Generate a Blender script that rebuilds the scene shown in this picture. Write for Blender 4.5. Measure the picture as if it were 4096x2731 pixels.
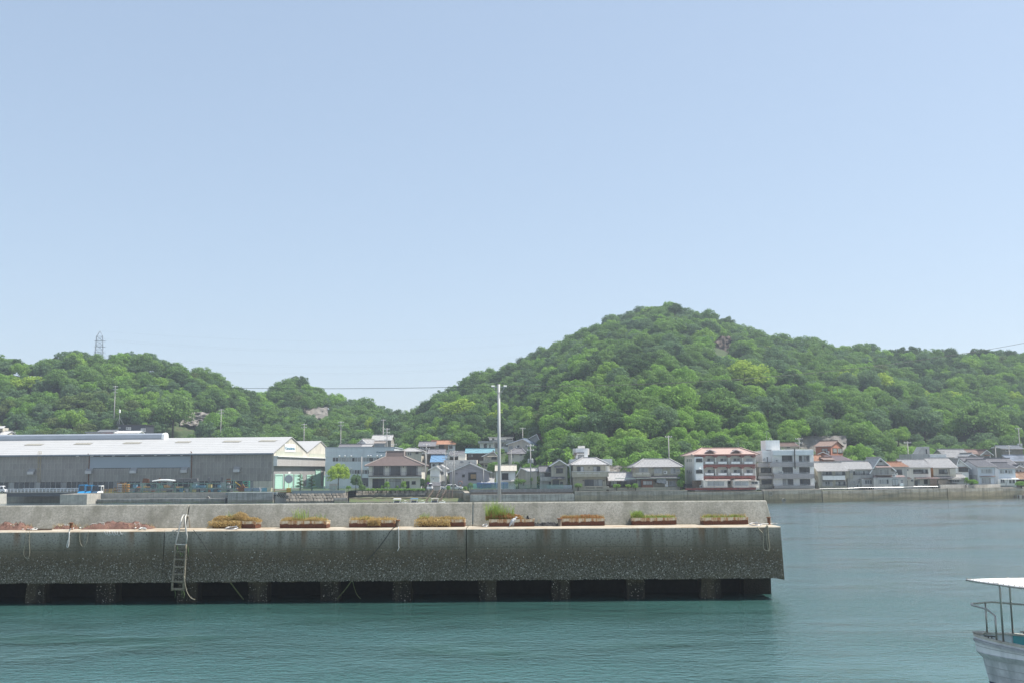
import bpy, math, random
import numpy as np
from mathutils import Vector, Matrix
R = math.radians
sc = bpy.context.scene
for o in list(bpy.data.objects): bpy.data.objects.remove(o)
COL = sc.collection

# ------------------------------------------------------------------ camera
FP = 4000.0; CX, CY = 2048.0, 1365.5
CAM = Vector((0, 0, 7.4)); TH = math.atan((1876 - CY) / FP); RHO = 0.007
_r0 = Vector((1, 0, 0)); _u0 = Vector((0, -math.sin(TH), math.cos(TH)))
FWD = Vector((0, math.cos(TH), math.sin(TH)))
RGT = _r0 * math.cos(RHO) - _u0 * math.sin(RHO)
UP = _u0 * math.cos(RHO) + _r0 * math.sin(RHO)
cd = bpy.data.cameras.new('camera'); cam = bpy.data.objects.new('camera', cd); COL.objects.link(cam)
cd.sensor_fit = 'HORIZONTAL'; cd.sensor_width = 36; cd.lens = FP / 4096 * 36
cd.clip_start = 0.5; cd.clip_end = 9000
cam.matrix_world = Matrix(((RGT.x, UP.x, -FWD.x, CAM.x), (RGT.y, UP.y, -FWD.y, CAM.y), (RGT.z, UP.z, -FWD.z, CAM.z), (0, 0, 0, 1)))
sc.camera = cam

# ------------------------------------------------------------------ world, sun, exposure
SUN_EL, SUN_AZ = R(58), R(85)          # azimuth from +Y (view direction) towards +X
w = bpy.data.worlds.new('World'); sc.world = w; w.use_nodes = True
nt = w.node_tree; nt.nodes.clear()
sky = nt.nodes.new('ShaderNodeTexSky'); sky.sky_type = 'NISHITA'; sky.sun_disc = False
sky.sun_elevation = SUN_EL; sky.sun_rotation = SUN_AZ
sky.altitude = 0; sky.air_density = 1.0; sky.dust_density = 1.0; sky.ozone_density = 4.0
bg = nt.nodes.new('ShaderNodeBackground'); bg.inputs['Strength'].default_value = 0.142
wo = nt.nodes.new('ShaderNodeOutputWorld')
gm = nt.nodes.new('ShaderNodeGamma'); gm.inputs['Gamma'].default_value = 0.46          # hazy, even sky: softer step from zenith to horizon
tn = nt.nodes.new('ShaderNodeMix'); tn.data_type = 'RGBA'; tn.blend_type = 'MULTIPLY'; tn.inputs[0].default_value = 1.0; tn.inputs[7].default_value = (0.935, 0.985, 1.04, 1)
nt.links.new(sky.outputs[0], gm.inputs[0]); nt.links.new(gm.outputs[0], tn.inputs[6]); nt.links.new(tn.outputs[2], bg.inputs['Color']); nt.links.new(bg.outputs[0], wo.inputs['Surface'])
sd = bpy.data.lights.new('sun', 'SUN'); sd.energy = 2.75; sd.angle = R(0.53); sd.color = (1.0, 0.955, 0.88)
so = bpy.data.objects.new('sun', sd); COL.objects.link(so); so.location = (60, 20, 120)
TOSUN = Vector((math.cos(SUN_EL) * math.sin(SUN_AZ), math.cos(SUN_EL) * math.cos(SUN_AZ), math.sin(SUN_EL)))
so.rotation_euler = TOSUN.to_track_quat('Z', 'Y').to_euler()
vs = sc.view_settings; vs.view_transform = 'Standard'; vs.look = 'None'; vs.exposure = 1.5; vs.gamma = 1.0; vs.use_curve_mapping = False

# ------------------------------------------------------------------ pixels to places
def ray(px, py): return FWD * FP + RGT * (px - CX) - UP * (py - CY)
def P(px, py, D):                     # where the line of sight meets the upright plane at distance D
    d = ray(px, py); return CAM + d * (D / d.y)
def G(px, py, z=0.0):                 # where it meets the level z
    d = ray(px, py); return CAM + d * ((z - CAM.z) / d.z)
Z1 = (3.36, 0, 1680); Z2 = (3.36, 700, 1680); Z3 = (4.704, 1300, 1700); Z4 = (4.704, 1700, 1700)
Z5 = (3.6185, 2100, 1700); Z6 = (3.92, 2700, 1700); Z7 = (4.704, 3200, 1700); Z8 = (4.742, 3600, 1700)
PA = (3.36, 0, 1980); PB = (3.36, 600, 1980); PC = (3.36, 1200, 1980); PD = (3.36, 1800, 1980); PE = (2.94, 2400, 1980)
def zp(zf, x, y): return zf[1] + x / zf[0], zf[2] + y / zf[0]

# ------------------------------------------------------------------ object helpers
def tag(o, label=None, cat=None, group=None, kind=None):
    if label: o['label'] = label
    if cat: o['category'] = cat
    if group: o['group'] = group
    if kind: o['kind'] = kind
    return o
def empty(name, loc, rz=0.0, label=None, cat=None, group=None):
    o = bpy.data.objects.new(name, None); COL.objects.link(o)
    o.location = loc; o.rotation_euler = (0, 0, rz); o.empty_display_size = 0.3
    return tag(o, label, cat, group)
def link(name, me, mat, parent=None):
    o = bpy.data.objects.new(name, me); COL.objects.link(o)
    if mat is not None and not me.materials: me.materials.append(mat)
    o.parent = parent
    return o
class MB:
    def __init__(s): s.v = []; s.f = []
    def poly(s, pts):
        n = len(s.v); s.v += [tuple(p) for p in pts]; s.f.append(tuple(range(n, n + len(pts)))); return s
    def box(s, x0, x1, y0, y1, z0, z1):
        if x0 > x1: x0, x1 = x1, x0
        if y0 > y1: y0, y1 = y1, y0
        if z0 > z1: z0, z1 = z1, z0
        n = len(s.v)
        s.v += [(x, y, z) for z in (z0, z1) for y in (y0, y1) for x in (x0, x1)]
        s.f += [tuple(n + i for i in q) for q in ((0, 2, 3, 1), (4, 5, 7, 6), (0, 1, 5, 4), (2, 6, 7, 3), (0, 4, 6, 2), (1, 3, 7, 5))]
        return s
    def prism(s, a, b):                # two matching polygons joined
        n = len(s.v); k = len(a); s.v += [tuple(p) for p in a] + [tuple(p) for p in b]
        s.f.append(tuple(range(n + k - 1, n - 1, -1))); s.f.append(tuple(range(n + k, n + 2 * k)))
        for i in range(k):
            j = (i + 1) % k; s.f.append((n + i, n + j, n + k + j, n + k + i))
        return s
    def tube(s, pts, r, n=6, cap=True):
        pts = [Vector(p) for p in pts]; rs = r if isinstance(r, (list, tuple)) else [r] * len(pts)
        base = len(s.v); ref = None
        for i, p in enumerate(pts):
            t = (pts[min(i + 1, len(pts) - 1)] - pts[max(i - 1, 0)]).normalized()
            if ref is None: ref = t.orthogonal().normalized()
            else:
                ref = (ref - t * ref.dot(t))
                ref = ref.normalized() if ref.length > 1e-6 else t.orthogonal().normalized()
            b = t.cross(ref)
            for k in range(n):
                a = 2 * math.pi * k / n
                s.v.append(tuple(p + (ref * math.cos(a) + b * math.sin(a)) * rs[i]))
        for i in range(len(pts) - 1):
            for k in range(n):
                a, b2 = base + i * n + k, base + i * n + (k + 1) % n
                s.f.append((a, b2, b2 + n, a + n))
        if cap:
            s.f.append(tuple(base + k for k in range(n - 1, -1, -1)))
            s.f.append(tuple(base + (len(pts) - 1) * n + k for k in range(n)))
        return s
    def bar(s, a, b, wd, ht):          # box section between two points
        a = Vector(a); b = Vector(b); t = (b - a).normalized()
        x = t.cross(Vector((0, 0, 1)));  x = x.normalized() if x.length > 1e-4 else Vector((1, 0, 0))
        y = x.cross(t).normalized()
        q = [x * (wd / 2 * i) + y * (ht / 2 * j) for i, j in ((-1, -1), (1, -1), (1, 1), (-1, 1))]
        return s.prism([a + k for k in q], [b + k for k in q])
    def lathe(s, prof, c=(0, 0, 0), n=12):
        base = len(s.v)
        for r, z in prof:
            for k in range(n):
                a = 2 * math.pi * k / n; s.v.append((c[0] + r * math.cos(a), c[1] + r * math.sin(a), c[2] + z))
        for i in range(len(prof) - 1):
            for k in range(n):
                a, b = base + i * n + k, base + i * n + (k + 1) % n; s.f.append((a, b, b + n, a + n))
        s.f.append(tuple(base + k for k in range(n - 1, -1, -1)))
        s.f.append(tuple(base + (len(prof) - 1) * n + k for k in range(n)))
        return s
    def mesh(s, name, smooth=False):
        me = bpy.data.meshes.new(name); me.from_pydata(s.v, [], s.f); me.update()
        if smooth: me.polygons.foreach_set('use_smooth', [True] * len(me.polygons))
        return me
    def build(s, name, mat, parent=None, smooth=False): return link(name, s.mesh(name, smooth), mat, parent)
def np_mesh(name, V, F, mat=None, smooth=False):
    me = bpy.data.meshes.new(name); V = np.asarray(V, dtype=np.float32); F = np.asarray(F, dtype=np.int32)
    me.vertices.add(len(V)); me.vertices.foreach_set('co', V.ravel())
    k = F.shape[1]; me.loops.add(F.size); me.loops.foreach_set('vertex_index', F.ravel())
    me.polygons.add(len(F)); me.polygons.foreach_set('loop_start', np.arange(0, F.size, k, dtype=np.int32))
    me.polygons.foreach_set('loop_total', np.full(len(F), k, dtype=np.int32))
    if smooth: me.polygons.foreach_set('use_smooth', np.ones(len(F), dtype=bool))
    me.update(calc_edges=True); me.validate()
    if mat: me.materials.append(mat)
    return me
def copy_tree(o, parent=None):
    c = o.copy(); COL.objects.link(c); c.parent = parent
    for ch in o.children: copy_tree(ch, c)
    return c
def bevel(o, wd, seg=2):
    m = o.modifiers.new('bevel', 'BEVEL'); m.width = wd; m.segments = seg; m.limit_method = 'ANGLE'; return o

# ------------------------------------------------------------------ materials
MATS = {}
def node(nt, typ, **kw):
    n = nt.nodes.new(typ)
    for k, v in kw.items():
        if k in n.inputs: n.inputs[k].default_value = v
        else: setattr(n, k, v)
    return n
def newmat(name):
    m = bpy.data.materials.new(name); m.use_nodes = True; nt = m.node_tree
    b = nt.nodes['Principled BSDF']; return m, nt, b
def mixc(nt, fac, a, b, mode='MIX'):
    n = nt.nodes.new('ShaderNodeMix'); n.data_type = 'RGBA'; n.blend_type = mode
    for sock, val in ((n.inputs[0], fac), (n.inputs[6], a), (n.inputs[7], b)):
        if hasattr(val, 'is_output'): nt.links.new(val, sock)
        elif isinstance(val, (int, float)): sock.default_value = val
        else: sock.default_value = (*val, 1) if len(val) == 3 else val
    return n.outputs[2]
def ramp(nt, src, *stops):
    r = nt.nodes.new('ShaderNodeValToRGB'); el = r.color_ramp.elements
    while len(el) < len(stops): el.new(0.5)
    for e, (p, c) in zip(el, stops):
        e.position = p; e.color = (*c, 1) if not isinstance(c, (int, float)) else (c, c, c, 1)
    nt.links.new(src, r.inputs[0]); return r.outputs[0]
def coords(nt, scale=(1, 1, 1), kind='Object'):
    tc = nt.nodes.new('ShaderNodeTexCoord'); mp = nt.nodes.new('ShaderNodeMapping')
    mp.inputs['Scale'].default_value = scale; nt.links.new(tc.outputs[kind], mp.inputs[0]); return mp.outputs[0]
def noise(nt, vec, scale, detail=4, rough=0.6):
    n = node(nt, 'ShaderNodeTexNoise', Scale=scale, Detail=detail, Roughness=rough); nt.links.new(vec, n.inputs['Vector']); return n.outputs['Fac']
def bump(nt, b, h, strength, dist=0.02):
    n = node(nt, 'ShaderNodeBump', Strength=strength, Distance=dist); nt.links.new(h, n.inputs['Height']); nt.links.new(n.outputs[0], b.inputs['Normal'])
def M(name, col=None, rough=0.7, var=0.25, scale=1.5, streak=0.0, metal=0.0, rnd=0.0, bmp=0.0, spec=0.4, dirt=(0.05, 0.05, 0.045)):
    """plain weathered surface: colour, blotches, run-off streaks, slight change from piece to piece"""
    if name in MATS: return MATS[name]
    m, nt, b = newmat(name); MATS[name] = m
    b.inputs['Roughness'].default_value = rough; b.inputs['Metallic'].default_value = metal
    b.inputs['Specular IOR Level'].default_value = spec
    v = coords(nt); n1 = noise(nt, v, scale)
    dk = tuple(c * (1 - var) for c in col); lt = tuple(min(1, c * (1 + var * 0.6)) for c in col)
    c = ramp(nt, n1, (0.3, dk), (0.7, lt))
    if rnd:
        oi = nt.nodes.new('ShaderNodeObjectInfo'); rr = ramp(nt, oi.outputs['Random'], (0, 1 - rnd), (1, 1 + rnd)); c = mixc(nt, 1.0, c, rr, 'MULTIPLY')
    if streak:
        sv = coords(nt, (2.2, 2.2, 0.12)); n2 = noise(nt, sv, 1.2, 5, 0.65)
        f = ramp(nt, n2, (0.48, 0.0), (0.75, streak)); c = mixc(nt, f, c, dirt)
    nt.links.new(c, b.inputs['Base Color'])
    if bmp: bump(nt, b, noise(nt, v, scale * 9, 3), bmp)
    return m
def glass(name, col, rough=0.06, var=0.5):
    if name in MATS: return MATS[name]
    m, nt, b = newmat(name); MATS[name] = m
    oi = nt.nodes.new('ShaderNodeObjectInfo')
    c = ramp(nt, oi.outputs['Random'], (0, tuple(x * (1 - var) for x in col)), (1, tuple(x * (1 + var) for x in col)))
    v = coords(nt, (5, 5, 0.4)); n1 = ramp(nt, noise(nt, v, 2.0, 2), (0.35, 0.75), (0.65, 1.1)); c = mixc(nt, 1.0, c, n1, 'MULTIPLY')
    nt.links.new(c, b.inputs['Base Color']); b.inputs['Roughness'].default_value = rough; b.inputs['Specular IOR Level'].default_value = 0.6
    return m
WHITE = M('white_paint', (0.80, 0.80, 0.78), 0.6, 0.06, 0.8, 0.18)
OFFW = M('cream_wall', (0.72, 0.69, 0.62), 0.8, 0.08, 0.6, 0.22)
BEIGE = M('beige_wall', (0.55, 0.51, 0.43), 0.85, 0.12, 0.7, 0.3)
OLIVE = M('olive_grey_wall', (0.40, 0.375, 0.30), 0.85, 0.12, 0.7, 0.3)
GREYW = M('grey_wall', (0.46, 0.455, 0.43), 0.85, 0.12, 0.7, 0.35)
LILAC = M('lilac_siding', (0.42, 0.38, 0.41), 0.75, 0.08, 0.5, 0.15)
BLUEW = M('pale_blue_siding', (0.60, 0.65, 0.69), 0.6, 0.05, 0.3, 0.12)
TILE = M('grey_roof_tile', (0.38, 0.375, 0.37), 0.5, 0.3, 2.5, 0.2, rnd=0.15)
TILED = M('dark_roof_tile', (0.17, 0.165, 0.175), 0.5, 0.3, 2.5, 0.2, rnd=0.15)
TILEO = M('orange_roof_tile', (0.34, 0.175, 0.105), 0.6, 0.3, 2.0, 0.2, rnd=0.1)
TILEB = M('brown_roof_tile', (0.20, 0.135, 0.11), 0.7, 0.3, 2.0, 0.2)
TILEBL = M('blue_roof_tile', (0.13, 0.25, 0.40), 0.5, 0.2, 2.0, 0.15)
TEAL = M('teal_sheet_roof', (0.17, 0.33, 0.38), 0.5, 0.25, 1.5, 0.3)
METALG = M('grey_sheet_metal', (0.30, 0.31, 0.32), 0.45, 0.2, 1.5, 0.25, metal=0.3)
DARKF = M('dark_frame', (0.06, 0.055, 0.05), 0.5, 0.15)
GUTM = M('gutter_grey_brown', (0.20, 0.19, 0.18), 0.6, 0.15)
ALU = M('aluminium', (0.45, 0.45, 0.45), 0.4, 0.1, metal=0.5)
WOODD = M('dark_timber', (0.10, 0.07, 0.05), 0.8, 0.3, 3, 0.3)
RUST = M('rusty_steel', (0.17, 0.075, 0.035), 0.9, 0.5, 4, 0.2, bmp=0.4)
CONC = M('old_concrete', (0.36, 0.335, 0.29), 0.92, 0.25, 0.9, 0.4, bmp=0.3)
CONCL = M('pale_concrete', (0.42, 0.40, 0.36), 0.92, 0.2, 0.9, 0.3, bmp=0.3)
BLOCK = M('grey_block_wall', (0.20, 0.21, 0.21), 0.92, 0.3, 1.5, 0.4)
GLS = glass('window_glass', (0.045, 0.052, 0.058))
CURT = glass('curtained_glass', (0.33, 0.34, 0.34), 0.15, 0.3)
POLEM = M('pole_concrete', (0.36, 0.35, 0.33), 0.85, 0.15, 1, 0.3)
WIREM = M('black_cable', (0.04, 0.045, 0.05), 0.5, 0.1)
# ================================================================== water
def water_mat():
    m, nt, b = newmat('harbour_water')
    b.inputs['Roughness'].default_value = 0.03; b.inputs['IOR'].default_value = 1.333
    v = coords(nt)
    big = noise(nt, v, 0.05, 3, 0.5)
    c = ramp(nt, big, (0.3, (0.034, 0.112, 0.102)), (0.7, (0.044, 0.130, 0.120)))
    va = coords(nt, (0.8, 1.25, 1)); vb = coords(nt, (0.9, 1.15, 1))
    for vv, an in ((va, 9), (vb, -7)): vv.node.inputs['Rotation'].default_value = (0, 0, R(an))
    n1 = noise(nt, va, 2.3, 3, 0.6); n2 = noise(nt, vb, 5.5, 3, 0.6); n3 = noise(nt, va, 0.35, 2, 0.5)
    patch = ramp(nt, noise(nt, coords(nt, (0.5, 1.0, 1)), 0.10, 3, 0.6), (0.38, 0.22), (0.58, 1.0))
    def mul(a, k):
        n = node(nt, 'ShaderNodeMath', operation='MULTIPLY'); nt.links.new(a, n.inputs[0])
        if hasattr(k, 'is_output'): nt.links.new(k, n.inputs[1])
        else: n.inputs[1].default_value = k
        return n.outputs[0]
    def add(a, c2):
        n = node(nt, 'ShaderNodeMath', operation='ADD'); nt.links.new(a, n.inputs[0]); nt.links.new(c2, n.inputs[1]); return n.outputs[0]
    h = add(add(mul(mul(n2, patch), 0.30), mul(mul(n1, patch), 0.75)), mul(n3, 0.4))
    out = nt.nodes['Material Output']; nt.nodes.remove(b)
    bp = node(nt, 'ShaderNodeBump', Strength=1.0, Distance=0.19); nt.links.new(h, bp.inputs['Height'])
    df = nt.nodes.new('ShaderNodeBsdfDiffuse'); nt.links.new(c, df.inputs['Color'])
    gl = nt.nodes.new('ShaderNodeBsdfGlossy'); gl.inputs['Roughness'].default_value = 0.15; nt.links.new(bp.outputs[0], gl.inputs['Normal'])
    f1 = node(nt, 'ShaderNodeFresnel', IOR=1.333); f2 = node(nt, 'ShaderNodeFresnel', IOR=1.333); nt.links.new(bp.outputs[0], f2.inputs['Normal'])
    fac = add(mul(f1.outputs[0], 0.50), mul(f2.outputs[0], 1.0)); cl = node(nt, 'ShaderNodeClamp'); nt.links.new(fac, cl.inputs[0]); fac = cl.outputs[0]
    ms = nt.nodes.new('ShaderNodeMixShader'); nt.links.new(fac, ms.inputs[0]); nt.links.new(df.outputs[0], ms.inputs[1]); nt.links.new(gl.outputs[0], ms.inputs[2]); nt.links.new(ms.outputs[0], out.inputs[0])
    return m
me = bpy.data.meshes.new('water')
me.from_pydata([(-900, -60, 0), (900, -60, 0), (900, 420, 0), (-900, 420, 0)], [], [(0, 1, 2, 3)])
tag(link('water', me, water_mat()), 'green harbour water with small ripples between the piers', 'water', kind='structure')
me = bpy.data.meshes.new('sea_bed')
me.from_pydata([(-1500, -300, -4), (1500, -300, -4), (1500, 1300, -4), (-1500, 1300, -4)], [], [(0, 1, 2, 3)])
tag(link('sea_bed', me, M('mud', (0.10, 0.09, 0.07), 0.9)), 'muddy sea bed below the harbour', 'sea bed', kind='structure')

# ================================================================== hills and land
SKY = [(-2500, 1500, 430), (-900, 1440, 430), (-300, 1430, 420), (0, 1422, 420), (100, 1438, 420), (180, 1428, 420), (250, 1402, 420), (350, 1412, 420), (420, 1418, 425), (520, 1405, 430), (640, 1428, 430),
       (740, 1462, 430), (830, 1492, 435), (900, 1532, 440), (970, 1562, 450), (1040, 1570, 470), (1100, 1538, 480), (1205, 1512, 480), (1250, 1535, 480), (1310, 1575, 475), (1380, 1602, 470), (1450, 1602, 470), (1510, 1640, 465),
       (1640, 1662, 460), (1700, 1606, 440), (1760, 1570, 440), (1850, 1522, 445), (1960, 1488, 450), (2100, 1432, 460), (2230, 1375, 470), (2340, 1308, 480), (2460, 1268, 485), (2560, 1242, 490), (2640, 1222, 490),
       (2690, 1208, 490), (2740, 1240, 490), (2800, 1238, 490), (2880, 1268, 485), (2960, 1302, 480), (3060, 1332, 475), (3160, 1352, 470), (3260, 1370, 465), (3400, 1388, 460), (3600, 1402, 455), (3760, 1400, 455),
       (3900, 1414, 450), (4000, 1412, 450), (4096, 1420, 450), (4400, 1410, 450), (5200, 1440, 450), (6800, 1500, 450)]
FOOT = [(-2500, 340), (1300, 335), (1420, 300), (1560, 268), (1800, 256), (2050, 252), (2140, 246), (2300, 243), (2700, 243), (2800, 250), (3150, 252), (3400, 262), (3560, 280), (3700, 300), (4096, 305), (6800, 320)]
SHORE = [(-2500, 255), (20, 252), (22, 262.5), (300, 262.5), (303, 251), (913, 250.4), (915, 244), (1385, 242), (1400, 256.4), (1720, 255.4), (1725, 252), (1870, 250), (1875, 225.2), (2300, 222.2), (3040, 220.2), (3270, 222.2), (3780, 230.2), (4096, 239), (5200, 257), (6800, 285)]
def itp(tab, x, k=1): return float(np.interp(x, [t[0] for t in tab], [t[k] for t in tab]))
FH = 4032.0
GZ = 2.35
def azi(x, y): return CX + FH * x / y
_hr = random.Random(5)
_ph = [(_hr.uniform(0, 6.28), _hr.uniform(0, 6.28)) for _ in range(6)]
EXPO = [(1250, 1.0), (1420, 1.35), (2080, 1.3), (2260, .85), (3500, .85), (3700, 1.0)]; WAVY = [(1250, 1.0), (1420, .15), (2080, .15), (2300, 1.0)]
def terr(x, y):
    a = azi(x, y); D1 = itp(FOOT, a); DR = itp(SKY, a, 2)
    ytr = itp(SKY, a, 1)
    zr = P(a, ytr, DR).z - 7.6
    if y <= D1: return GZ
    if y <= DR:
        t = (y - D1) / (DR - D1)
        e = itp(EXPO, a)
        z = GZ + (zr - GZ) * t ** e
        wv = math.sin(t * math.pi) * itp(WAVY, a) * (2.2 * math.sin(x * .045 + _ph[0][0]) * math.sin(y * .038 + _ph[0][1]) + 1.2 * math.sin(x * .11 + _ph[1][0]) * math.sin(y * .09 + _ph[1][1]))
        return z + wv
    t = min(1.0, (y - DR) / 260.0)
    return GZ + (zr - GZ) * (0.5 + 0.5 * math.cos(t * math.pi))
def hit(px, py, d0=240):
    d = ray(px, py); D = d0
    while D < 520:
        p = CAM + d * (D / d.y)
        if p.z < terr(p.x, p.y): return p
        D += 1.0
    return CAM + d * (450 / d.y)
def ground_mat():
    m, nt, b = newmat('hill_ground'); b.inputs['Roughness'].default_value = 0.95
    v = coords(nt); n1 = noise(nt, v, 0.15, 5); n2 = noise(nt, v, 1.2, 4)
    c = ramp(nt, n1, (0.3, (0.035, 0.055, 0.02)), (0.6, (0.05, 0.085, 0.025)), (0.75, (0.10, 0.085, 0.05)))
    c = mixc(nt, 0.5, c, ramp(nt, n2, (0.3, 0.4), (0.7, 1.2)), 'MULTIPLY')
    nt.links.new(c, b.inputs['Base Color']); return m
cols_ = sorted(set(list(range(-2500, 6801, 50)) + [20, 22, 300, 303, 913, 915, 1400, 1725, 1720, 1870, 1875, 1385]))
V = []; NR = 74
for a in cols_:
    s0 = itp(SHORE, a) + 0.25
    for j in range(NR):
        y = s0 + (800 - s0) * (j / (NR - 2)) ** 1.15 if j < NR - 1 else 1250
        x = (a - CX) / FH * y
        V.append((x, y, terr(x, y) if y < 900 else 3.0))
F = [(i * NR + j, (i + 1) * NR + j, (i + 1) * NR + j + 1, i * NR + j + 1) for i in range(len(cols_) - 1) for j in range(NR - 1)]
HILL = link('hillside', np_mesh('hillside', V, F, ground_mat(), True), None)
tag(HILL, 'land and wooded hills behind the harbour town', 'hill', kind='structure')

# ================================================================== sea walls on the far shore
def tide_mat(name, top, mid, low, z1, z2, amp=0.25, speck=0.3):
    m, nt, b = newmat(name); b.inputs['Roughness'].default_value = 0.92; b.inputs['Specular IOR Level'].default_value = 0.25
    geo = nt.nodes.new('ShaderNodeNewGeometry'); sep = nt.nodes.new('ShaderNodeSeparateXYZ'); nt.links.new(geo.outputs['Position'], sep.inputs[0])
    v = coords(nt); n1 = noise(nt, v, 0.8, 5, 0.65); n2 = noise(nt, v, 6.0, 4, 0.7); ns = noise(nt, coords(nt, (1.6, 1.6, 0.10)), 1.0, 5, 0.65)
    mm = node(nt, 'ShaderNodeMath', operation='MULTIPLY_ADD'); nt.links.new(n1, mm.inputs[0]); mm.inputs[1].default_value = amp * 3; nt.links.new(sep.outputs[2], mm.inputs[2])
    mr = node(nt, 'ShaderNodeMapRange'); nt.links.new(mm.outputs[0], mr.inputs[0])
    lo, hi = z2 - 0.3 + amp * 1.5, z1 + 0.3 + amp * 1.5
    mr.inputs[1].default_value = lo; mr.inputs[2].default_value = hi
    k = (z2 + amp * 1.5 - lo) / (hi - lo); k2 = (z1 + amp * 1.5 - lo) / (hi - lo)
    c = ramp(nt, mr.outputs[0], (max(0, k - 0.15), low), (k + 0.1, mid), (k2 - 0.05, mid), (min(1, k2 + 0.12), top))
    c = mixc(nt, 0.8, c, ramp(nt, n2, (0.3, 1 - speck), (0.7, 1 + speck)), 'MULTIPLY')
    c = mixc(nt, ramp(nt, ns, (0.44, 0.0), (0.66, 0.65)), c, tuple(x * 0.45 for x in mid)); c = mixc(nt, 0.75, c, ramp(nt, noise(nt, coords(nt, (.25, .25, 1.2)), 1.0, 3, .6), (.35, .62), (.65, 1.15)), 'MULTIPLY')
    nt.links.new(c, b.inputs['Base Color']); bump(nt, b, n2, 0.5, 0.05)
    return m
WALLM = tide_mat('sea_wall_concrete', (0.33, 0.30, 0.25), (0.28, 0.24, 0.165), (0.19, 0.165, 0.10), 1.7, 0.7)
WALLG = tide_mat('quay_concrete', (0.27, 0.265, 0.25), (0.21, 0.195, 0.16), (0.10, 0.15, 0.04), 0.6, 0.1)
STONEM = M('rubble_stone', (0.27, 0.235, 0.19), 0.92, 0.3, 2, rnd=0.35, bmp=0.5)
GAPM = M('stone_joint', (0.15, 0.13, 0.105), 0.95)
TOEM = tide_mat('sea_wall_toe', (0.38, 0.34, 0.25), (0.33, 0.29, 0.19), (0.20, 0.18, 0.10), .5, .25)
def seawall(label, pts, ztop, batter=0.6, th=1.2, m=None, cap=0.0, group=None, toe=0.0):
    """pts: (px, D) along the water; face leans back by batter; ztop may differ at both ends"""
    zt = ztop if isinstance(ztop, (list, tuple)) else [ztop] * len(pts)
    W = [Vector(((p - CX) / FH * D, D, 0)) for p, D in pts]
    root = empty('sea_wall', W[0] + Vector((0, 0, 0)), 0, label, 'sea wall', group)
    o = W[0]; mb = MB()
    for i in range(len(W) - 1):
        a, b2 = W[i] - o, W[i + 1] - o; t = (b2 - a).normalized(); nn = Vector((-t.y, t.x, 0))
        nseg = max(1, int((b2 - a).length / 6.0))
        for k in range(nseg):
            g = 0.012
            p = a + t * ((b2 - a).length * k / nseg + g); q = a + t * ((b2 - a).length * (k + 1) / nseg - g)
            z0 = zt[i] + (zt[i + 1] - zt[i]) * k / nseg; z1 = zt[i] + (zt[i + 1] - zt[i]) * (k + 1) / nseg
            pr = lambda s, z: [s - nn * (batter * 0.0) + Vector((0, 0, -1.5)) - nn * batter * 1.7, s + Vector((0, 0, z)) , s + nn * th + Vector((0, 0, z)), s + nn * th + Vector((0, 0, -3))]
            m1 = MB(); m1.prism(pr(p, z0), pr(q, z1)); m1.build('wall_panel', m or WALLM, root)
            if toe:
                tp = lambda s_: [s_ - nn * (batter * 1.1 + toe) + Vector((0, 0, -1.5)), s_ - nn * (batter * .75 + toe) + Vector((0, 0, .42)), s_ - nn * (batter * .7) + Vector((0, 0, .55)), s_ - nn * (batter * .7) + Vector((0, 0, -1.5))]
                MB().prism(tp(p), tp(q)).build('toe_slab', TOEM, root)
            if cap:
                m2 = MB(); cc = lambda s, z: [s - nn * 0.12 + Vector((0, 0, z + 0.003)), s - nn * 0.12 + Vector((0, 0, z + cap)), s + nn * 0.45 + Vector((0, 0, z + cap)), s + nn * 0.45 + Vector((0, 0, z + 0.003))]
                m2.prism(cc(p, z0), cc(q, z1)); m2.build('coping', CONC, root)
    return root
seawall('stepped concrete sea wall below the white-sided end houses', [(5200, 256), (4500, 246), (3985, 235.5)], 2.3, 0.5, cap=0.25)
seawall('tan battered sea wall with grass in its joint beside the low landing', [(3985, 235.5), (3765, 229)], 2.55, 1.6, toe=.5)
seawall('tan sea wall carrying a white pipe along its top', [(3765, 229), (3270, 221)], [2.5, 2.35], 0.8, toe=.6)
seawall('tan sea wall below the white flats with grey balconies', [(3270, 221), (3038, 219)], [2.6, 2.55], 0.8, cap=0.18, toe=.5)
seawall('sea wall below the red banded apartment block', [(3038, 219), (2742, 219)], [2.35, 2.3], 0.8, toe=.45)
seawall('grey sea wall in shade below the olive houses', [(2742, 219), (2294, 221)], [2.7, 2.6], 0.7)
seawall('pale clean sea wall below the blue net', [(2294, 221), (1880, 224)], [2.1, 1.95], 0.7, m=tide_mat('pale_wall', (0.40, 0.375, 0.33), (0.30, 0.27, 0.21), (0.16, 0.13, 0.08), 0.6, 0.2))
seawall('concrete wall at the head of the small slipway', [(1878, 225), (1868, 247)], 2.3, 0.2)
seawall('low concrete wall behind the wooden slipway frames', [(1866, 248), (1712, 252)], 2.45, 0.2)
seawall('plain concrete wall across the tidal flat', [(1706, 250), (1400, 250)], [0.75, 0.7], 0.3, th=3.0)
seawall('concrete foot of the rounded quay corner', [(1385, 241), (1332, 240)], 1.0, 0.6, m=WALLG)
seawall('tall concrete quay wall below the scrap bins', [(1095, 243), (915, 243)], 2.35, 0.5, m=WALLG)
seawall('recessed quay wall under the slanted brackets', [(1140, 246), (1096, 245)], 2.35, 0.1, m=CONCL)
seawall('low outer quay wall with green weed at its foot', [(914, 246), (406, 247.5)], [1.0, 0.95], 0.8, m=WALLG, th=2.4)
seawall('dark upper quay wall below the steel racks', [(914, 249.5), (406, 250.5)], 2.3, 0.1, m=CONC)
seawall('concrete bridge abutment with an iron ladder', [(404, 248), (300, 248)], [2.3, 2.3], 0.1, m=CONC, th=8)
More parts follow.
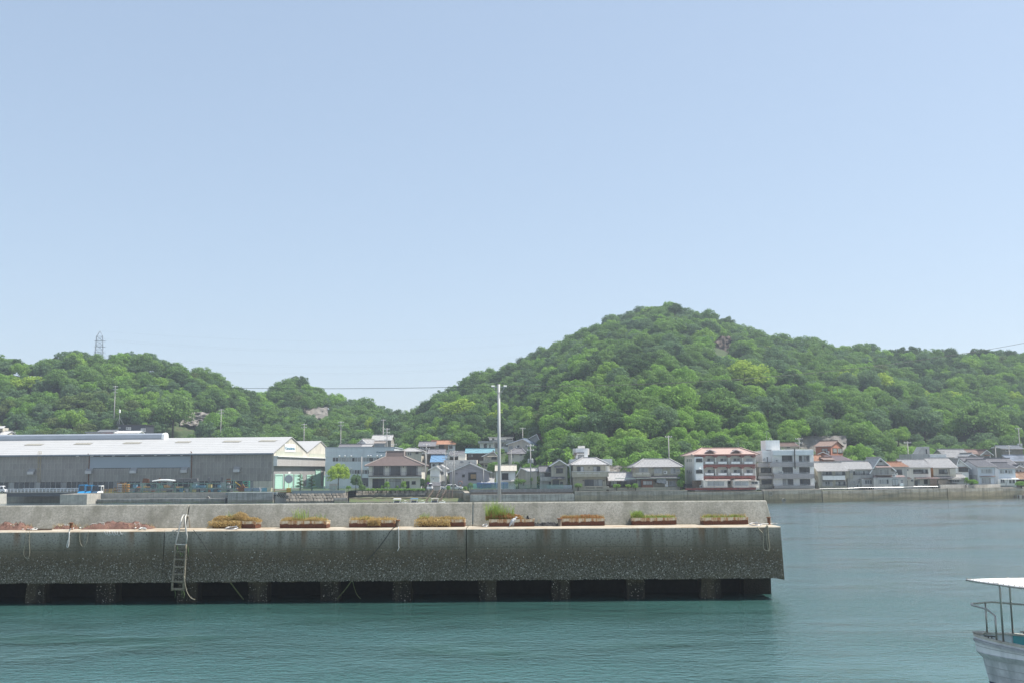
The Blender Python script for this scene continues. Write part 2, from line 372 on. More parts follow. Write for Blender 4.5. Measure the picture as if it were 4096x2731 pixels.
seawall('masonry bridge abutment below the white van', [(28, 250), (-700, 254)], 2.35, 0.2, m=CONCL, th=8)
seawall('deep wall in the shade behind the bridge', [(302, 262), (16, 262)], 2.3, 0.1, m=CONC)
# masonry faces with single stones
def stonewall(label, x0, x1, D0, D1, zb, ztop, sz, batter, diag, cat='stone wall', seed=1):
    rr = random.Random(seed); a = Vector(((x0 - CX) / FH * D0, D0, zb)); b2 = Vector(((x1 - CX) / FH * D1, D1, zb))
    t = (b2 - a).normalized(); L = (b2 - a).length; H = ztop - zb; nn = Vector((-t.y, t.x, 0))
    root = empty('stone_wall', a, 0, label, cat)
    up = (Vector((0, 0, H)) + nn * batter).normalized(); SL = math.hypot(H, batter)
    out = t.cross(up).normalized()
    if out.y > 0: out = -out
    MB().prism([out * -0.02 + Vector((0, 0, -1)), out * -0.02 + up * SL, nn * (batter + 1) + Vector((0, 0, H)), nn * (batter + 1) + Vector((0, 0, -1))],
               [t * L + out * -0.02 + Vector((0, 0, -1)), t * L + out * -0.02 + up * SL, t * L + nn * (batter + 1) + Vector((0, 0, H)), t * L + nn * (batter + 1) + Vector((0, 0, -1))]).build('backing', GAPM, root)
    shapes = []
    for k in range(6):
        mb = MB(); n = 6; ang = [2 * math.pi * i / n + rr.uniform(-.25, .25) + (math.pi / 4 if diag else 0) for i in range(n)]
        if diag: ang = [math.pi / 4 + i * math.pi / 2 + rr.uniform(-.12, .12) for i in range(4)]
        fr = [(math.cos(q) * rr.uniform(.85, 1.0), math.sin(q) * rr.uniform(.85, 1.0)) for q in ang]
        B0 = [(x * .5, z * .5, 0) for x, z in fr]; B1 = [(x * .49, z * .49, .22) for x, z in fr]; B2 = [(x * .36, z * .36, .34) for x, z in fr]
        mb.prism(B0, B1); mb.prism(B1, B2); shapes.append(mb.mesh('stone'))
    rot = Matrix((t, up, out)).transposed().to_4x4()
    rows = max(1, int(SL / (sz * (0.72 if diag else 0.85)))); cnt = 0; extra = MB()
    for j in range(rows):
        n = int(L / (sz * 1.02)); off = (j % 2) * 0.5
        for i in range(n):
            s = sz * rr.uniform(.9, 1.2) * (1.36 if diag else 1.38)
            p = t * ((i + 0.5 + off + rr.uniform(-.08, .08)) * L / (n + .5)) + up * ((j + .5) * SL / rows)
            o = link('stone', shapes[rr.randrange(6)], STONEM, root)
            o.matrix_local = Matrix.Translation(p) @ rot @ Matrix.Rotation(rr.uniform(-.2, .2), 4, 'Z') @ Matrix.Diagonal((s, s * rr.uniform(.8, 1.0), sz * 0.6, 1))
    return root
stonewall('diamond-laid stone quay below the clipped pines', 1141, 1384, 240.5, 240.5, 0.15, 2.2, 0.80, 0.9, True, seed=3)
stonewall('low rubble stone retaining wall below the brown roofed house', 1421, 1703, 255.5, 254, 1.15, 2.2, 0.62, 0.5, False, seed=4)
# muddy and weedy tidal flat
mb = MB(); rr = random.Random(9)
N1, N2 = 40, 8; Vf = []
for i in range(N1):
    for j in range(N2):
        a = 1395 + (1875 - 1395) * i / (N1 - 1); D = 236 + 14.5 * j / (N2 - 1); Vf.append(((a - CX) / FH * D, D, -0.25 + 1.05 * j / (N2 - 1) + rr.uniform(-.12, .12)))
Ff = [(i * N2 + j, (i + 1) * N2 + j, (i + 1) * N2 + j + 1, i * N2 + j + 1) for i in range(N1 - 1) for j in range(N2 - 1)]
m, nt, b = newmat('weedy_mud'); v = coords(nt); b.inputs['Roughness'].default_value = 0.8
nt.links.new(ramp(nt, noise(nt, v, 0.35, 6, .7), (0.42, (0.10, 0.085, 0.055)), (0.54, (0.075, 0.10, 0.028)), (0.72, (0.10, 0.15, 0.03))), b.inputs['Base Color']); bump(nt, b, noise(nt, v, 3, 4), 0.8, 0.2)
tag(link('tidal_flat', np_mesh('tidal_flat', Vf, Ff, m, True), None), 'weedy green mud exposed below the sea walls', 'mud', kind='structure')

# ================================================================== concrete pier
DK = 4.08; PB0 = 1.2; DF = 57.9
def xat(px, D, z=3.0): return (px - CX) / FP * (D * math.cos(TH) + (z - CAM.z) * math.sin(TH)) + 0.007 * (-D * math.sin(TH) + (z - CAM.z))
XE = xat(3125, DF)
def pier_face_mat():
    m, nt, b = newmat('pier_face'); b.inputs['Roughness'].default_value = 0.9; b.inputs['Specular IOR Level'].default_value = 0.25
    geo = nt.nodes.new('ShaderNodeNewGeometry'); sep = nt.nodes.new('ShaderNodeSeparateXYZ'); nt.links.new(geo.outputs['Position'], sep.inputs[0])
    v = coords(nt); nA = noise(nt, coords(nt, (0.5, 1, 1.2)), 1.0, 5, 0.65); nB = noise(nt, v, 9, 5, 0.75); nC = noise(nt, v, 26, 3, 0.6)
    st = noise(nt, coords(nt, (1.1, 1, 0.12)), 1.0, 4, 0.6)
    ma = node(nt, 'ShaderNodeMath', operation='MULTIPLY_ADD'); nt.links.new(nA, ma.inputs[0]); ma.inputs[1].default_value = 0.55; nt.links.new(sep.outputs[2], ma.inputs[2])
    mr = node(nt, 'ShaderNodeMapRange'); nt.links.new(ma.outputs[0], mr.inputs[0]); mr.inputs[1].default_value = 0.0; mr.inputs[2].default_value = 4.4
    c = ramp(nt, mr.outputs[0], (0.0, (0.010, 0.010, 0.007)), (0.26, (0.022, 0.021, 0.014)), (0.36, (0.082, 0.074, 0.046)), (0.60, (0.105, 0.087, 0.056)), (0.70, (0.13, 0.113, 0.077)), (0.78, (0.17, 0.158, 0.122)), (0.88, (0.245, 0.238, 0.205)), (0.99, (0.31, 0.30, 0.255)))
    pits = ramp(nt, nB, (0.36, 0.35), (0.48, 1.0), (0.7, 1.15)); c = mixc(nt, 0.9, c, pits, 'MULTIPLY')
    c = mixc(nt, ramp(nt, st, (0.47, 0.0), (0.66, 0.72)), c, (0.085, 0.075, 0.048))
    rs = noise(nt, coords(nt, (0.8, 1, 0.02)), 1.0, 3, .6); zr_ = node(nt, 'ShaderNodeMapRange'); nt.links.new(sep.outputs[2], zr_.inputs[0]); zr_.inputs[1].default_value = 3.0; zr_.inputs[2].default_value = 4.05
    rf_ = node(nt, 'ShaderNodeMath', operation='MULTIPLY'); nt.links.new(ramp(nt, rs, (.56, 0.0), (.66, .75)), rf_.inputs[0]); nt.links.new(zr_.outputs[0], rf_.inputs[1]); c = mixc(nt, rf_.outputs[0], c, (.17, .085, .035))
    nt.links.new(c, b.inputs['Base Color'])
    sub = node(nt, 'ShaderNodeMath', operation='ADD'); nt.links.new(nB, sub.inputs[0]); nt.links.new(nC, sub.inputs[1])
    bump(nt, b, sub.outputs[0], 0.55, 0.04); return m
def pier_top_mat():
    m, nt, b = newmat('pier_deck'); b.inputs['Roughness'].default_value = 0.92
    v = coords(nt); n1 = noise(nt, v, 0.9, 5, .65); n2 = noise(nt, v, 7, 4, .7)
    c = ramp(nt, n1, (0.3, (0.32, 0.235, 0.15)), (0.5, (0.39, 0.34, 0.265)), (0.7, (0.45, 0.42, 0.35)))
    c = mixc(nt, 0.7, c, ramp(nt, n2, (0.3, 0.75), (0.7, 1.15)), 'MULTIPLY'); nt.links.new(c, b.inputs['Base Color']); bump(nt, b, n2, .3, .03); return m
def parapet_mat():
    m, nt, b = newmat('parapet_concrete'); b.inputs['Roughness'].default_value = 0.93; b.inputs['Specular IOR Level'].default_value = 0.25
    v = coords(nt); n1 = noise(nt, coords(nt, (0.7, 1, 0.5)), 1.0, 4, .6); n2 = noise(nt, v, 8, 5, .8); ns = noise(nt, coords(nt, (0.9, 1, 0.10)), 1.3, 4, .6); n4 = noise(nt, v, 22, 3, .6)
    c = ramp(nt, n1, (0.3, (0.235, 0.228, 0.195)), (0.7, (0.335, 0.325, 0.285)))
    c = mixc(nt, 0.9, c, ramp(nt, n2, (0.28, 0.55), (0.5, 1.0), (0.72, 1.4)), 'MULTIPLY')
    c = mixc(nt, ramp(nt, ns, (0.46, 0.0), (0.66, 0.6)), c, (0.14, 0.138, 0.108))
    nt.links.new(c, b.inputs['Base Color']); ad = node(nt, 'ShaderNodeMath', operation='ADD'); nt.links.new(n2, ad.inputs[0]); nt.links.new(n4, ad.inputs[1]); bump(nt, b, ad.outputs[0], .6, .03); return m
PFM, PTM, PPM = pier_face_mat(), pier_top_mat(), parapet_mat()
PIER = empty('concrete_pier', (0, DF, 0), 0, 'long weathered concrete pier on piles with a sloping parapet and oyster-covered face', 'pier')
segs = [(-75, xat(655, DF)), (xat(655, DF), xat(1028, DF)), (xat(1028, DF), xat(1865, DF)), (xat(1865, DF), XE)]
for i, (a, b2) in enumerate(segs):
    g0 = 0.025 if i else 0; g1 = 0.025 if i < 3 else 0
    if i == 1: g1 = 0.006
    if i == 2: g0 = 0.006
    last = i == 3; n = max(4, int((b2 - a) / 0.35)); rr = random.Random(40 + i); Vv = []; Ff = []
    sec = []
    for k in range(n + 1):
        x = a + g0 + (b2 - g1 - a - g0) * k / n
        lowz = PB0 + rr.uniform(-.05, .05); e = 0.0
        if last and k == n: lowz = PB0 - 0.1
        prof = [(0.0 - rr.uniform(0, .05), lowz), (-0.02, 1.9), (0, 3.2), (0, DK - 0.05), (0.05, DK), (4.4, DK), (4.4, PB0 - .05)]
        for q, (yy, zz) in enumerate(prof):
            xx = x + (0.10 * (DK - zz) / 2.9 if last and k == n else 0)
            Vv.append((xx, yy, zz))
    m7 = 7
    for k in range(n):
        for q in range(m7):
            q2 = (q + 1) % m7; Ff.append((k * m7 + q, (k + 1) * m7 + q, (k + 1) * m7 + q2, k * m7 + q2))
    me = bpy.data.meshes.new('deck_block'); me.from_pydata(Vv, [], Ff + [tuple(range(m7 - 1, -1, -1)), tuple(n * m7 + q for q in range(m7))])
    me.materials.append(PFM); me.materials.append(PTM)
    for p in me.polygons:
        if p.normal.z > 0.7: p.material_index = 1
    me.update(); link('deck_block', me, None, PIER)
psegs = [(-75, xat(745, 60.7, 4.6)), (xat(745, 60.7, 4.6), xat(1890, 60.7, 4.6)), (xat(1890, 60.7, 4.6), xat(3089, 60.6, 4.1))]
for i, (a, b2) in enumerate(psegs):
    g0 = 0.03 if i else 0; g1 = 0.03 if i < 2 else 0; sk = 0.16 if i == 2 else 0
    pr = lambda x, s: [(x, 2.7, DK + .003), (x - s * .5, 2.98, 4.78), (x - s, 3.24, 5.40), (x - s, 3.30, 5.44), (x - s, 3.75, 5.44), (x - s, 3.8, 5.40), (x, 3.85, DK + .003)]
    pa, pb = pr(a + g0, 0), pr(b2 - g1, sk)
    bevel(MB().prism(pa, pb).build('parapet_block', PPM, PIER), 0.03)
for i, (x0, x1) in enumerate([(-190, -115), (101, 178), (382, 461), (707, 785), (993, 1069), (1281, 1353), (1570, 1643), (1914, 1986), (2209, 2281), (2509, 2580), (2806, 2883)]):
    xa, xb = xat(x0, 58.6, .5), xat(x1, 58.6, .5); rr = random.Random(60 + i); mb = MB(); prev = None
    rings = []
    for z in np.linspace(-2.5, PB0 + .3, 8):
        rings.append([(xa + rr.uniform(-.05, .05), .75 + rr.uniform(-.05, .05), z), (xb + rr.uniform(-.05, .05), .75 + rr.uniform(-.05, .05), z), (xb + rr.uniform(-.05, .05), 1.75, z), (xa + rr.uniform(-.05, .05), 1.75, z)])
    for r0, r1 in zip(rings, rings[1:]): mb.prism(r0, r1)
    mb.build('pile', PFM, PIER)
MB().box(-75, xat(3083, 61.6, .3), 3.7, 4.2, -2.5, PB0 + .02).build('back_skirt', M('growth_painted_shade', (.012, .013, .009), .9, .4, 4), PIER)  # near-black colour: shade under the deck painted in with the wet growth
MB().box(xat(2975, 60.5, .3), xat(3083, 60.6, .3), 2.6, 3.68, -2.5, PB0 + .02).build('pile', PFM, PIER)
for i, (a, b2) in enumerate(segs):                                   # form lines and tie holes of the face
    MB().box(max(a, -40) + .05, b2 - .05, -.012, .02, 3.005, 3.03).build('form_line', M('form_joint_dark', (.10, .095, .075), .95), PIER)  # thin dark strip along the construction joint
    x = max(a, -36) + .6
    while x < b2 - .3:
        MB().lathe([(.028, -.004), (.028, .03)], n=8).build('tie_hole', M('tie_hole_dark', (.03, .028, .025), .95), PIER).matrix_local = Matrix.Translation((x, .004, 3.86)) @ Matrix.Rotation(R(90), 4, 'X'); x += 1.45
for px in (1420, 1515, 1690, 2300, 2750): xx = xat(px, DF, 3.4); MB().box(xx - .008, xx + .008, -.010, .02, 3.04, 4.0).build('form_line', M('form_joint_dark', None), PIER)
# oyster crust on the tidal part of the face
rng = np.random.default_rng(7); NO = 26000
ox = rng.uniform(-32, XE + .02, NO); oz = PB0 + np.abs(rng.normal(0, 1, NO)) * 0.72
keep = oz < 3.0; ox, oz = ox[keep], oz[keep]; NO = len(ox)
px_ = rng.choice(np.array([(x0, x1) for x0, x1 in [(101, 178), (382, 461), (707, 785), (993, 1069), (1281, 1353), (1570, 1643), (1914, 1986), (2209, 2281), (2509, 2580), (2806, 2883)]]), 600)
pxs = xat(px_[:, 0] + (px_[:, 1] - px_[:, 0]) * rng.random(600), 58.6, .5); pzs = rng.uniform(0, PB0, 600)
X = np.concatenate([ox, pxs]); Zc = np.concatenate([oz, pzs]); Y = np.concatenate([np.full(NO, -0.035), np.full(600, 0.72)])
S = rng.uniform(.012, .042, len(X)); base = np.array([(1, 0, 0), (0.3, 0, 1), (-1, 0, .2), (-.2, 0, -1), (0, -.8, .25)])
ang = rng.uniform(0, 6.28, len(X)); ca, sa = np.cos(ang), np.sin(ang)
bx = base[None, :, 0] * ca[:, None] - base[None, :, 2] * sa[:, None]; bz = base[None, :, 0] * sa[:, None] + base[None, :, 2] * ca[:, None]
Vo = np.stack([X[:, None] + bx * S[:, None], Y[:, None] + base[None, :, 1] * S[:, None], Zc[:, None] + bz * S[:, None]], -1).reshape(-1, 3)
fo = np.array([(0, 1, 4), (1, 2, 4), (2, 3, 4), (3, 0, 4)]); Fo = (np.arange(len(X))[:, None, None] * 5 + fo[None]).reshape(-1, 3)
m, nt, b = newmat('oyster_shell'); geo = nt.nodes.new('ShaderNodeNewGeometry'); b.inputs['Roughness'].default_value = .8
nt.links.new(ramp(nt, geo.outputs['Random Per Island'], (0.0, (0.05, 0.048, 0.035)), (0.55, (0.13, 0.125, 0.095)), (0.9, (0.20, 0.195, 0.16)), (1.0, (0.46, 0.45, 0.40))), b.inputs['Base Color'])
tag(link('oyster_crust', np_mesh('oyster_crust', Vo, Fo, m), None, PIER), kind='stuff')
# ================================================================== building kit
FOOTPRINTS = []
def roof_plane(mb, poly, e, spacing=0.32, rh=0.07, th=0.14, rolls=True):
    poly = [Vector(p) for p in poly]; n = (poly[1] - poly[0]).cross(poly[2] - poly[0])
    if n.z < 0: poly.reverse(); n = -n
    n.normalize(); e = Vector(e); e = (e - n * e.dot(n)).normalized(); s = n.cross(e)
    dn = Vector((0, 0, -th)); mb.prism([p + dn for p in poly], poly)
    if not rolls: return
    es = [p.dot(e) for p in poly]; t = min(es) + spacing / 2
    while t < max(es) - 0.05:
        hits = []
        for i in range(len(poly)):
            a, b = poly[i], poly[(i + 1) % len(poly)]; ta, tb = a.dot(e), b.dot(e)
            if (ta - t) * (tb - t) < 0: hits.append(a + (b - a) * ((t - ta) / (tb - ta)))
        if len(hits) >= 2:
            hits.sort(key=lambda p: p.dot(s)); a, b = hits[0], hits[-1]; wv = e * (spacing * 0.27); up = n * rh
            if (b - a).length > 0.25: mb.prism([a - wv, a + wv, a + wv * .4 + up, a - wv * .4 + up], [b - wv, b + wv, b + wv * .4 + up, b - wv * .4 + up])
        t += spacing
class Bld:
    def __init__(s, name, label, cat, zf, x, y, D, yaw=0.0, group=None):
        s.zf = zf; s.x0 = x; s.o = P(*zp(zf, x, y), D); s.yaw = yaw
        s.U = Vector((math.cos(yaw), math.sin(yaw), 0)); s.V = Vector((-math.sin(yaw), math.cos(yaw), 0))
        s.e = empty(name, s.o, yaw, label, cat, group); s.rng = random.Random(int(x * 7 + y))
    def pl(s, x, y, v=0.0):
        d = ray(*zp(s.zf, x, y)); p = CAM + d * (((s.o - CAM).dot(s.V) + v) / d.dot(s.V)); q = p - s.o; return q.dot(s.U), q.z
    def ps(s, x, y, u):
        d = ray(*zp(s.zf, x, y)); p = CAM + d * (((s.o - CAM).dot(s.U) + u) / d.dot(s.U)); q = p - s.o; return q.dot(s.V), q.z
    def body(s, x1, ytop, depth, mat, foot=2.0, name='wall'):
        s.xm = (s.x0 + x1) / 2; s.w = s.pl(x1, ytop)[0]; s.h = s.pl(x1, ytop)[1]
        s.d = depth; s.m = mat; s.foot = foot
        MB().box(0, s.w, 0, depth, -foot, s.h).build(name, mat, s.e)
        c = s.o + s.U * (s.w / 2) + s.V * (depth / 2); FOOTPRINTS.append((c.x, c.y, max(s.w, depth) * 0.62, s.o.z + s.h))
        return s
    def gable_x(s, yr, mat, ov=0.55, ove=0.35, xr=None, rolls=True, back=True, th=.14, gm=None):
        zr = s.pl(xr if xr is not None else s.xm, yr, s.d / 2)[1]
        h, d, w = s.h, s.d, s.w; sl = (zr - h) / (d / 2); ze = h - sl * ov
        mb = MB(); roof_plane(mb, [(-ove, -ov, ze + .1), (w + ove, -ov, ze + .1), (w + ove, d / 2, zr + .1), (-ove, d / 2, zr + .1)], (1, 0, 0), rolls=rolls, th=th)
        roof_plane(mb, [(-ove, d / 2 + .002, zr + .1), (w + ove, d / 2 + .002, zr + .1), (w + ove, d + ov, ze + .1), (-ove, d + ov, ze + .1)], (1, 0, 0), rolls=rolls, th=th)
        r = mb.build('roof', mat, s.e); MB().bar((-ove - .05, d / 2, zr + .22), (w + ove + .05, d / 2, zr + .22), .36, .24).build('ridge_cap', mat, r)
        for u0, u1 in ((0, .12), (w - .12, w)): MB().prism([(u0, 0, h + .002), (u0, d / 2, zr - .06), (u0, d, h + .002)], [(u1, 0, h + .002), (u1, d / 2, zr - .06), (u1, d, h + .002)]).build('gable', gm or s.m, s.e)
        MB().tube([(-ove, -ov - .06, ze), (w + ove, -ov - .06, ze)], .07, 6).build('gutter', GUTM, r)
        s.zr = zr; return r
    def gable_v(s, xa, ya, mat, ov=0.5, ovf=0.5, rolls=True, gm=None):
        ua, za = s.pl(xa, ya, -ovf); h, d, w = s.h, s.d, s.w; ua = min(max(ua, .2 * w), .8 * w)
        mb = MB(); sl = (za - h) / ua; sr = (za - h) / (w - ua)
        roof_plane(mb, [(-ov, -ovf, h - sl * ov + .1), (ua, -ovf, za + .1), (ua, d + .3, za + .1), (-ov, d + .3, h - sl * ov + .1)], (0, 1, 0), rolls=rolls)
        roof_plane(mb, [(ua + .002, -ovf, za + .1), (w + ov, -ovf, h - sr * ov + .1), (w + ov, d + .3, h - sr * ov + .1), (ua + .002, d + .3, za + .1)], (0, 1, 0), rolls=rolls)
        r = mb.build('roof', mat, s.e); MB().bar((ua, -ovf - .05, za + .22), (ua, d + .3, za + .22), .36, .24).build('ridge_cap', mat, r)
        MB().prism([(0, 0, h + .002), (w, 0, h + .002), (ua, 0, za - .06)], [(0, .12, h + .002), (w, .12, h + .002), (ua, .12, za - .06)]).build('gable', gm or s.m, s.e)
        for a, b in (((-ov, -ovf - .03, h - sl * ov), (ua, -ovf - .03, za)), ((ua, -ovf - .03, za), (w + ov, -ovf - .03, h - sr * ov))): MB().bar(a, b, .06, .2).build('barge_board', gm or WHITE, r)
        return r
    def hip(s, yr, x0, x1, mat, ov=0.7, rolls=True):
        h, d, w = s.h, s.d, s.w; u0, zr = s.pl(x0, yr, d / 2); u1, zr1 = s.pl(x1, yr, d / 2); zr = (zr + zr1) / 2
        ze = h - .15; A = [(-ov, -ov, ze), (w + ov, -ov, ze), (w + ov, d + ov, ze), (-ov, d + ov, ze)]; r0, r1 = (u0, d / 2, zr), (u1, d / 2, zr)
        mb = MB(); roof_plane(mb, [A[0], A[1], r1, r0], (1, 0, 0), rolls=rolls); roof_plane(mb, [A[2], A[3], r0, r1], (1, 0, 0), rolls=rolls)
        roof_plane(mb, [A[1], A[2], r1], (0, 1, 0), rolls=rolls); roof_plane(mb, [A[3], A[0], r0], (0, 1, 0), rolls=rolls)
        r = mb.build('roof', mat, s.e); k = Vector((0, 0, .1))
        for a, b in ((r0, r1), (A[0], r0), (A[1], r1), (A[2], r1), (A[3], r0)): MB().bar(Vector(a) + k, Vector(b) + k, .3, .2).build('ridge_cap', mat, r)
        MB().tube([(-ov, -ov - .06, ze - .05), (w + ov, -ov - .06, ze - .05)], .07, 6).build('gutter', GUTM, r)
        return r
    def flat(s, par=0.5, mat=None, ov=0.0):
        m = mat or s.m; w, d, h = s.w, s.d, s.h; mb = MB()
        mb.box(-ov, w + ov, -ov, .15, h + .002, h + par); mb.box(-ov, w + ov, d - .15, d + ov, h + .002, h + par); mb.box(-ov, .15, .152, d - .152, h + .002, h + par); mb.box(w - .15, w + ov, .152, d - .152, h + .002, h + par)
        return mb.build('roof_parapet', m, s.e)
    def win(s, x0, y0, x1, y1, n=2, kind='d', v=0.0, fm=None, rail=False, sill=True):
        ua, za = s.pl(x0, y1, v); ub, zb = s.pl(x1, y0, v)
        if ub < ua: ua, ub = ub, ua
        s._win(ua, ub, za, zb, n, kind, v, fm, sill)
        if rail:
            mb = MB(); zt = za + (zb - za) * .35
            for z in (zt, za + .08): mb.box(ua - .1, ub + .1, v - .32, v - .28, z - .02, z + .02)
            k = max(2, int((ub - ua) / .14))
            for i in range(k + 1): u = ua - .08 + (ub - ua + .16) * i / k; mb.box(u - .012, u + .012, v - .31, v - .29, za + .08, zt)
            for u in (ua - .1, ub + .06): mb.box(u, u + .04, v - .28, v, zt - .02, zt + .02); mb.box(u, u + .04, v - .28, v, za + .06, za + .1)
            mb.build('window_railing', DARKF if s.rng.random() < .5 else ALU, s.e)
    def _win(s, ua, ub, za, zb, n, kind, v, fm, sill, side=None):
        """frame stands proud of the wall, panes set back inside it"""
        t = .055; fm = fm or ALU
        def bx(mb, a, b, c0, c1, z0, z1):
            if side is None: mb.box(a, b, v + c0, v + c1, z0, z1)
            elif side == 'l': mb.box(v + c0, v + c1, a, b, z0, z1)
            else: mb.box(v - c1, v - c0, a, b, z0, z1)
        mb = MB(); bx(mb, ua, ub, -.09, .02, zb - t, zb); bx(mb, ua, ub, -.09, .02, za, za + t)
        for i in range(n + 1):
            u = ua + (ub - ua - t) * i / n; bx(mb, u, u + t, -.088, .018, za + t, zb - t)
        if sill: bx(mb, ua - .06, ub + .06, -.16, -.092, za - .06, za + .02)
        f = mb.build('window', fm, s.e)
        for i in range(n):
            a = ua + (ub - ua - t) * i / n + t; b = ua + (ub - ua - t) * (i + 1) / n
            g = GLS if kind == 'd' else CURT if kind == 'c' else (CURT if s.rng.random() < .45 else GLS)
            m2 = MB(); bx(m2, a, b, -.03 - .02 * (i % 2), -.01, za + t, zb - t); m2.build('pane', g, f)
    def swin(s, x0, y0, x1, y1, u, side, n=2, kind='m', fm=None):
        a, z0 = s.ps(x0, y1, u); b, z1 = s.ps(x1, y0, u)
        if a > b: a, b = b, a
        if a < 0 or b > s.d: 
            k = min(b - a, s.d * .3); a = max(.5, min(a, s.d - k - .5)); b = a + k
        s._win(a, b, z0, z1, n, kind, u, fm, True, side)
    def box(s, name, x0, y0, x1, y1, v0, v1, mat, parent=None):
        ua, za = s.pl(x0, y1, v0); ub, zb = s.pl(x1, y0, v0); return MB().box(ua, ub, v0, v1, za, zb).build(name, mat, parent or s.e)
    def pent(s, x0, x1, ytop, yb, out, mat=None, v=0.0, rolls=True, name='pent_roof'):
        ua, zt = s.pl(x0, ytop, v); ub, _ = s.pl(x1, ytop, v); zb = s.pl(x0, yb, v - out)[1]
        mb = MB(); roof_plane(mb, [(ua, v - out, zb), (ub, v - out, zb), (ub, v - .01, zt), (ua, v - .01, zt)], (1, 0, 0), rolls=rolls, th=.09)
        return mb.build(name, mat or TILE, s.e)
    def rail(s, x0, y0, x1, y1, v, mat=None, bars=0.12, name='railing', mids=0):
        ua, za = s.pl(x0, y1, v); ub, zb = s.pl(x1, y0, v); mb = MB()
        mb.box(ua, ub, v - .02, v + .02, zb - .05, zb); mb.box(ua, ub, v - .02, v + .02, za, za + .04)
        for k in range(mids): z = za + (zb - za) * (k + 1) / (mids + 1); mb.box(ua, ub, v - .015, v + .015, z - .015, z + .015)
        if bars:
            k = max(1, int((ub - ua) / bars))
            for i in range(k + 1): u = ua + (ub - ua) * i / k; mb.box(u - .012, u + .012, v - .012, v + .012, za + .04, zb - .05)
        else:
            for i in range(int((ub - ua) / 1.5) + 2): u = ua + (ub - ua) * i / (int((ub - ua) / 1.5) + 1); mb.box(u - .02, u + .02, v - .018, v + .018, za + .04, zb - .05)
        return mb.build(name, mat or DARKF, s.e)
    def ac(s, x, y, v=0.0, w=.8, h=.6):
        u, z = s.pl(x, y, v); b = MB().box(u - w / 2, u + w / 2, v - .4, v - .06, z - h / 2, z + h / 2).build('air_conditioner', M('ac_white', (.66, .66, .62), .5, .06), s.e)
        MB().lathe([(.22, 0), (.22, .02), (.05, .03)], n=12).build('fan_grille', M('ac_grille', (.18, .18, .18), .6), b).matrix_local = Matrix.Translation((u - .1, v - .401, z)) @ Matrix.Rotation(R(90), 4, 'X')
        MB().box(u - .3, u + .3, v - .35, v - .002, z - h / 2 - .06, z - h / 2 - .005).build('bracket', ALU, b)
    def pipe(s, pts, r=.05, v=-.1, mat=None, name='drainpipe'):
        q = []
        for x, y in pts: u, z = s.pl(x, y, v); q.append((u, v, z))
        return MB().tube(q, r, 6).build(name, mat or ALU, s.e)
    def lamp(s, x, y):
        u, z = s.pl(x, y); MB().lathe([(.09, -.15), (.12, -.05), (.1, .1), (.04, .16)], (u, -.14, z), 8).build('wall_lamp', DARKF, s.e)
    def antenna(s, x, ybase, ytop, v):
        u, z0 = s.pl(x, ybase, v); _, z1 = s.pl(x, ytop, v); mb = MB().tube([(u, v, z0 - .5), (u, v, z1)], .025, 5)
        mb.tube([(u - .7, v, z1 - .15), (u + .7, v, z1 - .15)], .015, 4)
        for k in range(7): mb.tube([(u - .65 + k * .21, v - .25, z1 - .15), (u - .65 + k * .21, v + .25, z1 - .15)], .01, 4)
        mb.build('antenna', ALU, s.e)
def text_mesh(txt, size, mat, parent, loc, rot, width=None, ext=0.02, name='lettering'):
    cu = bpy.data.curves.new(name, 'FONT'); cu.body = txt; cu.size = size; cu.extrude = ext; cu.offset = size * 0.012
    t = bpy.data.objects.new(name, cu); COL.objects.link(t); dg = bpy.context.evaluated_depsgraph_get(); dg.update()
    me = bpy.data.meshes.new_from_object(t.evaluated_get(dg)); bpy.data.objects.remove(t)
    xs = [v.co.x for v in me.vertices]; sx = width / (max(xs) - min(xs)) if width else 1
    for v in me.vertices: v.co.x = (v.co.x - min(xs)) * sx
    me.materials.clear(); o = link(name, me, mat, parent); o.matrix_local = Matrix.Translation(loc) @ rot
    return o
# ================================================================== shipyard warehouse
WO = P(*zp(Z2, 1300, 925), 264)          # near corner of the long side and the gable end
WG = math.atan2(2.34, 30.3)              # gable end runs almost along the view
WE = empty('warehouse', WO, WG, 'long grey clad warehouse with two white gabled roofs and a name board', 'warehouse')
# local axes: x = right (across), y = away along the gable end; the long side runs towards -x
WU = Vector((math.cos(-WG), math.sin(-WG), 0)); WV = Vector((math.sin(WG), math.cos(WG), 0))
WE.rotation_euler = (0, 0, -WG)
def wl(x, y, v=0.0, zf=Z2):              # on the long side: returns (local x, z)
    d = ray(*zp(zf, x, y)); p = CAM + d * (((WO - CAM).dot(WV) + v) / d.dot(WV)); q = p - WO; return q.dot(WU), q.z
def wgp(x, y, u=0.0, zf=Z2):             # on the gable end: returns (local y, z)
    d = ray(*zp(zf, x, y)); p = CAM + d * (((WO - CAM).dot(WU) + u) / d.dot(WU)); q = p - WO; return q.dot(WV), q.z
FOOTPRINTS.append((WO.x - 40, WO.y + 30, 75, 16))
EV = wl(1300, 440)[1]; LX = wl(0, 500, 0, Z1)[0] - 22
GW = 31.4; ZA1 = wgp(1545, 228)[1]; ZA2 = wgp(1940, 282)[1]
ya1 = wgp(1545, 228)[0]; ya2 = wgp(1940, 282)[0]; yv, zv = wgp(1755, 430); y_end = wgp(2120, 490)[0]
CLAD = M('asbestos_cladding', (0.34, 0.325, 0.30), 0.9, 0.2, 0.35, 0.45, rnd=0.11, dirt=(0.06, 0.065, 0.068))
CLADL = M('gable_cladding', (0.56, 0.53, 0.45), 0.9, 0.15, 0.5, 0.45, rnd=0.12)
ROOFW = M('white_sheet_roof', (0.405, 0.405, 0.40), 0.6, 0.05, 0.3, 0.0)
STEELB = M('steel_blue_panel', (0.27, 0.32, 0.37), 0.5, 0.04, 0.2)
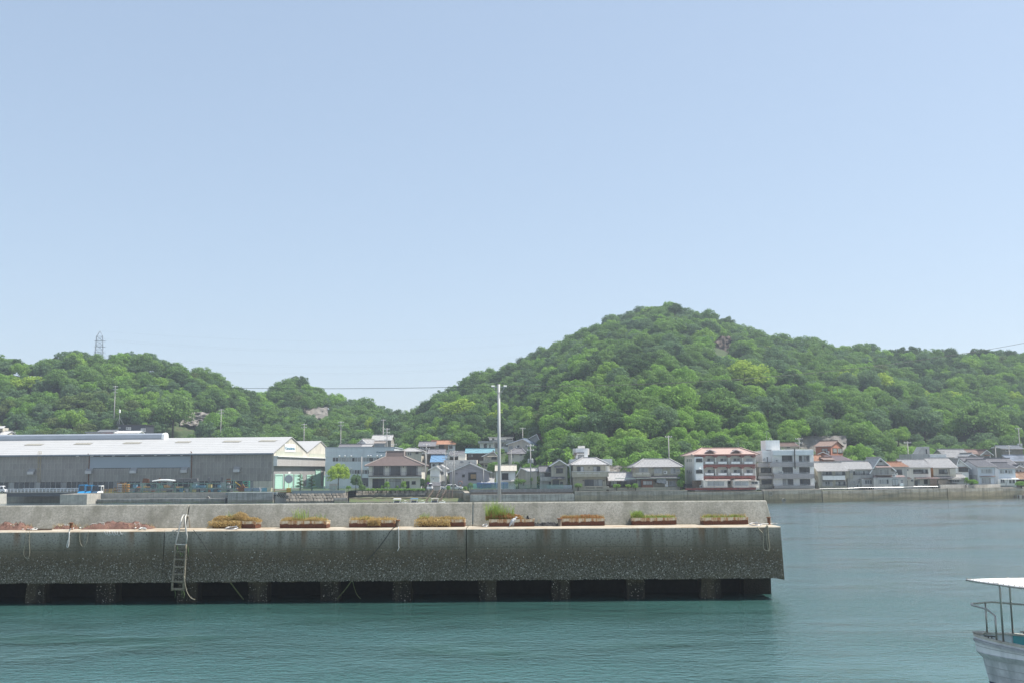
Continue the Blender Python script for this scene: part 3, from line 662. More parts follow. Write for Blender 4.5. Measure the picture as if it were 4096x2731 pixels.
MINT = M('mint_shutter', (0.42, 0.66, 0.55), 0.6, 0.05, 0.4, 0.1)
DARKIN = M('dark_interior', (0.03, 0.032, 0.034), 0.9, 0.2)
# core walls
MB().box(LX, -.1, .15, y_end, -2, EV - .35).build('wall', DARKIN, WE)
Z_W0 = wl(0, 828, 0, Z1)[1]; rows = [wl(600, y)[1] for y in (810, 722, 637, 556, 470)]
ns = 80; sw = (0 - wl(0, 600, 0, Z1)[0] + 3) / ns
def corr(wd, ht):                        # corrugated sheet
    mb = MB(); n = 12; a = []; b = []
    for i in range(n + 1):
        x = wd * i / n; y = -.06 - (.05 if i % 2 else 0); a.append((x, y - .10, 0)); b.append((x, y, ht))
    for i in range(n): mb.poly([a[i], a[i + 1], b[i + 1], b[i]])
    return mb.mesh('cladding_sheet')
xb0, zb0 = wl(1195, 640, 0, Z1); xb1, zb1 = wl(213, 478)
for j in range(4):
    z0, z1 = rows[j], rows[j + 1]; me = corr(sw - .015, z1 - z0 + .12)
    for i in range(ns):
        x = -(i + 1) * sw
        if x > xb0 - .3 and x + sw < xb1 + .5 and z1 > zb0 + .9: continue
        o = link('cladding_sheet', me, CLAD, WE); o.location = (x, -.01 * j, z0 - .05)
MB().box(xb0, xb1, -.20, -.02, zb0, zb1).build('blue_grey_panel', STEELB, WE)
# window strip
mb = MB(); zt = rows[0] - .1; zb = zt - 1.9
for i in range(int(-LX / 1.45)):
    x = -i * 1.45 - 5
    MB().box(x - 1.37, x - .08, -.03, .12, zb + .06, zt).build('pane', GLS if (i * 7) % 5 else CURT, WE)
    mb.box(x - .08, x, -.10, .14, zb, zt)
mb.box(LX, 0, -.12, .14, zb - .1, zb + .05).build('mullions', ALU, WE)
MB().box(LX, 0, -.08, .14, -2, zb - .11).build('plinth', CONC, WE)
MB().box(-4.9, 0, -.11, .13, zb - .09, zt).build('corner_panel', CLADL, WE)
# eaves truss shade painted in as a dark strip, gutter
MB().box(LX, 0, -.02, .3, rows[4] + .1, EV + .0).build('eaves_shade_strip', M('eaves_shade', (.16, .17, .17), .8), WE)
# roofs
def wroof(y0, z0, y1, z1, name, sheets=True):
    mb = MB(); n = Vector((0, -(z1 - z0), y1 - y0)).normalized()
    if n.z < 0: n = -n
    mb.prism([(LX, y0, z0), (.6, y0, z0), (.6, y1, z1), (LX, y1, z1)], [Vector(p) + n * .15 for p in ((LX, y0, z0), (.6, y0, z0), (.6, y1, z1), (LX, y1, z1))])
    r = mb.build(name, ROOFW, WE); L = math.hypot(y1 - y0, z1 - z0); t = Vector((0, y1 - y0, z1 - z0)) / L
    if sheets:
        k = 9; mb = MB()
        for i in range(k):                 # lapped sheet edges
            p = Vector((0, y0, z0)) + t * (L * i / k) + n * .15
            mb.prism([p + Vector((LX, 0, 0)), p + Vector((.6, 0, 0)), p + Vector((.6, 0, 0)) + t * (L / k)], [p + Vector((LX, 0, 0)) + n * .05, p + Vector((.6, 0, 0)) + n * .05, p + Vector((.6, 0, 0)) + t * (L / k) + n * .002])
        mb = MB(); x = LX
        for i in range(k):
            p = Vector((0, y0, z0)) + t * (L * i / k) + n * .15; q = p + t * (L / k)
            mb.poly([p + n * .03 + Vector((LX, 0, 0)), p + n * .03 + Vector((.6, 0, 0)), q + n * .005 + Vector((.6, 0, 0)), q + n * .005 + Vector((LX, 0, 0))])
            mb.poly([p + Vector((LX, 0, 0)), p + Vector((.6, 0, 0)), p + n * .03 + Vector((.6, 0, 0)), p + n * .03 + Vector((LX, 0, 0))])
        mb.build('roof_sheets', ROOFW, r)
    return r, t, n
r1, t1, n1 = wroof(-1.1, EV - .1, ya1, ZA1, 'roof')
wroof(ya1 + .01, ZA1, yv, zv, 'roof')
wroof(yv + .02, zv, ya2, ZA2, 'roof')
wroof(ya2 + .01, ZA2, y_end + .6, zv - .8, 'roof')
MB().box(LX, .6, -1.28, -1.08, EV - .28, EV + .08).build('gutter', M('gutter_grey', (.24, .27, .31), .6), WE)
# skylights on the near slope
SKYL = M('skylight_sheet', (.30, .28, .22), .5, .2)
for zf, x0, x1, y in ((Z1, 330, 595, 335), (Z1, 990, 1250, 323), (Z1, 1650, 1915, 313), (Z2, 0, 228, 300), (Z2, 635, 900, 292), (Z2, 1120, 1380, 285)):
    O = WO + WV * (-1.1) + Vector((0, 0, EV - .1)); nw = Vector((0, 0, n1.z)) + WV * n1.y
    pts = []
    for xx, yy in ((x0, y + 10), (x1 - 40, y + 10), (x1, y - 10), (x0 + 50, y - 10)):
        d = ray(*zp(zf, xx, yy)); p = CAM + d * ((O - CAM).dot(nw) / d.dot(nw)); q = p - WO; pts.append(Vector((q.dot(WU), q.dot(WV), q.z)) + n1 * .22)
    fr = MB().prism(pts, [p + n1 * .06 for p in pts]).build('skylight', SKYL, WE)
    for k in range(7):
        a = pts[0].lerp(pts[1], k / 6); b2 = pts[3].lerp(pts[2], k / 6); MB().bar(a + n1 * .09, b2 + n1 * .09, .08, .06).build('skylight_bar', ALU, fr)
# ridge vent
xe = wl(2235, 230, ya1, Z1)[0]; mb = MB(); prof = [(-1.3, -.5), (-1.45, .2), (-1.2, 1.1), (-.5, 1.5), (.5, 1.5), (1.2, 1.1), (1.4, 0), (1.3, -.5)]
MB().prism([(LX, ya1 + a, ZA1 + b) for a, b in prof], [(xe - .8, ya1 + a, ZA1 + b) for a, b in prof]).build('ridge_vent', M('vent_grey', (.25, .28, .32), .5, .1, .3), WE)
MB().prism([(xe - .79, ya1 + a, ZA1 + b) for a, b in prof], [(xe, ya1 + a * 1.1, ZA1 + b * 1.1) for a, b in prof]).build('vent_end_cap', WHITE, WE)
# gable end
def gable(y0, z0, ya, za, y1, z1):
    MB().prism([(.0, y0, -1), (.0, y0, z0 - .05), (.0, ya, za - .05), (.0, y1, z1 - .05), (.0, y1, -1)], [(.3, y0, -1), (.3, y0, z0 - .05), (.3, ya, za - .05), (.3, y1, z1 - .05), (.3, y1, -1)]).build('gable', CLADL, WE)
    zc = wgp(1500, 480, .3)[1]; n = 14
    for i in range(n):                     # upright sheets
        a = y0 + (y1 - y0) * i / n + .02; b2 = y0 + (y1 - y0) * (i + 1) / n - .02
        h = lambda y: (z0 + (za - z0) * (y - y0) / (ya - y0) if y < ya else za + (z1 - za) * (y - ya) / (y1 - ya)) - .15
        pts = [(.31, a, zc)] + [(.31, a, h(a))] + ([(.31, ya, za - .15)] if a < ya < b2 else []) + [(.31, b2, h(b2)), (.31, b2, zc)]
        MB().prism(pts, [(p[0] + .05, p[1], p[2]) for p in pts]).build('gable_sheet', CLADL, WE)
gable(0, EV, ya1, ZA1, yv, zv); gable(yv + .02, zv, ya2, ZA2, y_end, wgp(2120, 490)[1])
PALEB = M('pale_band', (.44, .45, .37), .8, .06, .4, .3)
for a, b2, c2, d2 in ((1358, 405, 1705, 500), (1800, 440, 2070, 535)):
    q0, zz0 = wgp(a, c2 and d2 - 20, .4); q1, zz1 = wgp(c2, d2, .4); MB().box(.365, .45, q0, q1, max(zz0, zz1) + .1, wgp(a, b2, .4)[1]).build('pale_board', PALEB, WE)
# canopy and band over the doors
zc = wgp(1300, 480, 1.2)[1]; zc2 = wgp(1365, 610, 1.2)[1]
MB().box(.37, 1.7, -.4, y_end + 2, zc - .06, zc + .14).build('canopy', WHITE, WE)
BAND = M('warm_grey_band', (.40, .38, .365), .8, .06, .4, .25)
mb = MB()
for i in range(10):
    a = .2 + (y_end + 1 - .2) * i / 10; MB().box(.38, 1.3, a + .02, .2 + (y_end + 1 - .2) * (i + 1) / 10 - .02, zc2, zc - .065).build('band_panel', BAND, WE)
MB().box(.3, .42, .02, y_end, -1, zc2 - .005).build('door_wall', M('door_wall_grey', (.28, .275, .27), .85, .08, .5, .3), WE)
MB().box(.3, 1.29, -.05, .19, zc2, zc - .065).build('band_end', M('band_end_white', (.62, .63, .62), .7, .08), WE)
def shutter(x0, x1, y0, y1, nm='roller_door'):
    a, z0 = wgp(x0, y1, .42); b2, z1 = wgp(x1, y0, .42); z0 = .02
    mb = MB(); n = 16
    for i in range(n): mb.box(.43, .50 - .02 * (i % 2), a, b2, z0 + (z1 - z0) * i / n, z0 + (z1 - z0) * (i + .97) / n)
    d = mb.build(nm, MINT, WE); t = .35
    MB().box(.43, .62, a - t, a - .01, z0, z1).box(.43, .62, b2 + .01, b2 + t, z0, z1).box(.43, .62, a - t, b2 + t, z1 + .01, z1 + .3).build('door_frame', MINT, d)
shutter(1340, 1440, 735, 920); shutter(1470, 1573, 735, 920); shutter(1598, 1700, 738, 920); shutter(1768, 1868, 742, 920); shutter(1884, 1950, 665, 935); shutter(1990, 2066, 748, 920)
q0, z0 = wgp(1520, 714, .45); q1, z1 = wgp(1550, 690, .45); MB().box(.43, .5, q0, q1, z0, z1).build('notice_board', WHITE, WE)
# name board
q0, z0 = wgp(1472, 400, .5); q1, z1 = wgp(1618, 335, .5)
sb = MB().box(.40, .55, q0, q1, z0 - .35, z1 + .25).build('name_board', WHITE, WE)
mq = (q1 - q0); SIGNM = M('sign_teal_blue', (.02, .17, .27), .5, .1)
text_mesh('Kanadevia', 1.0, SIGNM, sb, (.57, q0 + mq * .06, z0 + .22), Matrix(((0, 0, 1, 0), (1, 0, 0, 0), (0, 1, 0, 0), (0, 0, 0, 1))) @ Matrix.Diagonal((1, (z1 - z0) * .80, 1, 1)), width=mq * .86)
# side fittings
for zf, x, y in ((Z1, 440, 683), (Z1, 1215, 675), (Z1, 1812, 668), (Z2, 140, 660), (Z2, 848, 652)):
    u, z = wl(x, y, -.1, zf); MB().prism([(u - 1, -.1, z - .6), (u - 1, -1.1, z - .8), (u - 1, -1.1, z - .1), (u - 1, -.1, z + .75)], [(u + .75, -.1, z - .6), (u + .75, -1.1, z - .8), (u + .75, -1.1, z - .1), (u + .75, -.1, z + .75)]).build('vent_hood', ALU, WE)
for zf, x, yt, yb in ((Z1, 1186, 470, 860), (Z2, 216, 440, 830)):
    u, z0 = wl(x, yb, -.25, zf); _, z1 = wl(x, yt, -.25, zf); MB().tube([(u, -.28, z0), (u, -.28, z1), (u, -1.1, z1 + .4)], .13, 6).build('downpipe', RUST, WE)
for zf, x, y in [(Z1, x, 470 - (x - 1045) * .010) for x in (1045, 1240, 1373, 1530, 1708, 1920, 2093, 2272)] + [(Z2, 93, 455), (Z2, 210, 448)]:
    u, z = wl(x, y, -.7, zf); MB().prism([(u - .32, -.6, z - .2), (u - .32, -1.0, z - .28), (u - .32, -1.05, z + .05), (u - .32, -.6, z + .16)], [(u + .32, -.6, z - .2), (u + .32, -1.0, z - .28), (u + .32, -1.05, z + .05), (u + .32, -.6, z + .16)]).tube([(u, -.55, z), (u, .0, z + .25)], .04, 5).build('floodlight', WHITE, WE)
u, z0 = wl(522, 830, -.4, Z1); _, z1 = wl(535, 410, -.4, Z1); mb = MB()
for du in (-.28, .28): mb.tube([(u + du, -.45, z0), (u + du, -.45, z1)], .04, 5)
for k in range(int((z1 - z0) / .45)): mb.tube([(u - .28, -.45, z0 + k * .45), (u + .28, -.45, z0 + k * .45)], .025, 4)
for k in range(5):
    z = z0 + 2.2 + k * (z1 - z0 - 2.4) / 4; mb.tube([(u - .3, -.45, z), (u - .4, -.9, z), (u, -1.15, z), (u + .4, -.9, z), (u + .3, -.45, z)], .03, 4)
for du in (-.4, 0, .4): mb.tube([(u + du, -1.15 + abs(du) * .6, z0 + 2.2), (u + du, -1.15 + abs(du) * .6, z1 - .2)], .025, 4)
mb.build('caged_ladder', M('ladder_tan', (.42, .33, .18), .7, .2), WE)

# ================================================================== pale blue office building behind
ob = Bld('office_building', 'pale blue panelled office building with two window strips and company lettering', 'office', Z3, 0, 1195, 292, 0.0)
ob.o = ob.o; ob.body(1303, 418, 22, BLUEW, 1.0)
for i in range(13):
    for y0, y1 in ((420, 508), (512, 597), (684, 758), (762, 832), (914, 980)):
        a, zA = ob.pl(2 + i * 100, y1); b2, zB = ob.pl(0 + (i + 1) * 100, y0); MB().box(a + .02, b2 - .02, -.07, -.003, zA, zB).build('facade_panel', BLUEW, ob.e)
OFD = M('office_strip', (.09, .10, .11), .4)
for y0, y1 in ((602, 678), (836, 910)):
    x = 145
    while x < 1290:
        wd = ob.rng.choice((44, 52, 52, 80)); ob.win(x, y0, min(x + wd, 1300), y1, 1, 'd' if ob.rng.random() < .62 else 'c', sill=False); x += wd + 4
for x, y in ((275, 577), (378, 577), (495, 577), (813, 573), (862, 573), (984, 573), (1060, 572), (493, 808), (810, 803)):
    u, z = ob.pl(x, y); MB().lathe([(.28, 0), (.3, .1), (.22, .3), (.05, .38)], n=10).build('round_vent', WHITE, ob.e).matrix_local = Matrix.Translation((u, -.07, z)) @ Matrix.Rotation(R(90), 4, 'X')
a, z0 = ob.pl(973, 514); b2, z1 = ob.pl(1255, 482)
text_mesh('Kanadevia', (z1 - z0) * 1.35, M('office_letters', (.02, .12, .17), .5, .1), ob.e, (a, -.10, z0), Matrix.Rotation(R(90), 4, 'X'), width=b2 - a, ext=.05)
ob.box('ground_floor', 640, 985, 815, 1150, -.06, -.004, M('office_dark', (.10, .10, .11), .6)); ob.win(725, 1090, 765, 1130, 1, 'd', v=-.06)
MB().box(-.2, ob.w + .2, -.2, 22.2, ob.h + .002, ob.h + .25).build('roof', M('office_roof', (.40, .45, .5), .5, .05), ob.e)
# ================================================================== houses, right shore (from the olive houses to the far end)
H = Bld
TILES = TILE
# --- olive gabled house
b = H('house', 'small olive house with its gable to the water beside the metal fence', 'house', Z5, 385, 880, 229)
b.body(612, 572, 8, OLIVE); b.gable_v(500, 500, TILED)
b.win(450, 620, 548, 685, 2, 'd', fm=DARKF); b.win(398, 785, 493, 862, 2, 'm', fm=DARKF); b.win(507, 815, 549, 862, 1, 'd', fm=DARKF)
b.pent(425, 565, 582, 605, .7, TILED); b.pent(375, 572, 742, 768, .9, TILED); b.pipe([(606, 580), (606, 860)])
b = H('house', 'low grey wing house with balcony left of the olive gable', 'house', Z5, 225, 860, 232); b.body(384, 662, 7, GREYW); b.gable_x(598, TILED)
b.win(282, 685, 368, 742, 2, 'd', fm=DARKF); b.box('balcony', 222, 742, 384, 800, -1.0, -.1, GREYW); b.rail(222, 722, 384, 742, -.95); b.win(345, 815, 384, 858, 1, 'd', fm=DARKF)
# --- olive hip roofed house with long balcony
b = H('house', 'olive house with hipped tile roof and long first floor balcony', 'house', Z5, 700, 905, 227)
b.body(1166, 555, 9, OLIVE); b.hip(470, 838, 1022, TILE)
for x0, x1 in ((755, 851), (990, 1088)): b.win(x0, 592, x1, 700, 2, 'm', fm=DARKF)
b.lamp(927, 610); b.lamp(842, 795); b.lamp(1142, 795)
bal = b.box('balcony', 680, 668, 1210, 745, -1.4, -.02, OLIVE); u0, z0 = b.pl(680, 668, -1.4); u1, _ = b.pl(1210, 668, -1.4); MB().box(u0 - .05, u1 + .05, -1.45, -.01, z0 + .002, z0 + .07).build('balcony_coping', WHITE, bal)
b.rail(868, 684, 975, 702, -1.45, mat=WHITE, name='balustrade_grille'); b.rail(755, 684, 850, 702, -1.45, mat=WHITE, name='balustrade_grille'); b.rail(990, 684, 1085, 702, -1.45, mat=WHITE, name='balustrade_grille')
b.win(862, 780, 1122, 880, 4, 'm', fm=DARKF); b.pipe([(1170, 560), (1200, 700), (1200, 860)])
b.box('terrace_wall', 700, 880, 848, 938, -2.2, -1.9, OLIVE); b.box('terrace_wall', 853, 875, 1215, 930, -2.6, -2.2, OLIVE)
for x0, x1 in ((878, 1008), (1036, 1128)): b.rail(x0, 890, x1, 910, -2.63, mat=DARKF, name='balustrade_grille')
# --- white house behind it
b = H('house', 'white concrete house with roof tower behind the olive hipped house', 'house', Z5, 662, 860, 241); b.body(1225, 582, 8, WHITE)
b.box('upper_slab', 658, 485, 1262, 578, -1.2, 8, WHITE); t = b.box('roof_tower', 735, 330, 908, 484, .6, 5, WHITE); b.box('tower_eaves', 703, 332, 930, 425, 1.2, 4.8, OFFW)
b.box('water_tank', 772, 293, 868, 329, 1.5, 4, OFFW); b.win(767, 425, 853, 482, 3, 'c', v=.6, fm=DARKF); b.box('window_hood', 757, 390, 856, 403, .1, .58, DARKF)
b.box('side_block', 1208, 660, 1322, 725, -2.2, 3, OFFW)
# outdoor stair
mb = MB(); 
for k in range(9):
    u, z = b.pl(706 + k * 3.5, 482 - k * 11, .2); mb.box(u - .5, u + .35, .2, .9, z - .06, z)
mb.build('stair_treads', RUST, b.e)
# --- long olive house
b = H('house', 'long olive house with hipped roof, lower pent roof and timber bay window', 'house', Z5, 1605, 912, 227)
b.body(2246, 588, 9, OLIVE); b.hip(487, 1716, 2090, TILE)
b.win(1650, 612, 1680, 680, 1, 'c'); b.win(1680, 615, 1782, 676, 2, 'c'); b.win(1872, 618, 1980, 690, 2, 'c', rail=True); b.win(2110, 615, 2180, 690, 2, 'c', rail=True); b.win(2190, 632, 2234, 662, 1, 'c')
b.ac(2030, 677); b.pent(1842, 1998, 600, 612, .6, DARKF, rolls=False); b.pent(1640, 1822, 596, 606, .6, DARKF, rolls=False); b.box('bay_box', 1866, 692, 1982, 728, -.5, -.02, OLIVE)
b.box('balcony', 1566, 678, 1822, 742, -1.3, -.02, OLIVE); b.rail(1605, 688, 1690, 706, -1.35, mat=WHITE, name='balustrade_grille'); b.rail(1715, 688, 1800, 706, -1.35, mat=WHITE, name='balustrade_grille')
b.pent(1600, 2232, 728, 764, 1.8, TILED); u0, z0 = b.pl(1310, 768, -1.9); u1, _ = b.pl(2232, 758, -1.9); MB().bar((u0, -1.9, z0), (u1, -1.9, z0 + .05), .12, .12).build('gutter', M('verdigris', (.42, .50, .42), .6), b.e)
b.win(1465, 790, 1675, 885, 4, 'm', v=-.4, fm=DARKF, sill=False); b.win(2090, 800, 2178, 872, 2, 'c'); b.win(1880, 795, 2000, 830, 3, 'm', fm=DARKF)
bay = b.box('timber_bay', 1692, 790, 1852, 902, -2.2, -.4, M('red_timber', (.20, .085, .05), .75, .2, 2, .2)); b.win(1706, 800, 1842, 858, 3, 'c', v=-2.2, fm=WOODD); b.box('bay_hood', 1684, 776, 1860, 789, -2.5, -.3, WOODD)
b.box('white_panel', 2026, 798, 2068, 884, -1.2, -1.1, WHITE)
# torn sheet
u0, z0 = b.pl(1905, 775, -1.6); u1, z1 = b.pl(2045, 850, -1.6); mb = MB(); n = 8
for i in range(n):
    a = u0 + (u1 - u0) * i / n; c2 = u0 + (u1 - u0) * (i + 1) / n; f = lambda k: z0 - .8 - (z0 - z1 - .8) * (k / n) ** 2
    mb.prism([(a, -1.6 - .1 * (i % 2), z0), (c2, -1.6 - .1 * ((i + 1) % 2), z0), (c2, -1.65 - .1 * ((i + 1) % 2), f(i + 1)), (a, -1.65 - .1 * (i % 2), f(i))], [(a, -1.57 - .1 * (i % 2), z0), (c2, -1.57 - .1 * ((i + 1) % 2), z0), (c2, -1.62 - .1 * ((i + 1) % 2), f(i + 1)), (a, -1.62 - .1 * (i % 2), f(i))])
mb.build('torn_blind', M('grey_tarp', (.28, .30, .31), .7), b.e)
b.box('garden_wall', 1215, 893, 2250, 940, -2.9, -2.6, OLIVE)
b = H('house', 'single storey tiled annex between the two olive houses', 'house', Z5, 1225, 912, 228); b.body(1590, 780, 8, WOODD); b.gable_x(690, TILE, ov=.9)
b.win(1240, 800, 1330, 870, 2, 'm', fm=DARKF); b.win(1390, 790, 1450, 885, 2, 'd', fm=DARKF)

# --- apartment block with red bands
REDB = M('brick_red_band', (.23, .078, .062), .75, .12, .8, .2); PEEL = M('peeling_red', (.22, .06, .05), .85, .6, 1.2, .3)
b = H('apartment_block', 'three storey white apartment block with red balcony bands and hipped roof', 'apartment block', Z6, 318, 972, 224)
b.body(1262, 445, 13, OFFW, 1.0); rf = b.hip(357, 425, 1020, M('pink_tile_roof', (.40, .285, .245), .7, .12, 2, .1), ov=.75, rolls=False)
for a, c2 in ((0, 0),): pass
for yt, yb, x0 in ((447, 478, 315), (607, 652, 440), (787, 832, 446)):
    b.box('balcony_band', x0, yt, 1262, yb, -1.35, -.02, REDB)
    for xc in (455, 640, 850, 1058, 1240):
        u0, z0 = b.pl(xc - 38, yb, -1.33); u1, _ = b.pl(xc + 38, yb, -1.33); hh = .32
        MB().prism([(u0, -1.3, z0 - .002), (u1, -1.3, z0 - .002), (u1 - .45, -1.3, z0 - hh), (u0 + .45, -1.3, z0 - hh)], [(u0, -.05, z0 - .002), (u1, -.05, z0 - .002), (u1 - .45, -.05, z0 - hh), (u0 + .45, -.05, z0 - hh)]).build('haunch', REDB, b.e)
for k, x in enumerate((505, 710, 915, 1118)):
    b.win(x, 515, x + 98, 566, 2, 'm'); b.win(x + 6, 692, x + 104, 775 if k in (0, 3) else 745, 2, 'm')
    for y in (570, 748): b.box('balcony_panel', x - 30, y, x + 36, y + 29, -1.33, -1.28, WHITE); b.box('balcony_panel', x + 38, y, x + 102, y + 29, -1.33, -1.28, WHITE)
    b.rail(x - 62, 560, x + 140, 604, -1.2, mat=ALU, bars=0); b.rail(x - 62, 738, x + 140, 784, -1.2, mat=ALU, bars=0)
    b.pipe([(x + 122, 490), (x + 122, 604)]); b.pipe([(x + 128, 660), (x + 128, 784)]); b.ac(x + 70, 590 if k % 2 else 770, v=-.3, w=.7)
for x in (636, 846, 1056): b.box('party_wall', x - 4, 480, x + 4, 605, -1.1, -.01, OFFW); b.box('party_wall', x - 4, 655, x + 4, 785, -1.1, -.01, OFFW)
st = b.box('stair_bay', 328, 496, 438, 858, -1.6, -.03, WHITE)
b.win(330, 515, 428, 570, 3, 'd', v=-1.6, fm=DARKF); b.win(330, 693, 430, 748, 2, 'd', v=-1.6, fm=DARKF); u, z = b.pl(385, 682, -1.7); MB().lathe([(.22, 0), (.25, .12), (.08, .25)], (u, -1.75, z), 8).build('stair_lamp', WHITE, b.e)
for x in (190, 220, 250):
    for y in (525, 700): b.swin(x, y, x + 12, y + 42, 0, 'l', 1, 'd')
for x0, x1 in ((448, 820), (908, 1158)):
    b.box('ground_extension', x0, 858, x1, 972, -3.0, -.01, OFFW); b.pent(x0 - 6, x1 + 4, 838, 858, 3.3, M('pinkish_sheet', (.52, .44, .40), .6), rolls=False)
b.box('ground_extension', 1160, 865, 1322, 968, -2.4, -.01, OFFW); b.win(1198, 877, 1297, 917, 2, 'm', v=-2.4); b.box('sheet_roof', 1165, 850, 1275, 862, -2.8, -.0, M('pinkish_sheet', None))
b.win(510, 877, 612, 943, 2, 'c', v=-3.0); b.win(622, 877, 766, 943, 2, 'c', v=-3.0); b.win(935, 877, 1037, 938, 2, 'c', v=-3.0); b.win(1045, 877, 1148, 938, 2, 'c', v=-3.0)
b.win(826, 872, 876, 920, 1, 'd'); b.box('open_garage', 155, 915, 268, 968, -.5, 2, DARKIN); b.box('porch_wall', 272, 862, 440, 968, -.3, -.02, M('porch_brown', (.20, .15, .11), .85, .4, 3)); b.ac(412, 955, v=-1.2)
b.box('red_plinth', 160, 974, 1268, 1014, -3.2, -2.9, PEEL); b.box('white_plinth', 1270, 970, 1325, 1005, -3.0, -2.4, OFFW)
for x in (560, 968):
    u0, z0 = b.pl(x - 95, 422, .4); u1, _ = b.pl(x + 95, 422, .4); ua, za = b.pl(x - 15, 376, .4)
    MB().prism([(u0, .4, z0), (u1, .4, z0), (ua, .4, za)], [(u0 + 1, 4, z0 + .3), (u1 - 1, 4, z0 + .3), (ua, 4, za)]).build('dormer', M('pink_tile_roof', None), rf)
    MB().prism([(u0 + .5, .36, z0 + .02), (u1 - .5, .36, z0 + .02), (ua, .36, za - .25)], [(u0 + .5, .39, z0 + .02), (u1 - .5, .39, z0 + .02), (ua, .39, za - .25)]).build('dormer_louvre', DARKF, rf)
    MB().bar((u0, .3, z0), (ua, .3, za), .12, .12).bar((ua, .3, za), (u1, .3, z0), .12, .12).build('dormer_trim', WHITE, rf)
b.antenna(992, 345, 230, 6); b.pipe([(915, 850), (915, 1010)], v=-3.1); b.pipe([(615, 870), (615, 980)], v=-3.1)

# --- white flats with grey balconies
GB = M('mauve_grey_balcony', (.36, .335, .335), .8, .06, .6, .2)
b = H('apartment_block', 'white three storey flats with grey balconies, tower block and black flue pipe', 'apartment block', Z6, 1545, 985, 226)
b.body(2168, 400, 13, WHITE, 1.0); b.flat(.35)
b.box('roof_fascia', 1532, 386, 2170, 466, -1.3, -.02, M('textured_white', (.66, .68, .69), .8, .08, 4, .15))
for yt, yb, x0, x1 in ((576, 650, 1490, 2176), (757, 832, 1556, 2184), (940, 988, 1560, 2192)): b.box('balcony_band', x0, yt, x1, yb, -1.5, -.02, GB); b.rail(x0 + 5, yt - 24, x1 - 10, yt - 2, -1.4, mat=ALU, bars=0)
for y0, y1, sx in ((470, 570, 0), (652, 752, 6), (838, 936, 14)):
    b.win(1678 + sx, y0, 1838 + sx, y1, 4, 'd' if sx == 6 else 'm', fm=DARKF, sill=False); b.win(1946 + sx, y0, 2105 + sx, y1, 3 + (sx == 0), 'd' if sx == 6 else 'm', fm=DARKF, sill=False)
b.box('side_wing', 1372, 395, 1540, 575, .8, 9, WHITE); b.box('wing_band', 1300, 588, 1490, 650, -.4, 8, GB); b.box('wing_lower', 1330, 650, 1530, 985, 1.4, 8, OFFW)
b.win(1345, 660, 1525, 735, 3, 'd', v=1.4, fm=DARKF); b.win(1360, 845, 1530, 915, 3, 'd', v=1.4, fm=DARKF)
for y in (738, 922): b.rail(1312, y, 1552, y + 66, -.6, mat=DARKF, bars=.1)
b.box('wing_slab', 1312, 792, 1552, 834, -.7, 7, GB)
b.win(1438, 492, 1455, 572, 1, 'd', v=.8); b.win(1402, 512, 1414, 555, 1, 'd', v=.8); b.win(1378, 515, 1388, 555, 1, 'd', v=.8)
b.box('stair_tower', 1425, 231, 1640, 386, 1.0, 5.5, WHITE); b.antenna(1438, 232, 90, 3)
b.pipe([(1874, 360), (1876, 520), (1884, 640), (1884, 675)], r=.14, v=-1.8, mat=DARKF, name='flue_pipe'); b.ac(1662, 737, v=-.2); b.ac(1595, 553, v=-.2)
b.rail(1645, 345, 1950, 378, 8, mat=DARKF, bars=.15)
u, z = b.pl(1498, 232, 3); MB().tube([(u - .25, 3, z), (u - .25, 3, z + .5), (u + .25, 3, z + .5), (u + .25, 3, z)], .04, 5).build('vent_pipe', ALU, b.e)
# behind: brown roofed bungalow
b = H('house', 'brown roofed bungalow behind the white flats', 'house', Z6, 1660, 385, 262); b.body(1935, 325, 8, OFFW, 4); b.gable_x(283, TILEB); b.win(1750, 330, 1800, 360, 2, 'm')

# --- red-brown house seen on the corner
TERR = M('terracotta_render', (.40, .165, .105), .85, .12, .8, .2)
b = H('house', 'terracotta rendered house with brown gabled roof below the rock cut', 'house', Z7, 300, 590, 268, R(-38)); b.body(580, 385, 8.5, TERR, 4); b.gable_x(305, TILEB)
b.win(412, 430, 520, 487, 2, 'c', fm=DARKF); b.ac(530, 505); b.swin(612, 428, 692, 508, b.w, 'r', 3, 'c', DARKF); b.swin(712, 430, 794, 512, b.w, 'r', 3, 'c', DARKF)
b = H('house', 'low terracotta annex with flat gabled roofs under the red-brown house', 'house', Z7, 290, 640, 263, R(-20)); b.body(560, 560, 6, TERR, 3); b.gable_v(430, 500, TILEB, rolls=False)
b = H('house', 'house with small orange tile roof behind the white flats', 'house', Z7, 232, 700, 252); b.body(428, 658, 6, BEIGE, 3); b.gable_x(568, TILEO); b.win(260, 662, 420, 690, 4, 'd')
b = H('shed', 'low terracotta shed with lean roof behind the striped roofs', 'shed', Z7, 455, 705, 250); b.body(625, 640, 5, TERR, 3); b.gable_x(610, TILEB, rolls=False)
b = H('house', 'grey gabled house with mauve roof behind the striped roofs', 'house', Z7, 640, 700, 252, R(22)); b.body(960, 655, 7, GREYW, 3); b.gable_x(585, M('mauve_roof', (.27, .21, .21), .6, .15))

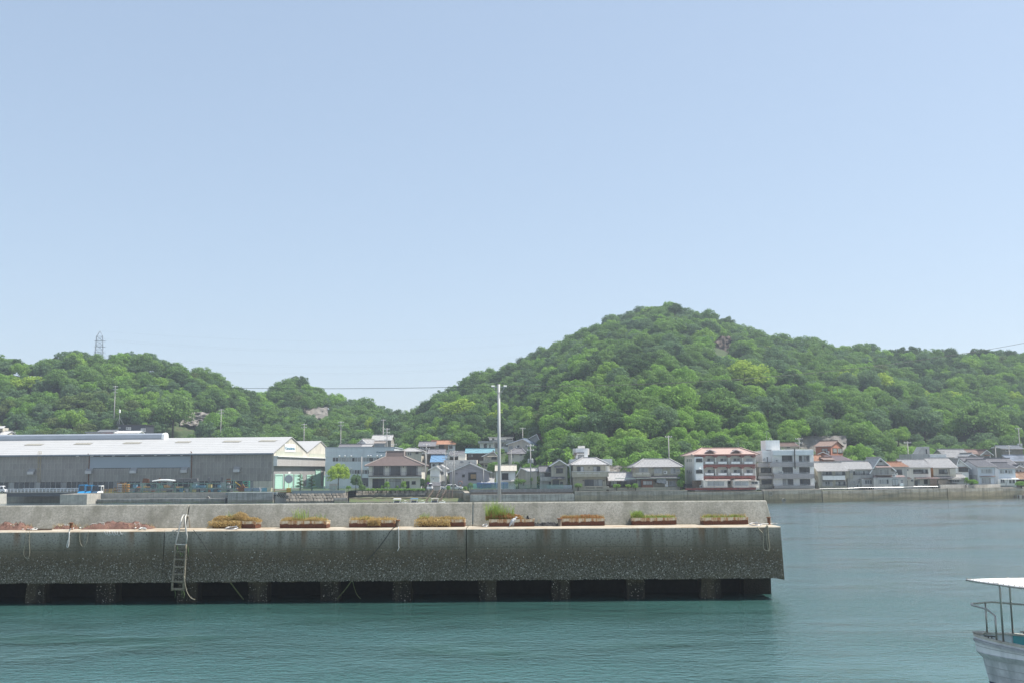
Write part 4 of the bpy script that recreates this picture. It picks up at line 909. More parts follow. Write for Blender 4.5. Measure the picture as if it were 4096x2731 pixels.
# --- waterfront row
b = H('house', 'grey house with striped tile roof and white sign panel beside the flats', 'house', Z7, 352, 1185, 227); b.body(866, 842, 8, OLIVE); b.gable_x(705, TILE)
for x0, x1, y0, y1 in ((415, 600, 858, 940), (664, 848, 858, 940), (428, 606, 1050, 1138), (673, 858, 1050, 1138)): b.win(x0, y0, x1, y1, 4 if y0 > 1000 else 3, 'm', rail=True)
b.box('sign_panel', 430, 945, 846, 1026, -.35, -.2, WHITE); b.pent(418, 616, 1030, 1042, .5, DARKF, rolls=False); b.pent(668, 862, 1030, 1042, .5, DARKF, rolls=False); b.pipe([(412, 850), (412, 1180)])
v_, z_ = b.ps(315, 1045, 0); MB().box(-.5, -.08, max(1, v_) , max(1, v_) + .8, z_ - .3, z_ + .3).build('air_conditioner', M('ac_white', None), b.e)
b = H('house', 'grey house with dark eaves, wall pipes and side annex in the row', 'house', Z7, 900, 1165, 228); b.body(1366, 808, 8, GREYW); b.gable_x(686, TILE)
b.win(996, 855, 1130, 935, 3, 'm', rail=True); b.win(1143, 852, 1300, 935, 4, 'm', rail=True); b.box('side_box', 866, 852, 992, 995, -.6, -.02, OLIVE); b.win(938, 858, 982, 890, 1, 'c', v=-.6)
b.pent(868, 1010, 826, 842, 1.0); b.win(935, 1045, 978, 1088, 1, 'c'); b.win(990, 1045, 1036, 1088, 1, 'c'); b.win(1095, 1045, 1140, 1080, 2, 'd'); b.ac(1143, 1097); b.ac(1080, 1130)
b.box('ground_projection', 1168, 1000, 1390, 1160, -1.6, -.02, GREYW); b.win(1175, 1022, 1350, 1105, 4, 'm', v=-1.6); b.pent(1158, 1395, 990, 1002, 1.9, DARKF, rolls=False); b.pipe([(940, 845), (940, 1040), (922, 1050), (920, 1165)], v=-.7); b.pipe([(1370, 810), (1370, 900), (1415, 940), (1415, 1000)], v=-.3)
b.box('block_panel', 1168, 1112, 1390, 1165, -1.75, -1.62, CONCL)
b = H('house', 'house with gable over a glazed veranda above a flat grey ground floor', 'house', Z7, 1392, 1160, 228); b.body(1712, 790, 8, GREYW); b.gable_v(1510, 612, TILE, ov=1.0)
u, z = b.pl(1520, 675); MB().box(u - .25, u + .25, -.06, -.01, z - .15, z + .15).build('gable_vent', DARKF, b.e)
b.pent(1392, 1690, 750, 788, 1.3, M('pinkish_tile', (.34, .25, .23), .6, .2)); b.win(1458, 832, 1670, 925, 5, 'c', v=-.05); b.rail(1452, 852, 1740, 935, -1.6, mat=OLIVE, bars=.25); b.box('veranda_floor', 1450, 935, 1742, 950, -1.7, -.02, WOODD)
b = H('house', 'single storey grey front with long pent roof below the veranda', 'house', Z7, 1396, 1195, 225.5); b.body(1890, 985, 2.4, GREYW, 1); b.pent(1366, 1952, 940, 970, 1.0, M('pinkish_tile', None), v=2.3)
b.win(1490, 1010, 1668, 1100, 4, 'm'); b.win(1738, 1008, 1842, 1130, 2, 'c', fm=DARKF); b.box('white_box', 1885, 1090, 1948, 1135, -.5, -.02, WHITE); b.win(1893, 1015, 1938, 1085, 1, 'c'); b.ac(1762, 942, v=1.2); b.pipe([(1480, 965), (1480, 1060), (1470, 1150)]); b.pipe([(1885, 970), (1885, 1020)])
MB().box(-.02, b.w + .02, -.05, 2.4, b.h + .002, b.h + .1).build('roof_slab', METALG, b.e)
b = H('house', 'narrow grey house with orange tile roof and rooftop air conditioner', 'house', Z7, 1722, 1150, 231); b.body(2006, 770, 8, GREYW); b.gable_x(700, TILEO); b.win(1808, 828, 1912, 918, 2, 'd', fm=DARKF, rail=True); b.ac(1795, 915)
b = H('house', 'white house with wide tile roof and paired dark windows by the board fence', 'house', Z8, 130, 1150, 233); b.body(577, 782, 9, OFFW); b.gable_x(655, TILE)
b.win(252, 830, 395, 910, 3, 'd', fm=DARKF, rail=True); b.win(400, 830, 522, 910, 3, 'm', fm=DARKF, rail=True); b.win(132, 825, 158, 855, 1, 'd')
b.pent(50, 192, 985, 1003, .9, M('pinkish_tile', None)); b.pent(270, 705, 985, 1005, 1.6, M('pinkish_tile', None)); b.win(62, 1040, 145, 1130, 2, 'd', fm=DARKF); b.win(205, 1022, 252, 1060, 2, 'd'); b.win(278, 1035, 330, 1148, 1, 'd', fm=WOODD); b.win(332, 1022, 372, 1105, 1, 'c'); b.win(455, 1022, 520, 1105, 2, 'd', fm=DARKF); b.rail(332, 1110, 572, 1145, -1.5, mat=ALU, bars=.1)
b = H('house', 'tan house with side wall of orange boards next to the board fence', 'house', Z8, 652, 1150, 234); b.body(1052, 785, 9, BEIGE); b.gable_x(628, TILE); MB().box(-.1, -.02, .2, 8.8, 0, b.h - .1).build('orange_boarding', M('orange_boards', (.42, .19, .06), .7, .2, 2, .2), b.e)
b.win(742, 830, 890, 915, 3, 'm', fm=DARKF, rail=True); b.win(985, 828, 1035, 862, 2, 'c'); b.pent(645, 945, 962, 1000, 1.4, TILED); b.box('side_bay', 950, 820, 1052, 925, -.5, -.02, BEIGE); b.pipe([(880, 870), (880, 950), (820, 990)])
b = H('house', 'white house with its gable to the water and a dark shutter window', 'house', Z8, 1062, 1000, 239); b.body(1296, 790, 9, WHITE, 5); b.gable_v(1115, 642, TILE)
b.win(1085, 680, 1118, 722, 1, 'd'); b.win(1112, 798, 1285, 876, 3, 'd', fm=DARKF); b.pent(1100, 1255, 782, 792, .5, TILEB, rolls=False)
b = H('shed', 'tiny tiled house with a lean roof standing on the sea wall', 'shed', Z8, 950, 1105, 234); b.body(1232, 985, 5, GREYW, 1); b.gable_x(930, TILE); b.pent(862, 1130, 995, 1020, 1.5, M('sheet_roof_pale', (.36, .35, .32), .6)); b.win(985, 1030, 1120, 1075, 3, 'd'); b.rail(948, 1068, 1258, 1105, -1.8, mat=ALU, bars=.15)
b = H('house', 'pale blue-white house with dark tiles and an iron gate at its left', 'house', Z8, 1492, 1105, 237); b.body(1792, 770, 10, M('cool_white', (.56, .60, .64), .7, .05, .5, .12)); b.gable_x(655, TILED)
b.win(1540, 825, 1622, 900, 2, 'c'); b.win(1626, 825, 1748, 900, 4, 'c'); b.win(1552, 992, 1718, 1100, 4, 'c'); b.pent(1505, 1792, 955, 965, .7, TILEB, rolls=False); b.pipe([(1800, 770), (1800, 1100)])
b.rail(1405, 945, 1485, 1105, .8, mat=DARKF, bars=.15); b.rail(1298, 940, 1400, 1020, 3, mat=DARKF, bars=.1)
b = H('house', 'pale house with plain white ground floor at the end of the row', 'house', Z8, 1888, 1138, 240); b.body(2182, 802, 9, M('cool_white', None)); b.gable_x(715, TILED)
b.win(1895, 845, 1968, 908, 2, 'c'); b.win(1992, 842, 2034, 900, 1, 'd'); b.win(2056, 848, 2130, 908, 2, 'c'); b.box('ground_projection', 1892, 1010, 2200, 1138, -.8, -.02, WHITE); b.win(1908, 1022, 1980, 1090, 2, 'd', v=-.8, rail=True); b.win(2070, 1022, 2175, 1095, 3, 'm', v=-.8); b.pent(1896, 2220, 1000, 1018, 1.2, WHITE, rolls=False); b.pipe([(2038, 1000), (2038, 1040), (2010, 1138)], v=-.9)
b = H('house', 'dark tiled house roof behind the pale end houses', 'house', Z8, 1795, 1000, 250); b.body(2230, 765, 9, GREYW, 5); b.gable_x(635, TILED)
b = H('house', 'grey tiled hall with a long ridge between the white gable and pale houses', 'house', Z8, 1300, 900, 252); b.body(1720, 720, 9, GREYW, 5); b.gable_x(610, TILED)
b = H('house', 'white concrete house with slanted stair tower and roof fence', 'house', Z8, 225, 800, 254); b.body(872, 560, 8, GREYW, 5); b.flat(.3); b.box('white_front', 575, 548, 872, 640, -.5, -.02, WHITE)
u0, z0 = b.pl(300, 572, 1); u1, z1 = b.pl(405, 402, 1); u2, _ = b.pl(540, 402, 1); MB().prism([(u0, .5, z0), (u2, .5, z0), (u2, .5, z1), (u1, .5, z1)], [(u0, 4, z0), (u2, 4, z0), (u2, 4, z1), (u1, 4, z1)]).build('stair_tower', GREYW, b.e)
b.win(486, 445, 514, 545, 1, 'd', v=.5); b.rail(540, 490, 835, 545, 5, mat=DARKF, bars=.2); b.box('dark_vent', 295, 632, 350, 650, -.1, -.02, DARKF)
b = H('house', 'large grey house with broad tiled roof and small front gable on the rise', 'house', Z8, 870, 690, 272); b.body(1330, 590, 9, BEIGE, 5); b.gable_x(462, TILE); b.win(1140, 610, 1180, 660, 2, 'm'); 
b = H('house', 'small gabled porch house in front of the broad tiled roof', 'house', Z8, 1245, 690, 264); b.body(1480, 605, 6, GREYW, 5); b.gable_v(1355, 535, TILE); b.win(1290, 620, 1450, 670, 4, 'd')
b = H('house', 'weathered house with brown patchy tiles and dormer below the big tree', 'house', Z8, 1300, 640, 284); b.body(1560, 535, 8, GREYW, 5); b.gable_x(468, M('patchy_brown_tile', (.32, .22, .18), .7, .35, 1.2)); b = H('house', 'grey gable wing with rusty awning joined to the patchy tiles', 'house', Z8, 1545, 640, 282); b.body(1725, 540, 8, GREYW, 5); b.gable_v(1645, 468, TILEB); b.pent(1580, 1690, 550, 565, .8, RUST, rolls=False); b.win(1595, 575, 1700, 630, 3, 'd')
b = H('house', 'long low house with dark sheet roof high on the slope at the end', 'house', Z8, 1935, 500, 300); b.body(2330, 440, 7, M('brown_board', (.22, .19, .16), .8, .2), 4); b.gable_x(392, METALG); b.win(2005, 462, 2100, 490, 2, 'm')
b = H('house', 'house under a blue and rust streaked sheet roof at the picture end', 'house', Z8, 2120, 760, 258); b.body(2500, 668, 8, LILAC, 4); b.gable_x(575, M('iridescent_sheet', (.25, .28, .33), .5, .5, .4)); b.win(2245, 715, 2330, 750, 3, 'm')
b = H('house', 'low gabled house above the rusty striped shed roof', 'house', Z8, 2180, 900, 248); b.body(2345, 805, 6, GREYW, 4); b.gable_v(2260, 760, TILED); b.win(2200, 840, 2300, 890, 3, 'm'); b = H('shed', 'shed with rust striped sheet roof at the end of the row', 'shed', Z8, 2200, 1100, 244); b.body(2600, 1000, 6, WOODD, 2); b.gable_x(900, M('rust_stripe_sheet', (.36, .22, .14), .7, .5, .7, .5))
# ================================================================== town on the slope in the middle
b = H('guest_house', 'two storey white house with broad brown hipped roof and large windows', 'house', Z3, 820, 1190, 260)
b.body(1815, 748, 10, OFFW, 1.0)
# brown roof: hipped skirt below a steep blunt top
BR = M('brown_shingle', (.115, .085, .078), .8, .15, 1.2, .1)
d = b.d; ov = 1.0; A = [(-ov, -ov), (b.w + ov, -ov), (b.w + ov, d + ov), (-ov, d + ov)]; ze = b.h - .05
u0, zk = b.pl(1142, 585, 3.2); u1, _ = b.pl(1490, 585, 3.2); _, zt = b.pl(1310, 484, 4.0)
K = [(u0, 3.2), (u1, 3.2), (u1, d - 3.2), (u0, d - 3.2)]; mb = MB(); T = [(u0 + .05, 3.9), (u1 - .05, 3.9), (u1 - .05, d - 3.9), (u0 + .05, d - 3.9)]
for i in range(4):
    j = (i + 1) % 4
    roof_plane(mb, [(*A[i], ze), (*A[j], ze), (*K[j], zk), (*K[i], zk)], (1, 0, 0) if i % 2 == 0 else (0, 1, 0), rolls=False)
    mb.poly([(*K[i], zk), (*K[j], zk), (*T[j], zt), (*T[i], zt)])
mb.poly([(*t_, zt) for t_ in T]); rf = mb.build('roof', BR, b.e)
for i in range(4): MB().bar((*A[i], ze + .08), (*K[i], zk + .08), .28, .16).bar((*K[i], zk), (*T[i], zt + .05), .2, .2).build('hip_cap', M('pale_hip', (.40, .34, .30), .7), rf)
MB().bar((*T[0], zt + .08), (*T[1], zt + .08), .3, .2).build('ridge_cap', M('pale_hip', None), rf)
FRB = M('brown_frame', (.10, .07, .06), .6)
for x0, x1 in ((895, 1122), (1208, 1435), (1522, 1746)):
    b.win(x0, 755, x1, 940, 2, 'd', fm=FRB, sill=False); a, za = b.pl(x0, 795); c2, _ = b.pl(x1, 795); MB().box(a, c2, -.1, -.02, za - .05, za + .05).build('transom', FRB, b.e)
    for xx in (x0 + 8, x1 - 20): b.box('curtain', xx, 765, xx + 12, 930, -.06, -.045, M('white_curtain', (.6, .6, .6), .9))
for x0, x1, k in ((892, 1122, 'd'), (1206, 1435, 'c')):
    b.win(x0, 1000, x1, 1186, 2, k, fm=FRB, sill=False); a, za = b.pl(x0, 1046); c2, _ = b.pl(x1, 1046); MB().box(a, c2, -.1, -.02, za - .05, za + .05).build('transom', FRB, b.e)
b.win(1517, 1045, 1590, 1186, 2, 'd', fm=FRB); b.win(1632, 1045, 1706, 1104, 2, 'd', fm=FRB)
for x, y in ((1163, 780), (1477, 776), (1162, 1026), (1474, 1022)): b.lamp(x, y)
b.box('balcony_slab', 815, 942, 1825, 960, -1.3, -.01, FRB); b.box('balcony_fascia', 812, 961, 1825, 984, -1.2, -.01, WHITE); b.rail(808, 872, 1825, 942, -1.25, mat=FRB, bars=0, mids=2)
# behind the office: temple-like roofs
b = H('house', 'tall old house with pale tiled roof above a grey tarped storey', 'house', Z3, 880, 410, 335); b.body(1240, 275, 9, CONC, 4); b.gable_x(190, TILE); b.pent(865, 1160, 285, 335, 2.5, M('weathered_sheet', (.24, .21, .19), .8, .3), rolls=False); b.box('tarped_front', 870, 336, 1125, 410, -2.6, -.1, M('grey_tarp', None))
b = H('house', 'white walled house with small gabled tile roof up the valley', 'house', Z3, 640, 410, 330, R(-25)); b.body(770, 325, 7, WHITE, 4); b.gable_v(700, 262, TILE)
b = H('shed', 'long low dark roofed shed behind the office building', 'shed', Z3, 265, 418, 322); b.body(720, 402, 6, WOODD, 4); b.gable_x(362, TILED)
b = H('shed', 'small tiled shed at the end of the long low roof', 'shed', Z3, 705, 418, 320); b.body(865, 395, 5, WOODD, 4); b.gable_x(365, TILE)
b = H('house', 'beige house with grey hipped roof on a stone footing', 'house', Z3, 1475, 600, 298); b.body(1815, 478, 8, BEIGE, 4); b.hip(428, 1590, 1690, TILE)
for x in (1508, 1560, 1600): b.win(x, 505, x + 24, 560, 1, 'd')
b.win(1704, 500, 1757, 532, 2, 'd', fm=DARKF)
b = H('house', 'old timber house with sagging grey roof left of the orange roof', 'house', Z3, 1770, 480, 318); b.body(2060, 385, 8, WOODD, 5); b.gable_x(315, TILED); b.win(1785, 400, 1850, 440, 3, 'm')
b = H('house', 'white house with orange tile roof and timber middle storey', 'house', Z4, 120, 470, 322); b.body(565, 350, 7, WHITE, 5); b.gable_x(290, TILEO)
b.win(148, 378, 190, 422, 2, 'd', fm=DARKF); b.win(452, 383, 518, 428, 2, 'd', fm=DARKF); b.box('timber_front', 260, 358, 432, 460, -.3, -.02, WOODD); b.box('timber_frame', 362, 355, 430, 458, -.6, -.32, M('raw_timber', (.28, .15, .07), .8, .2)); b.pent(95, 260, 362, 378, 1.0, M('sheet_roof_pale', None))
b = H('house', 'dark timber house with patched roof under the orange roofed house', 'house', Z4, 60, 610, 300); b.body(360, 525, 7, WOODD, 4); b.gable_x(455, TILED); b.win(180, 540, 240, 580, 2, 'm')
b = H('house', 'timber house with grey gable below the orange roof', 'house', Z4, 470, 600, 304); b.body(760, 555, 7, WOODD, 4); b.gable_x(490, TILED); b.win(500, 562, 560, 592, 2, 'm')
b = H('house', 'white house with bright blue tiled roof', 'house', Z4, 115, 780, 282); b.body(375, 680, 8, WHITE, 3); b.gable_x(572, TILEBL); b.win(140, 715, 185, 765, 2, 'm'); b.win(258, 705, 330, 745, 2, 'm')
b = H('house', 'white blank walled house with small square plaque by the parked van', 'house', Z4, 95, 1150, 262); b.body(278, 822, 9, WHITE, 1); b.gable_v(205, 770, TILE); b.box('plaque', 148, 990, 168, 1010, -.08, -.02, STEELB); b.box('ledge', 95, 960, 278, 968, -.3, -.02, GREYW)
b = H('house', 'white stepped house beside the blank walled house', 'house', Z4, 278, 1060, 265); b.body(385, 800, 8, WHITE, 1); b.gable_v(262, 750, TILE); b.win(290, 870, 350, 925, 2, 'd'); b.box('lower_wall', 278, 935, 385, 1050, -1.0, -.02, OFFW); b.pent(205, 350, 1030, 1060, 1.6, TILED)
b = H('house', 'pale rendered flat roofed house with chimney-like stair tower', 'house', Z4, 350, 790, 274); b.body(972, 660, 8, OFFW, 2); b.box('stair_tower', 625, 530, 765, 660, 1, 5, OFFW); b.win(665, 668, 724, 700, 2, 'c'); b.flat(.2)
b.box('red_screen', 945, 770, 970, 850, -.05, -.02, OFFW)
b = H('house', 'dark timber house with teal sheet roof', 'house', Z4, 770, 660, 292); b.body(1290, 515, 9, WOODD, 4); b.gable_x(445, TEAL); b.win(820, 545, 900, 590, 3, 'm'); b.rail(770, 590, 980, 650, -1.5, mat=WOODD, bars=.2)
b = H('house', 'white modern flat roofed house with arched windows high on the slope', 'house', Z4, 1032, 470, 316); b.body(1290, 300, 9, WHITE, 5); b.box('roof_slab', 995, 292, 1290, 335, -1.0, 9, GREYW); b.win(1105, 345, 1162, 438, 2, 'd', fm=DARKF); b.win(1212, 358, 1230, 438, 1, 'd', fm=DARKF)
b = H('house', 'white modern house wing with deep balcony behind the utility pole', 'house', Z4, 1292, 470, 319); b.body(1640, 285, 9, WHITE, 5); b.box('roof_slab', 1290, 280, 1665, 318, -1.2, 9, GREYW); b.win(1320, 335, 1370, 425, 2, 'm', fm=DARKF); b.win(1440, 330, 1480, 395, 1, 'd'); b.win(1490, 350, 1560, 400, 2, 'd')
b.box('penthouse', 1210, 232, 1650, 278, 3, 8, WHITE); b.box('penthouse_roof', 1185, 215, 1668, 231, 2.2, 8.5, GREYW); b.win(1260, 240, 1305, 275, 1, 'd', v=3); b.win(1530, 245, 1645, 275, 4, 'd', v=3)
b = H('house', 'grey gabled house with striped awning and balcony beside the pole', 'house', Z4, 1100, 800, 276); b.body(1370, 570, 8, BEIGE, 3); b.gable_v(1285, 490, TILED); b.win(1252, 590, 1345, 636, 2, 'd', fm=DARKF); b.win(1065, 738, 1110, 778, 2, 'd'); b.box('balcony', 1022, 660, 1200, 710, -1.2, -.02, OLIVE); b.pent(1175, 1370, 562, 582, .8, M('cream_stripe', (.6, .55, .45), .6)); b.pipe([(1185, 580), (1185, 700)]); b.win(1130, 735, 1170, 780, 1, 'm')
b = H('house', 'lilac sided house with wide gable and bamboo-screened window', 'house', Z4, 465, 1140, 262); b.body(1208, 870, 11, LILAC, 1); b.gable_v(835, 712, TILED, ov=.7)
b.win(700, 920, 747, 968, 2, 'd', fm=DARKF); b.win(815, 880, 966, 1030, 2, 'd', fm=FRB); b.box('bamboo_screen', 860, 918, 960, 1000, -.14, -.1, M('bamboo_screen', (.36, .23, .12), .8, .15)); b.box('window_hood', 577, 898, 612, 910, -.4, -.02, DARKF); u, z = b.pl(740, 902); MB().lathe([(.12, 0), (.14, .08), (.05, .15)], (u, -.15, z), 8).build('round_vent', WHITE, b.e)
for k in range(1, 9): # siding courses
    za = b.h * k / 9; MB().box(.01, b.w - .01, -.03, -.003, za - .02, za + .02).build('siding_course', LILAC, b.e)
b.box('dark_base', 465, 1128, 1208, 1142, -.08, -.01, BLOCK); b.pipe([(470, 880), (470, 1080)])
b = H('shed', 'low tiled annex at the right end of the lilac house', 'shed', Z4, 1080, 1100, 261); b.body(1280, 1065, 4, GREYW, 1); b.gable_x(985, TILE)
b = H('house', 'striped roof house behind the lilac house', 'house', Z4, 440, 1000, 274); b.body(800, 870, 6, OFFW, 1); b.gable_x(730, TILE)
b = H('house', 'white house with cream tiled roof and one large window behind the net', 'house', Z4, 1340, 1140, 246); b.body(1700, 845, 7, WHITE, 1); b.gable_x(758, M('cream_tile', (.46, .43, .37), .6, .15, 2, .1)); b.win(1445, 895, 1568, 1015, 2, 'd', fm=DARKF); b.pent(1430, 1690, 1028, 1050, 1.2, TILE)
b = H('house', 'beige blank walled annex with sloping roof beside the cream tiled roof', 'house', Z4, 1755, 1110, 247); b.body(1985, 880, 8, BEIGE, 1); b.gable_v(1780, 800, TILE)
b = H('shed', 'plain beige box shed next to the leaning utility pole', 'shed', Z4, 1900, 1100, 243); b.body(2102, 872, 6, BEIGE, 1); MB().box(-.1, b.w + .1, -.1, 6.1, b.h + .002, b.h + .12).build('roof', METALG, b.e)
b = H('house', 'long low house behind the beige box with flat tiled roof', 'house', Z4, 1880, 1000, 252); b.body(2180, 860, 7, OFFW, 1); b.gable_x(815, TILE)
b = H('house', 'beige house with blue-grey gable roof on the wooded slope', 'house', Z4, 1565, 560, 290, R(-14)); b.body(1985, 345, 8, BEIGE, 6); b.gable_v(1840, 255, M('slate_blue_tile', (.15, .20, .27), .5, .15)); b.win(1580, 385, 1652, 450, 2, 'c'); b.win(1732, 372, 1780, 415, 1, 'd'); b.ac(1712, 418); b.win(1890, 372, 1960, 400, 2, 'd')
b = H('house', 'cream house with hipped dark roof half hidden in bushes', 'house', Z4, 1585, 640, 280); b.body(1870, 520, 8, OFFW, 6); b.hip(432, 1700, 1820, TILED); b.win(1640, 540, 1665, 605, 1, 'c'); b.win(1780, 535, 1830, 565, 2, 'd')
b = H('house', 'grey roofed house glimpsed above the slope bushes', 'house', Z4, 1920, 330, 300, R(-20)); b.body(2160, 268, 8, GREYW, 5); b.gable_v(2190, 165, TILEB)
# behind the warehouse
b = H('house', 'dark navy flat roofed house behind the warehouse ridge', 'house', Z1, 1590, 240, 352); b.body(1960, 62, 8, M('navy_board', (.045, .05, .065), .6, .1), 5); MB().box(-.5, b.w + .3, -.6, 8.4, b.h + .002, b.h + .2).build('roof', DARKF, b.e); b.win(1695, 90, 1762, 124, 2, 'c', fm=WHITE); b.win(1893, 105, 1955, 152, 2, 'c', fm=WHITE); b.win(1592, 86, 1620, 106, 1, 'c')
b = H('shed', 'grey flat shed with glass doors behind the warehouse ridge', 'shed', Z1, 1155, 240, 345); b.body(1525, 162, 7, GREYW, 4); MB().box(-.3, b.w + .3, -.6, 7.3, b.h + .002, b.h + .35).build('roof', METALG, b.e); b.win(1210, 198, 1385, 235, 4, 'd')
b = H('shed', 'white corrugated shed beside the navy house', 'shed', Z1, 1545, 230, 343); b.body(1850, 168, 6, WHITE, 4); b.gable_x(152, WHITE, rolls=True)
b = H('house', 'tiled house at the warehouse roof end by the dark trees', 'house', Z1, -160, 240, 346); b.body(82, 190, 7, BEIGE, 5); b.gable_x(150, TILE); b.win(0, 205, 52, 235, 2, 'm'); b.box('upper_storey', -140, 98, 38, 148, 2, 6, BEIGE); b.pent(-160, 75, 78, 108, 1.5, TILE, v=2)
b = H('house', 'pale house at the slope foot beyond the sheds', 'house', Z1, 1310, 200, 358); b.body(1580, 152, 6, METALG, 5); b.gable_x(135, METALG, rolls=False)
# ================================================================== trees
def leaf_mat(name, cols, trans=0.38):
    m, nt, b = newmat(name); out = nt.nodes['Material Output']; nt.nodes.remove(b)
    oi = nt.nodes.new('ShaderNodeObjectInfo'); geo = nt.nodes.new('ShaderNodeNewGeometry')
    c = ramp(nt, oi.outputs['Random'], *[(i / (len(cols) - 1), q) for i, q in enumerate(cols)])
    c = mixc(nt, 1.0, c, ramp(nt, geo.outputs['Random Per Island'], (0, 0.75), (1, 1.22)), 'MULTIPLY')
    d = nt.nodes.new('ShaderNodeBsdfDiffuse'); t = nt.nodes.new('ShaderNodeBsdfTranslucent'); mx = nt.nodes.new('ShaderNodeMixShader'); mx.inputs[0].default_value = trans
    gl = nt.nodes.new('ShaderNodeBsdfGlossy'); gl.inputs['Roughness'].default_value = .45; m2 = nt.nodes.new('ShaderNodeMixShader'); m2.inputs[0].default_value = .0
    nt.links.new(c, d.inputs[0]); nt.links.new(c, t.inputs[0]); nt.links.new(d.outputs[0], mx.inputs[1]); nt.links.new(t.outputs[0], mx.inputs[2])
    nt.links.new(mx.outputs[0], m2.inputs[1]); nt.links.new(gl.outputs[0], m2.inputs[2]); nt.links.new(m2.outputs[0], out.inputs[0]); return m
LM = {'dark': leaf_mat('leaf_dark', [(.08, .14, .058), (.095, .165, .066), (.11, .18, .072)]),
      'mid': leaf_mat('leaf_mid', [(0.146, 0.258, 0.075), (0.168, 0.282, 0.083), (0.185, 0.300, 0.091)]),
      'fresh': leaf_mat('leaf_fresh', [(0.196, 0.354, 0.075), (0.218, 0.378, 0.081), (0.235, 0.378, 0.081)]),
      'blue': leaf_mat('leaf_blue', [(0.134, 0.228, 0.111), (0.151, 0.240, 0.117), (0.162, 0.252, 0.124)]),
      'yellow': leaf_mat('leaf_yellow', [(.32, .45, .08), (.35, .47, .08)]),
      'olive': leaf_mat('leaf_olive', [(0.136, 0.190, 0.066), (0.153, 0.201, 0.077), (0.145, 0.218, 0.066)]),
      'straw': leaf_mat('leaf_straw', [(.48, .35, .16), (.54, .41, .19), (.44, .34, .15)]),
      'weed': leaf_mat('leaf_weed', [(0.230, 0.333, 0.078), (0.287, 0.368, 0.104)]),
      'orange': leaf_mat('leaf_orange', [(.40, .22, .10), (.42, .28, .12)])}
BARK = M('bark', (.07, .055, .04), .9, .3, 3)
def crown_mesh(name, seed, RX, H0, H1, nl, nleaf, ls, lobe=(.26, .42), zsq=.75, core=True, shape=1.0, mat=None):
    """leaf clumps spread over lobes of an uneven dome between heights H0 and H1"""
    g = np.random.default_rng(seed); hh = (H1 - H0) / 2; zc = (H0 + H1) / 2; Vs = []; 
    for k in range(nl):
        ph = g.uniform(0, 2 * np.pi); cz = g.uniform(-.55, 1.0); rad = np.sqrt(max(0, 1 - cz * cz)) ** shape; f = g.uniform(.5, .92)
        lr = RX * g.uniform(*lobe); c = np.array([RX * rad * f * np.cos(ph), RX * rad * f * np.sin(ph), zc + hh * cz * f])
        n = int(nleaf * g.uniform(.7, 1.3)); d = g.normal(size=(n, 3)); d[:, 2] += .25; d /= np.linalg.norm(d, axis=1)[:, None]
        p = c + d * (lr * g.uniform(.72, 1.08, n))[:, None] * np.array([1, 1, zsq])
        nn = d + g.normal(size=(n, 3)) * .4; nn /= np.linalg.norm(nn, axis=1)[:, None]
        a = np.cross(nn, g.normal(size=(n, 3))); a /= np.linalg.norm(a, axis=1)[:, None]; b = np.cross(nn, a)
        s = (ls * g.uniform(.55, 1.3, n))[:, None]
        Vs.append(np.stack([p - a * s * .5, p + b * s * .32, p + a * s * .5, p - b * s * .32], 1).reshape(-1, 3))
    Vv = np.concatenate(Vs); F = np.arange(len(Vv)).reshape(-1, 4)
    return np_mesh(name, Vv, F, mat)
def trunk_mesh(name, seed, H, r, spread, low=.35):
    rr = random.Random(seed); mb = MB(); top = Vector((rr.uniform(-.4, .4), rr.uniform(-.4, .4), H))
    mb.tube([(0, 0, -1.5), (.05, 0, H * .3), (top * .6) , top], [r * 1.3, r, r * .6, r * .15], 7)
    for k in range(5):
        a = rr.uniform(0, 6.28); z = H * rr.uniform(low, .7); L = spread * rr.uniform(.5, .9)
        p = Vector((top.x * z / H, top.y * z / H, z)); mb.tube([p, p + Vector((math.cos(a) * L * .5, math.sin(a) * L * .5, L * .45)), p + Vector((math.cos(a) * L, math.sin(a) * L, L * .75))], [r * .5, r * .3, r * .08], 5)
    return mb.mesh(name, True)
# prototypes: (crown mesh, trunk mesh); all about 9 m tall
PROTO = {}
def proto(key, seeds, lm, **kw):
    PROTO[key] = [(crown_mesh('crown', sd_, mat=LM[lm], **kw), trunk_mesh('trunk', sd_, kw['H1'] * .8, .2, kw['RX'] * .9)) for sd_ in seeds]
    for c, t in PROTO[key]: t.materials.append(BARK)
proto('dark', (1, 2), 'dark', RX=4.0, H0=1.2, H1=9.5, nl=66, nleaf=100, ls=.44, lobe=(.2, .36))
proto('mid', (3, 4), 'mid', RX=4.2, H0=1.2, H1=8.8, nl=66, nleaf=95, ls=.44, lobe=(.2, .36))
proto('fresh', (5,), 'fresh', RX=4.2, H0=1.0, H1=8.4, nl=66, nleaf=95, ls=.42, lobe=(.2, .36))
proto('blue', (6, 7), 'blue', RX=3.9, H0=1.0, H1=9.2, nl=62, nleaf=100, ls=.42, lobe=(.2, .38), zsq=.6)
proto('olive', (8,), 'olive', RX=4.0, H0=1.4, H1=8.2, nl=40, nleaf=80, ls=.5, zsq=.5)
proto('yellow', (9,), 'yellow', RX=4.6, H0=1.5, H1=8.6, nl=60, nleaf=75, ls=.5, lobe=(.18, .3))
proto('tall', (11,), 'dark', RX=2.2, H0=.8, H1=11, nl=40, nleaf=70, ls=.5, lobe=(.35, .55))
proto('bush', (12, 13), 'fresh', RX=1.6, H0=-.2, H1=2.4, nl=22, nleaf=70, ls=.3, lobe=(.35, .5))
proto('dbush', (14,), 'mid', RX=1.6, H0=-.2, H1=2.6, nl=22, nleaf=70, ls=.3, lobe=(.35, .5))
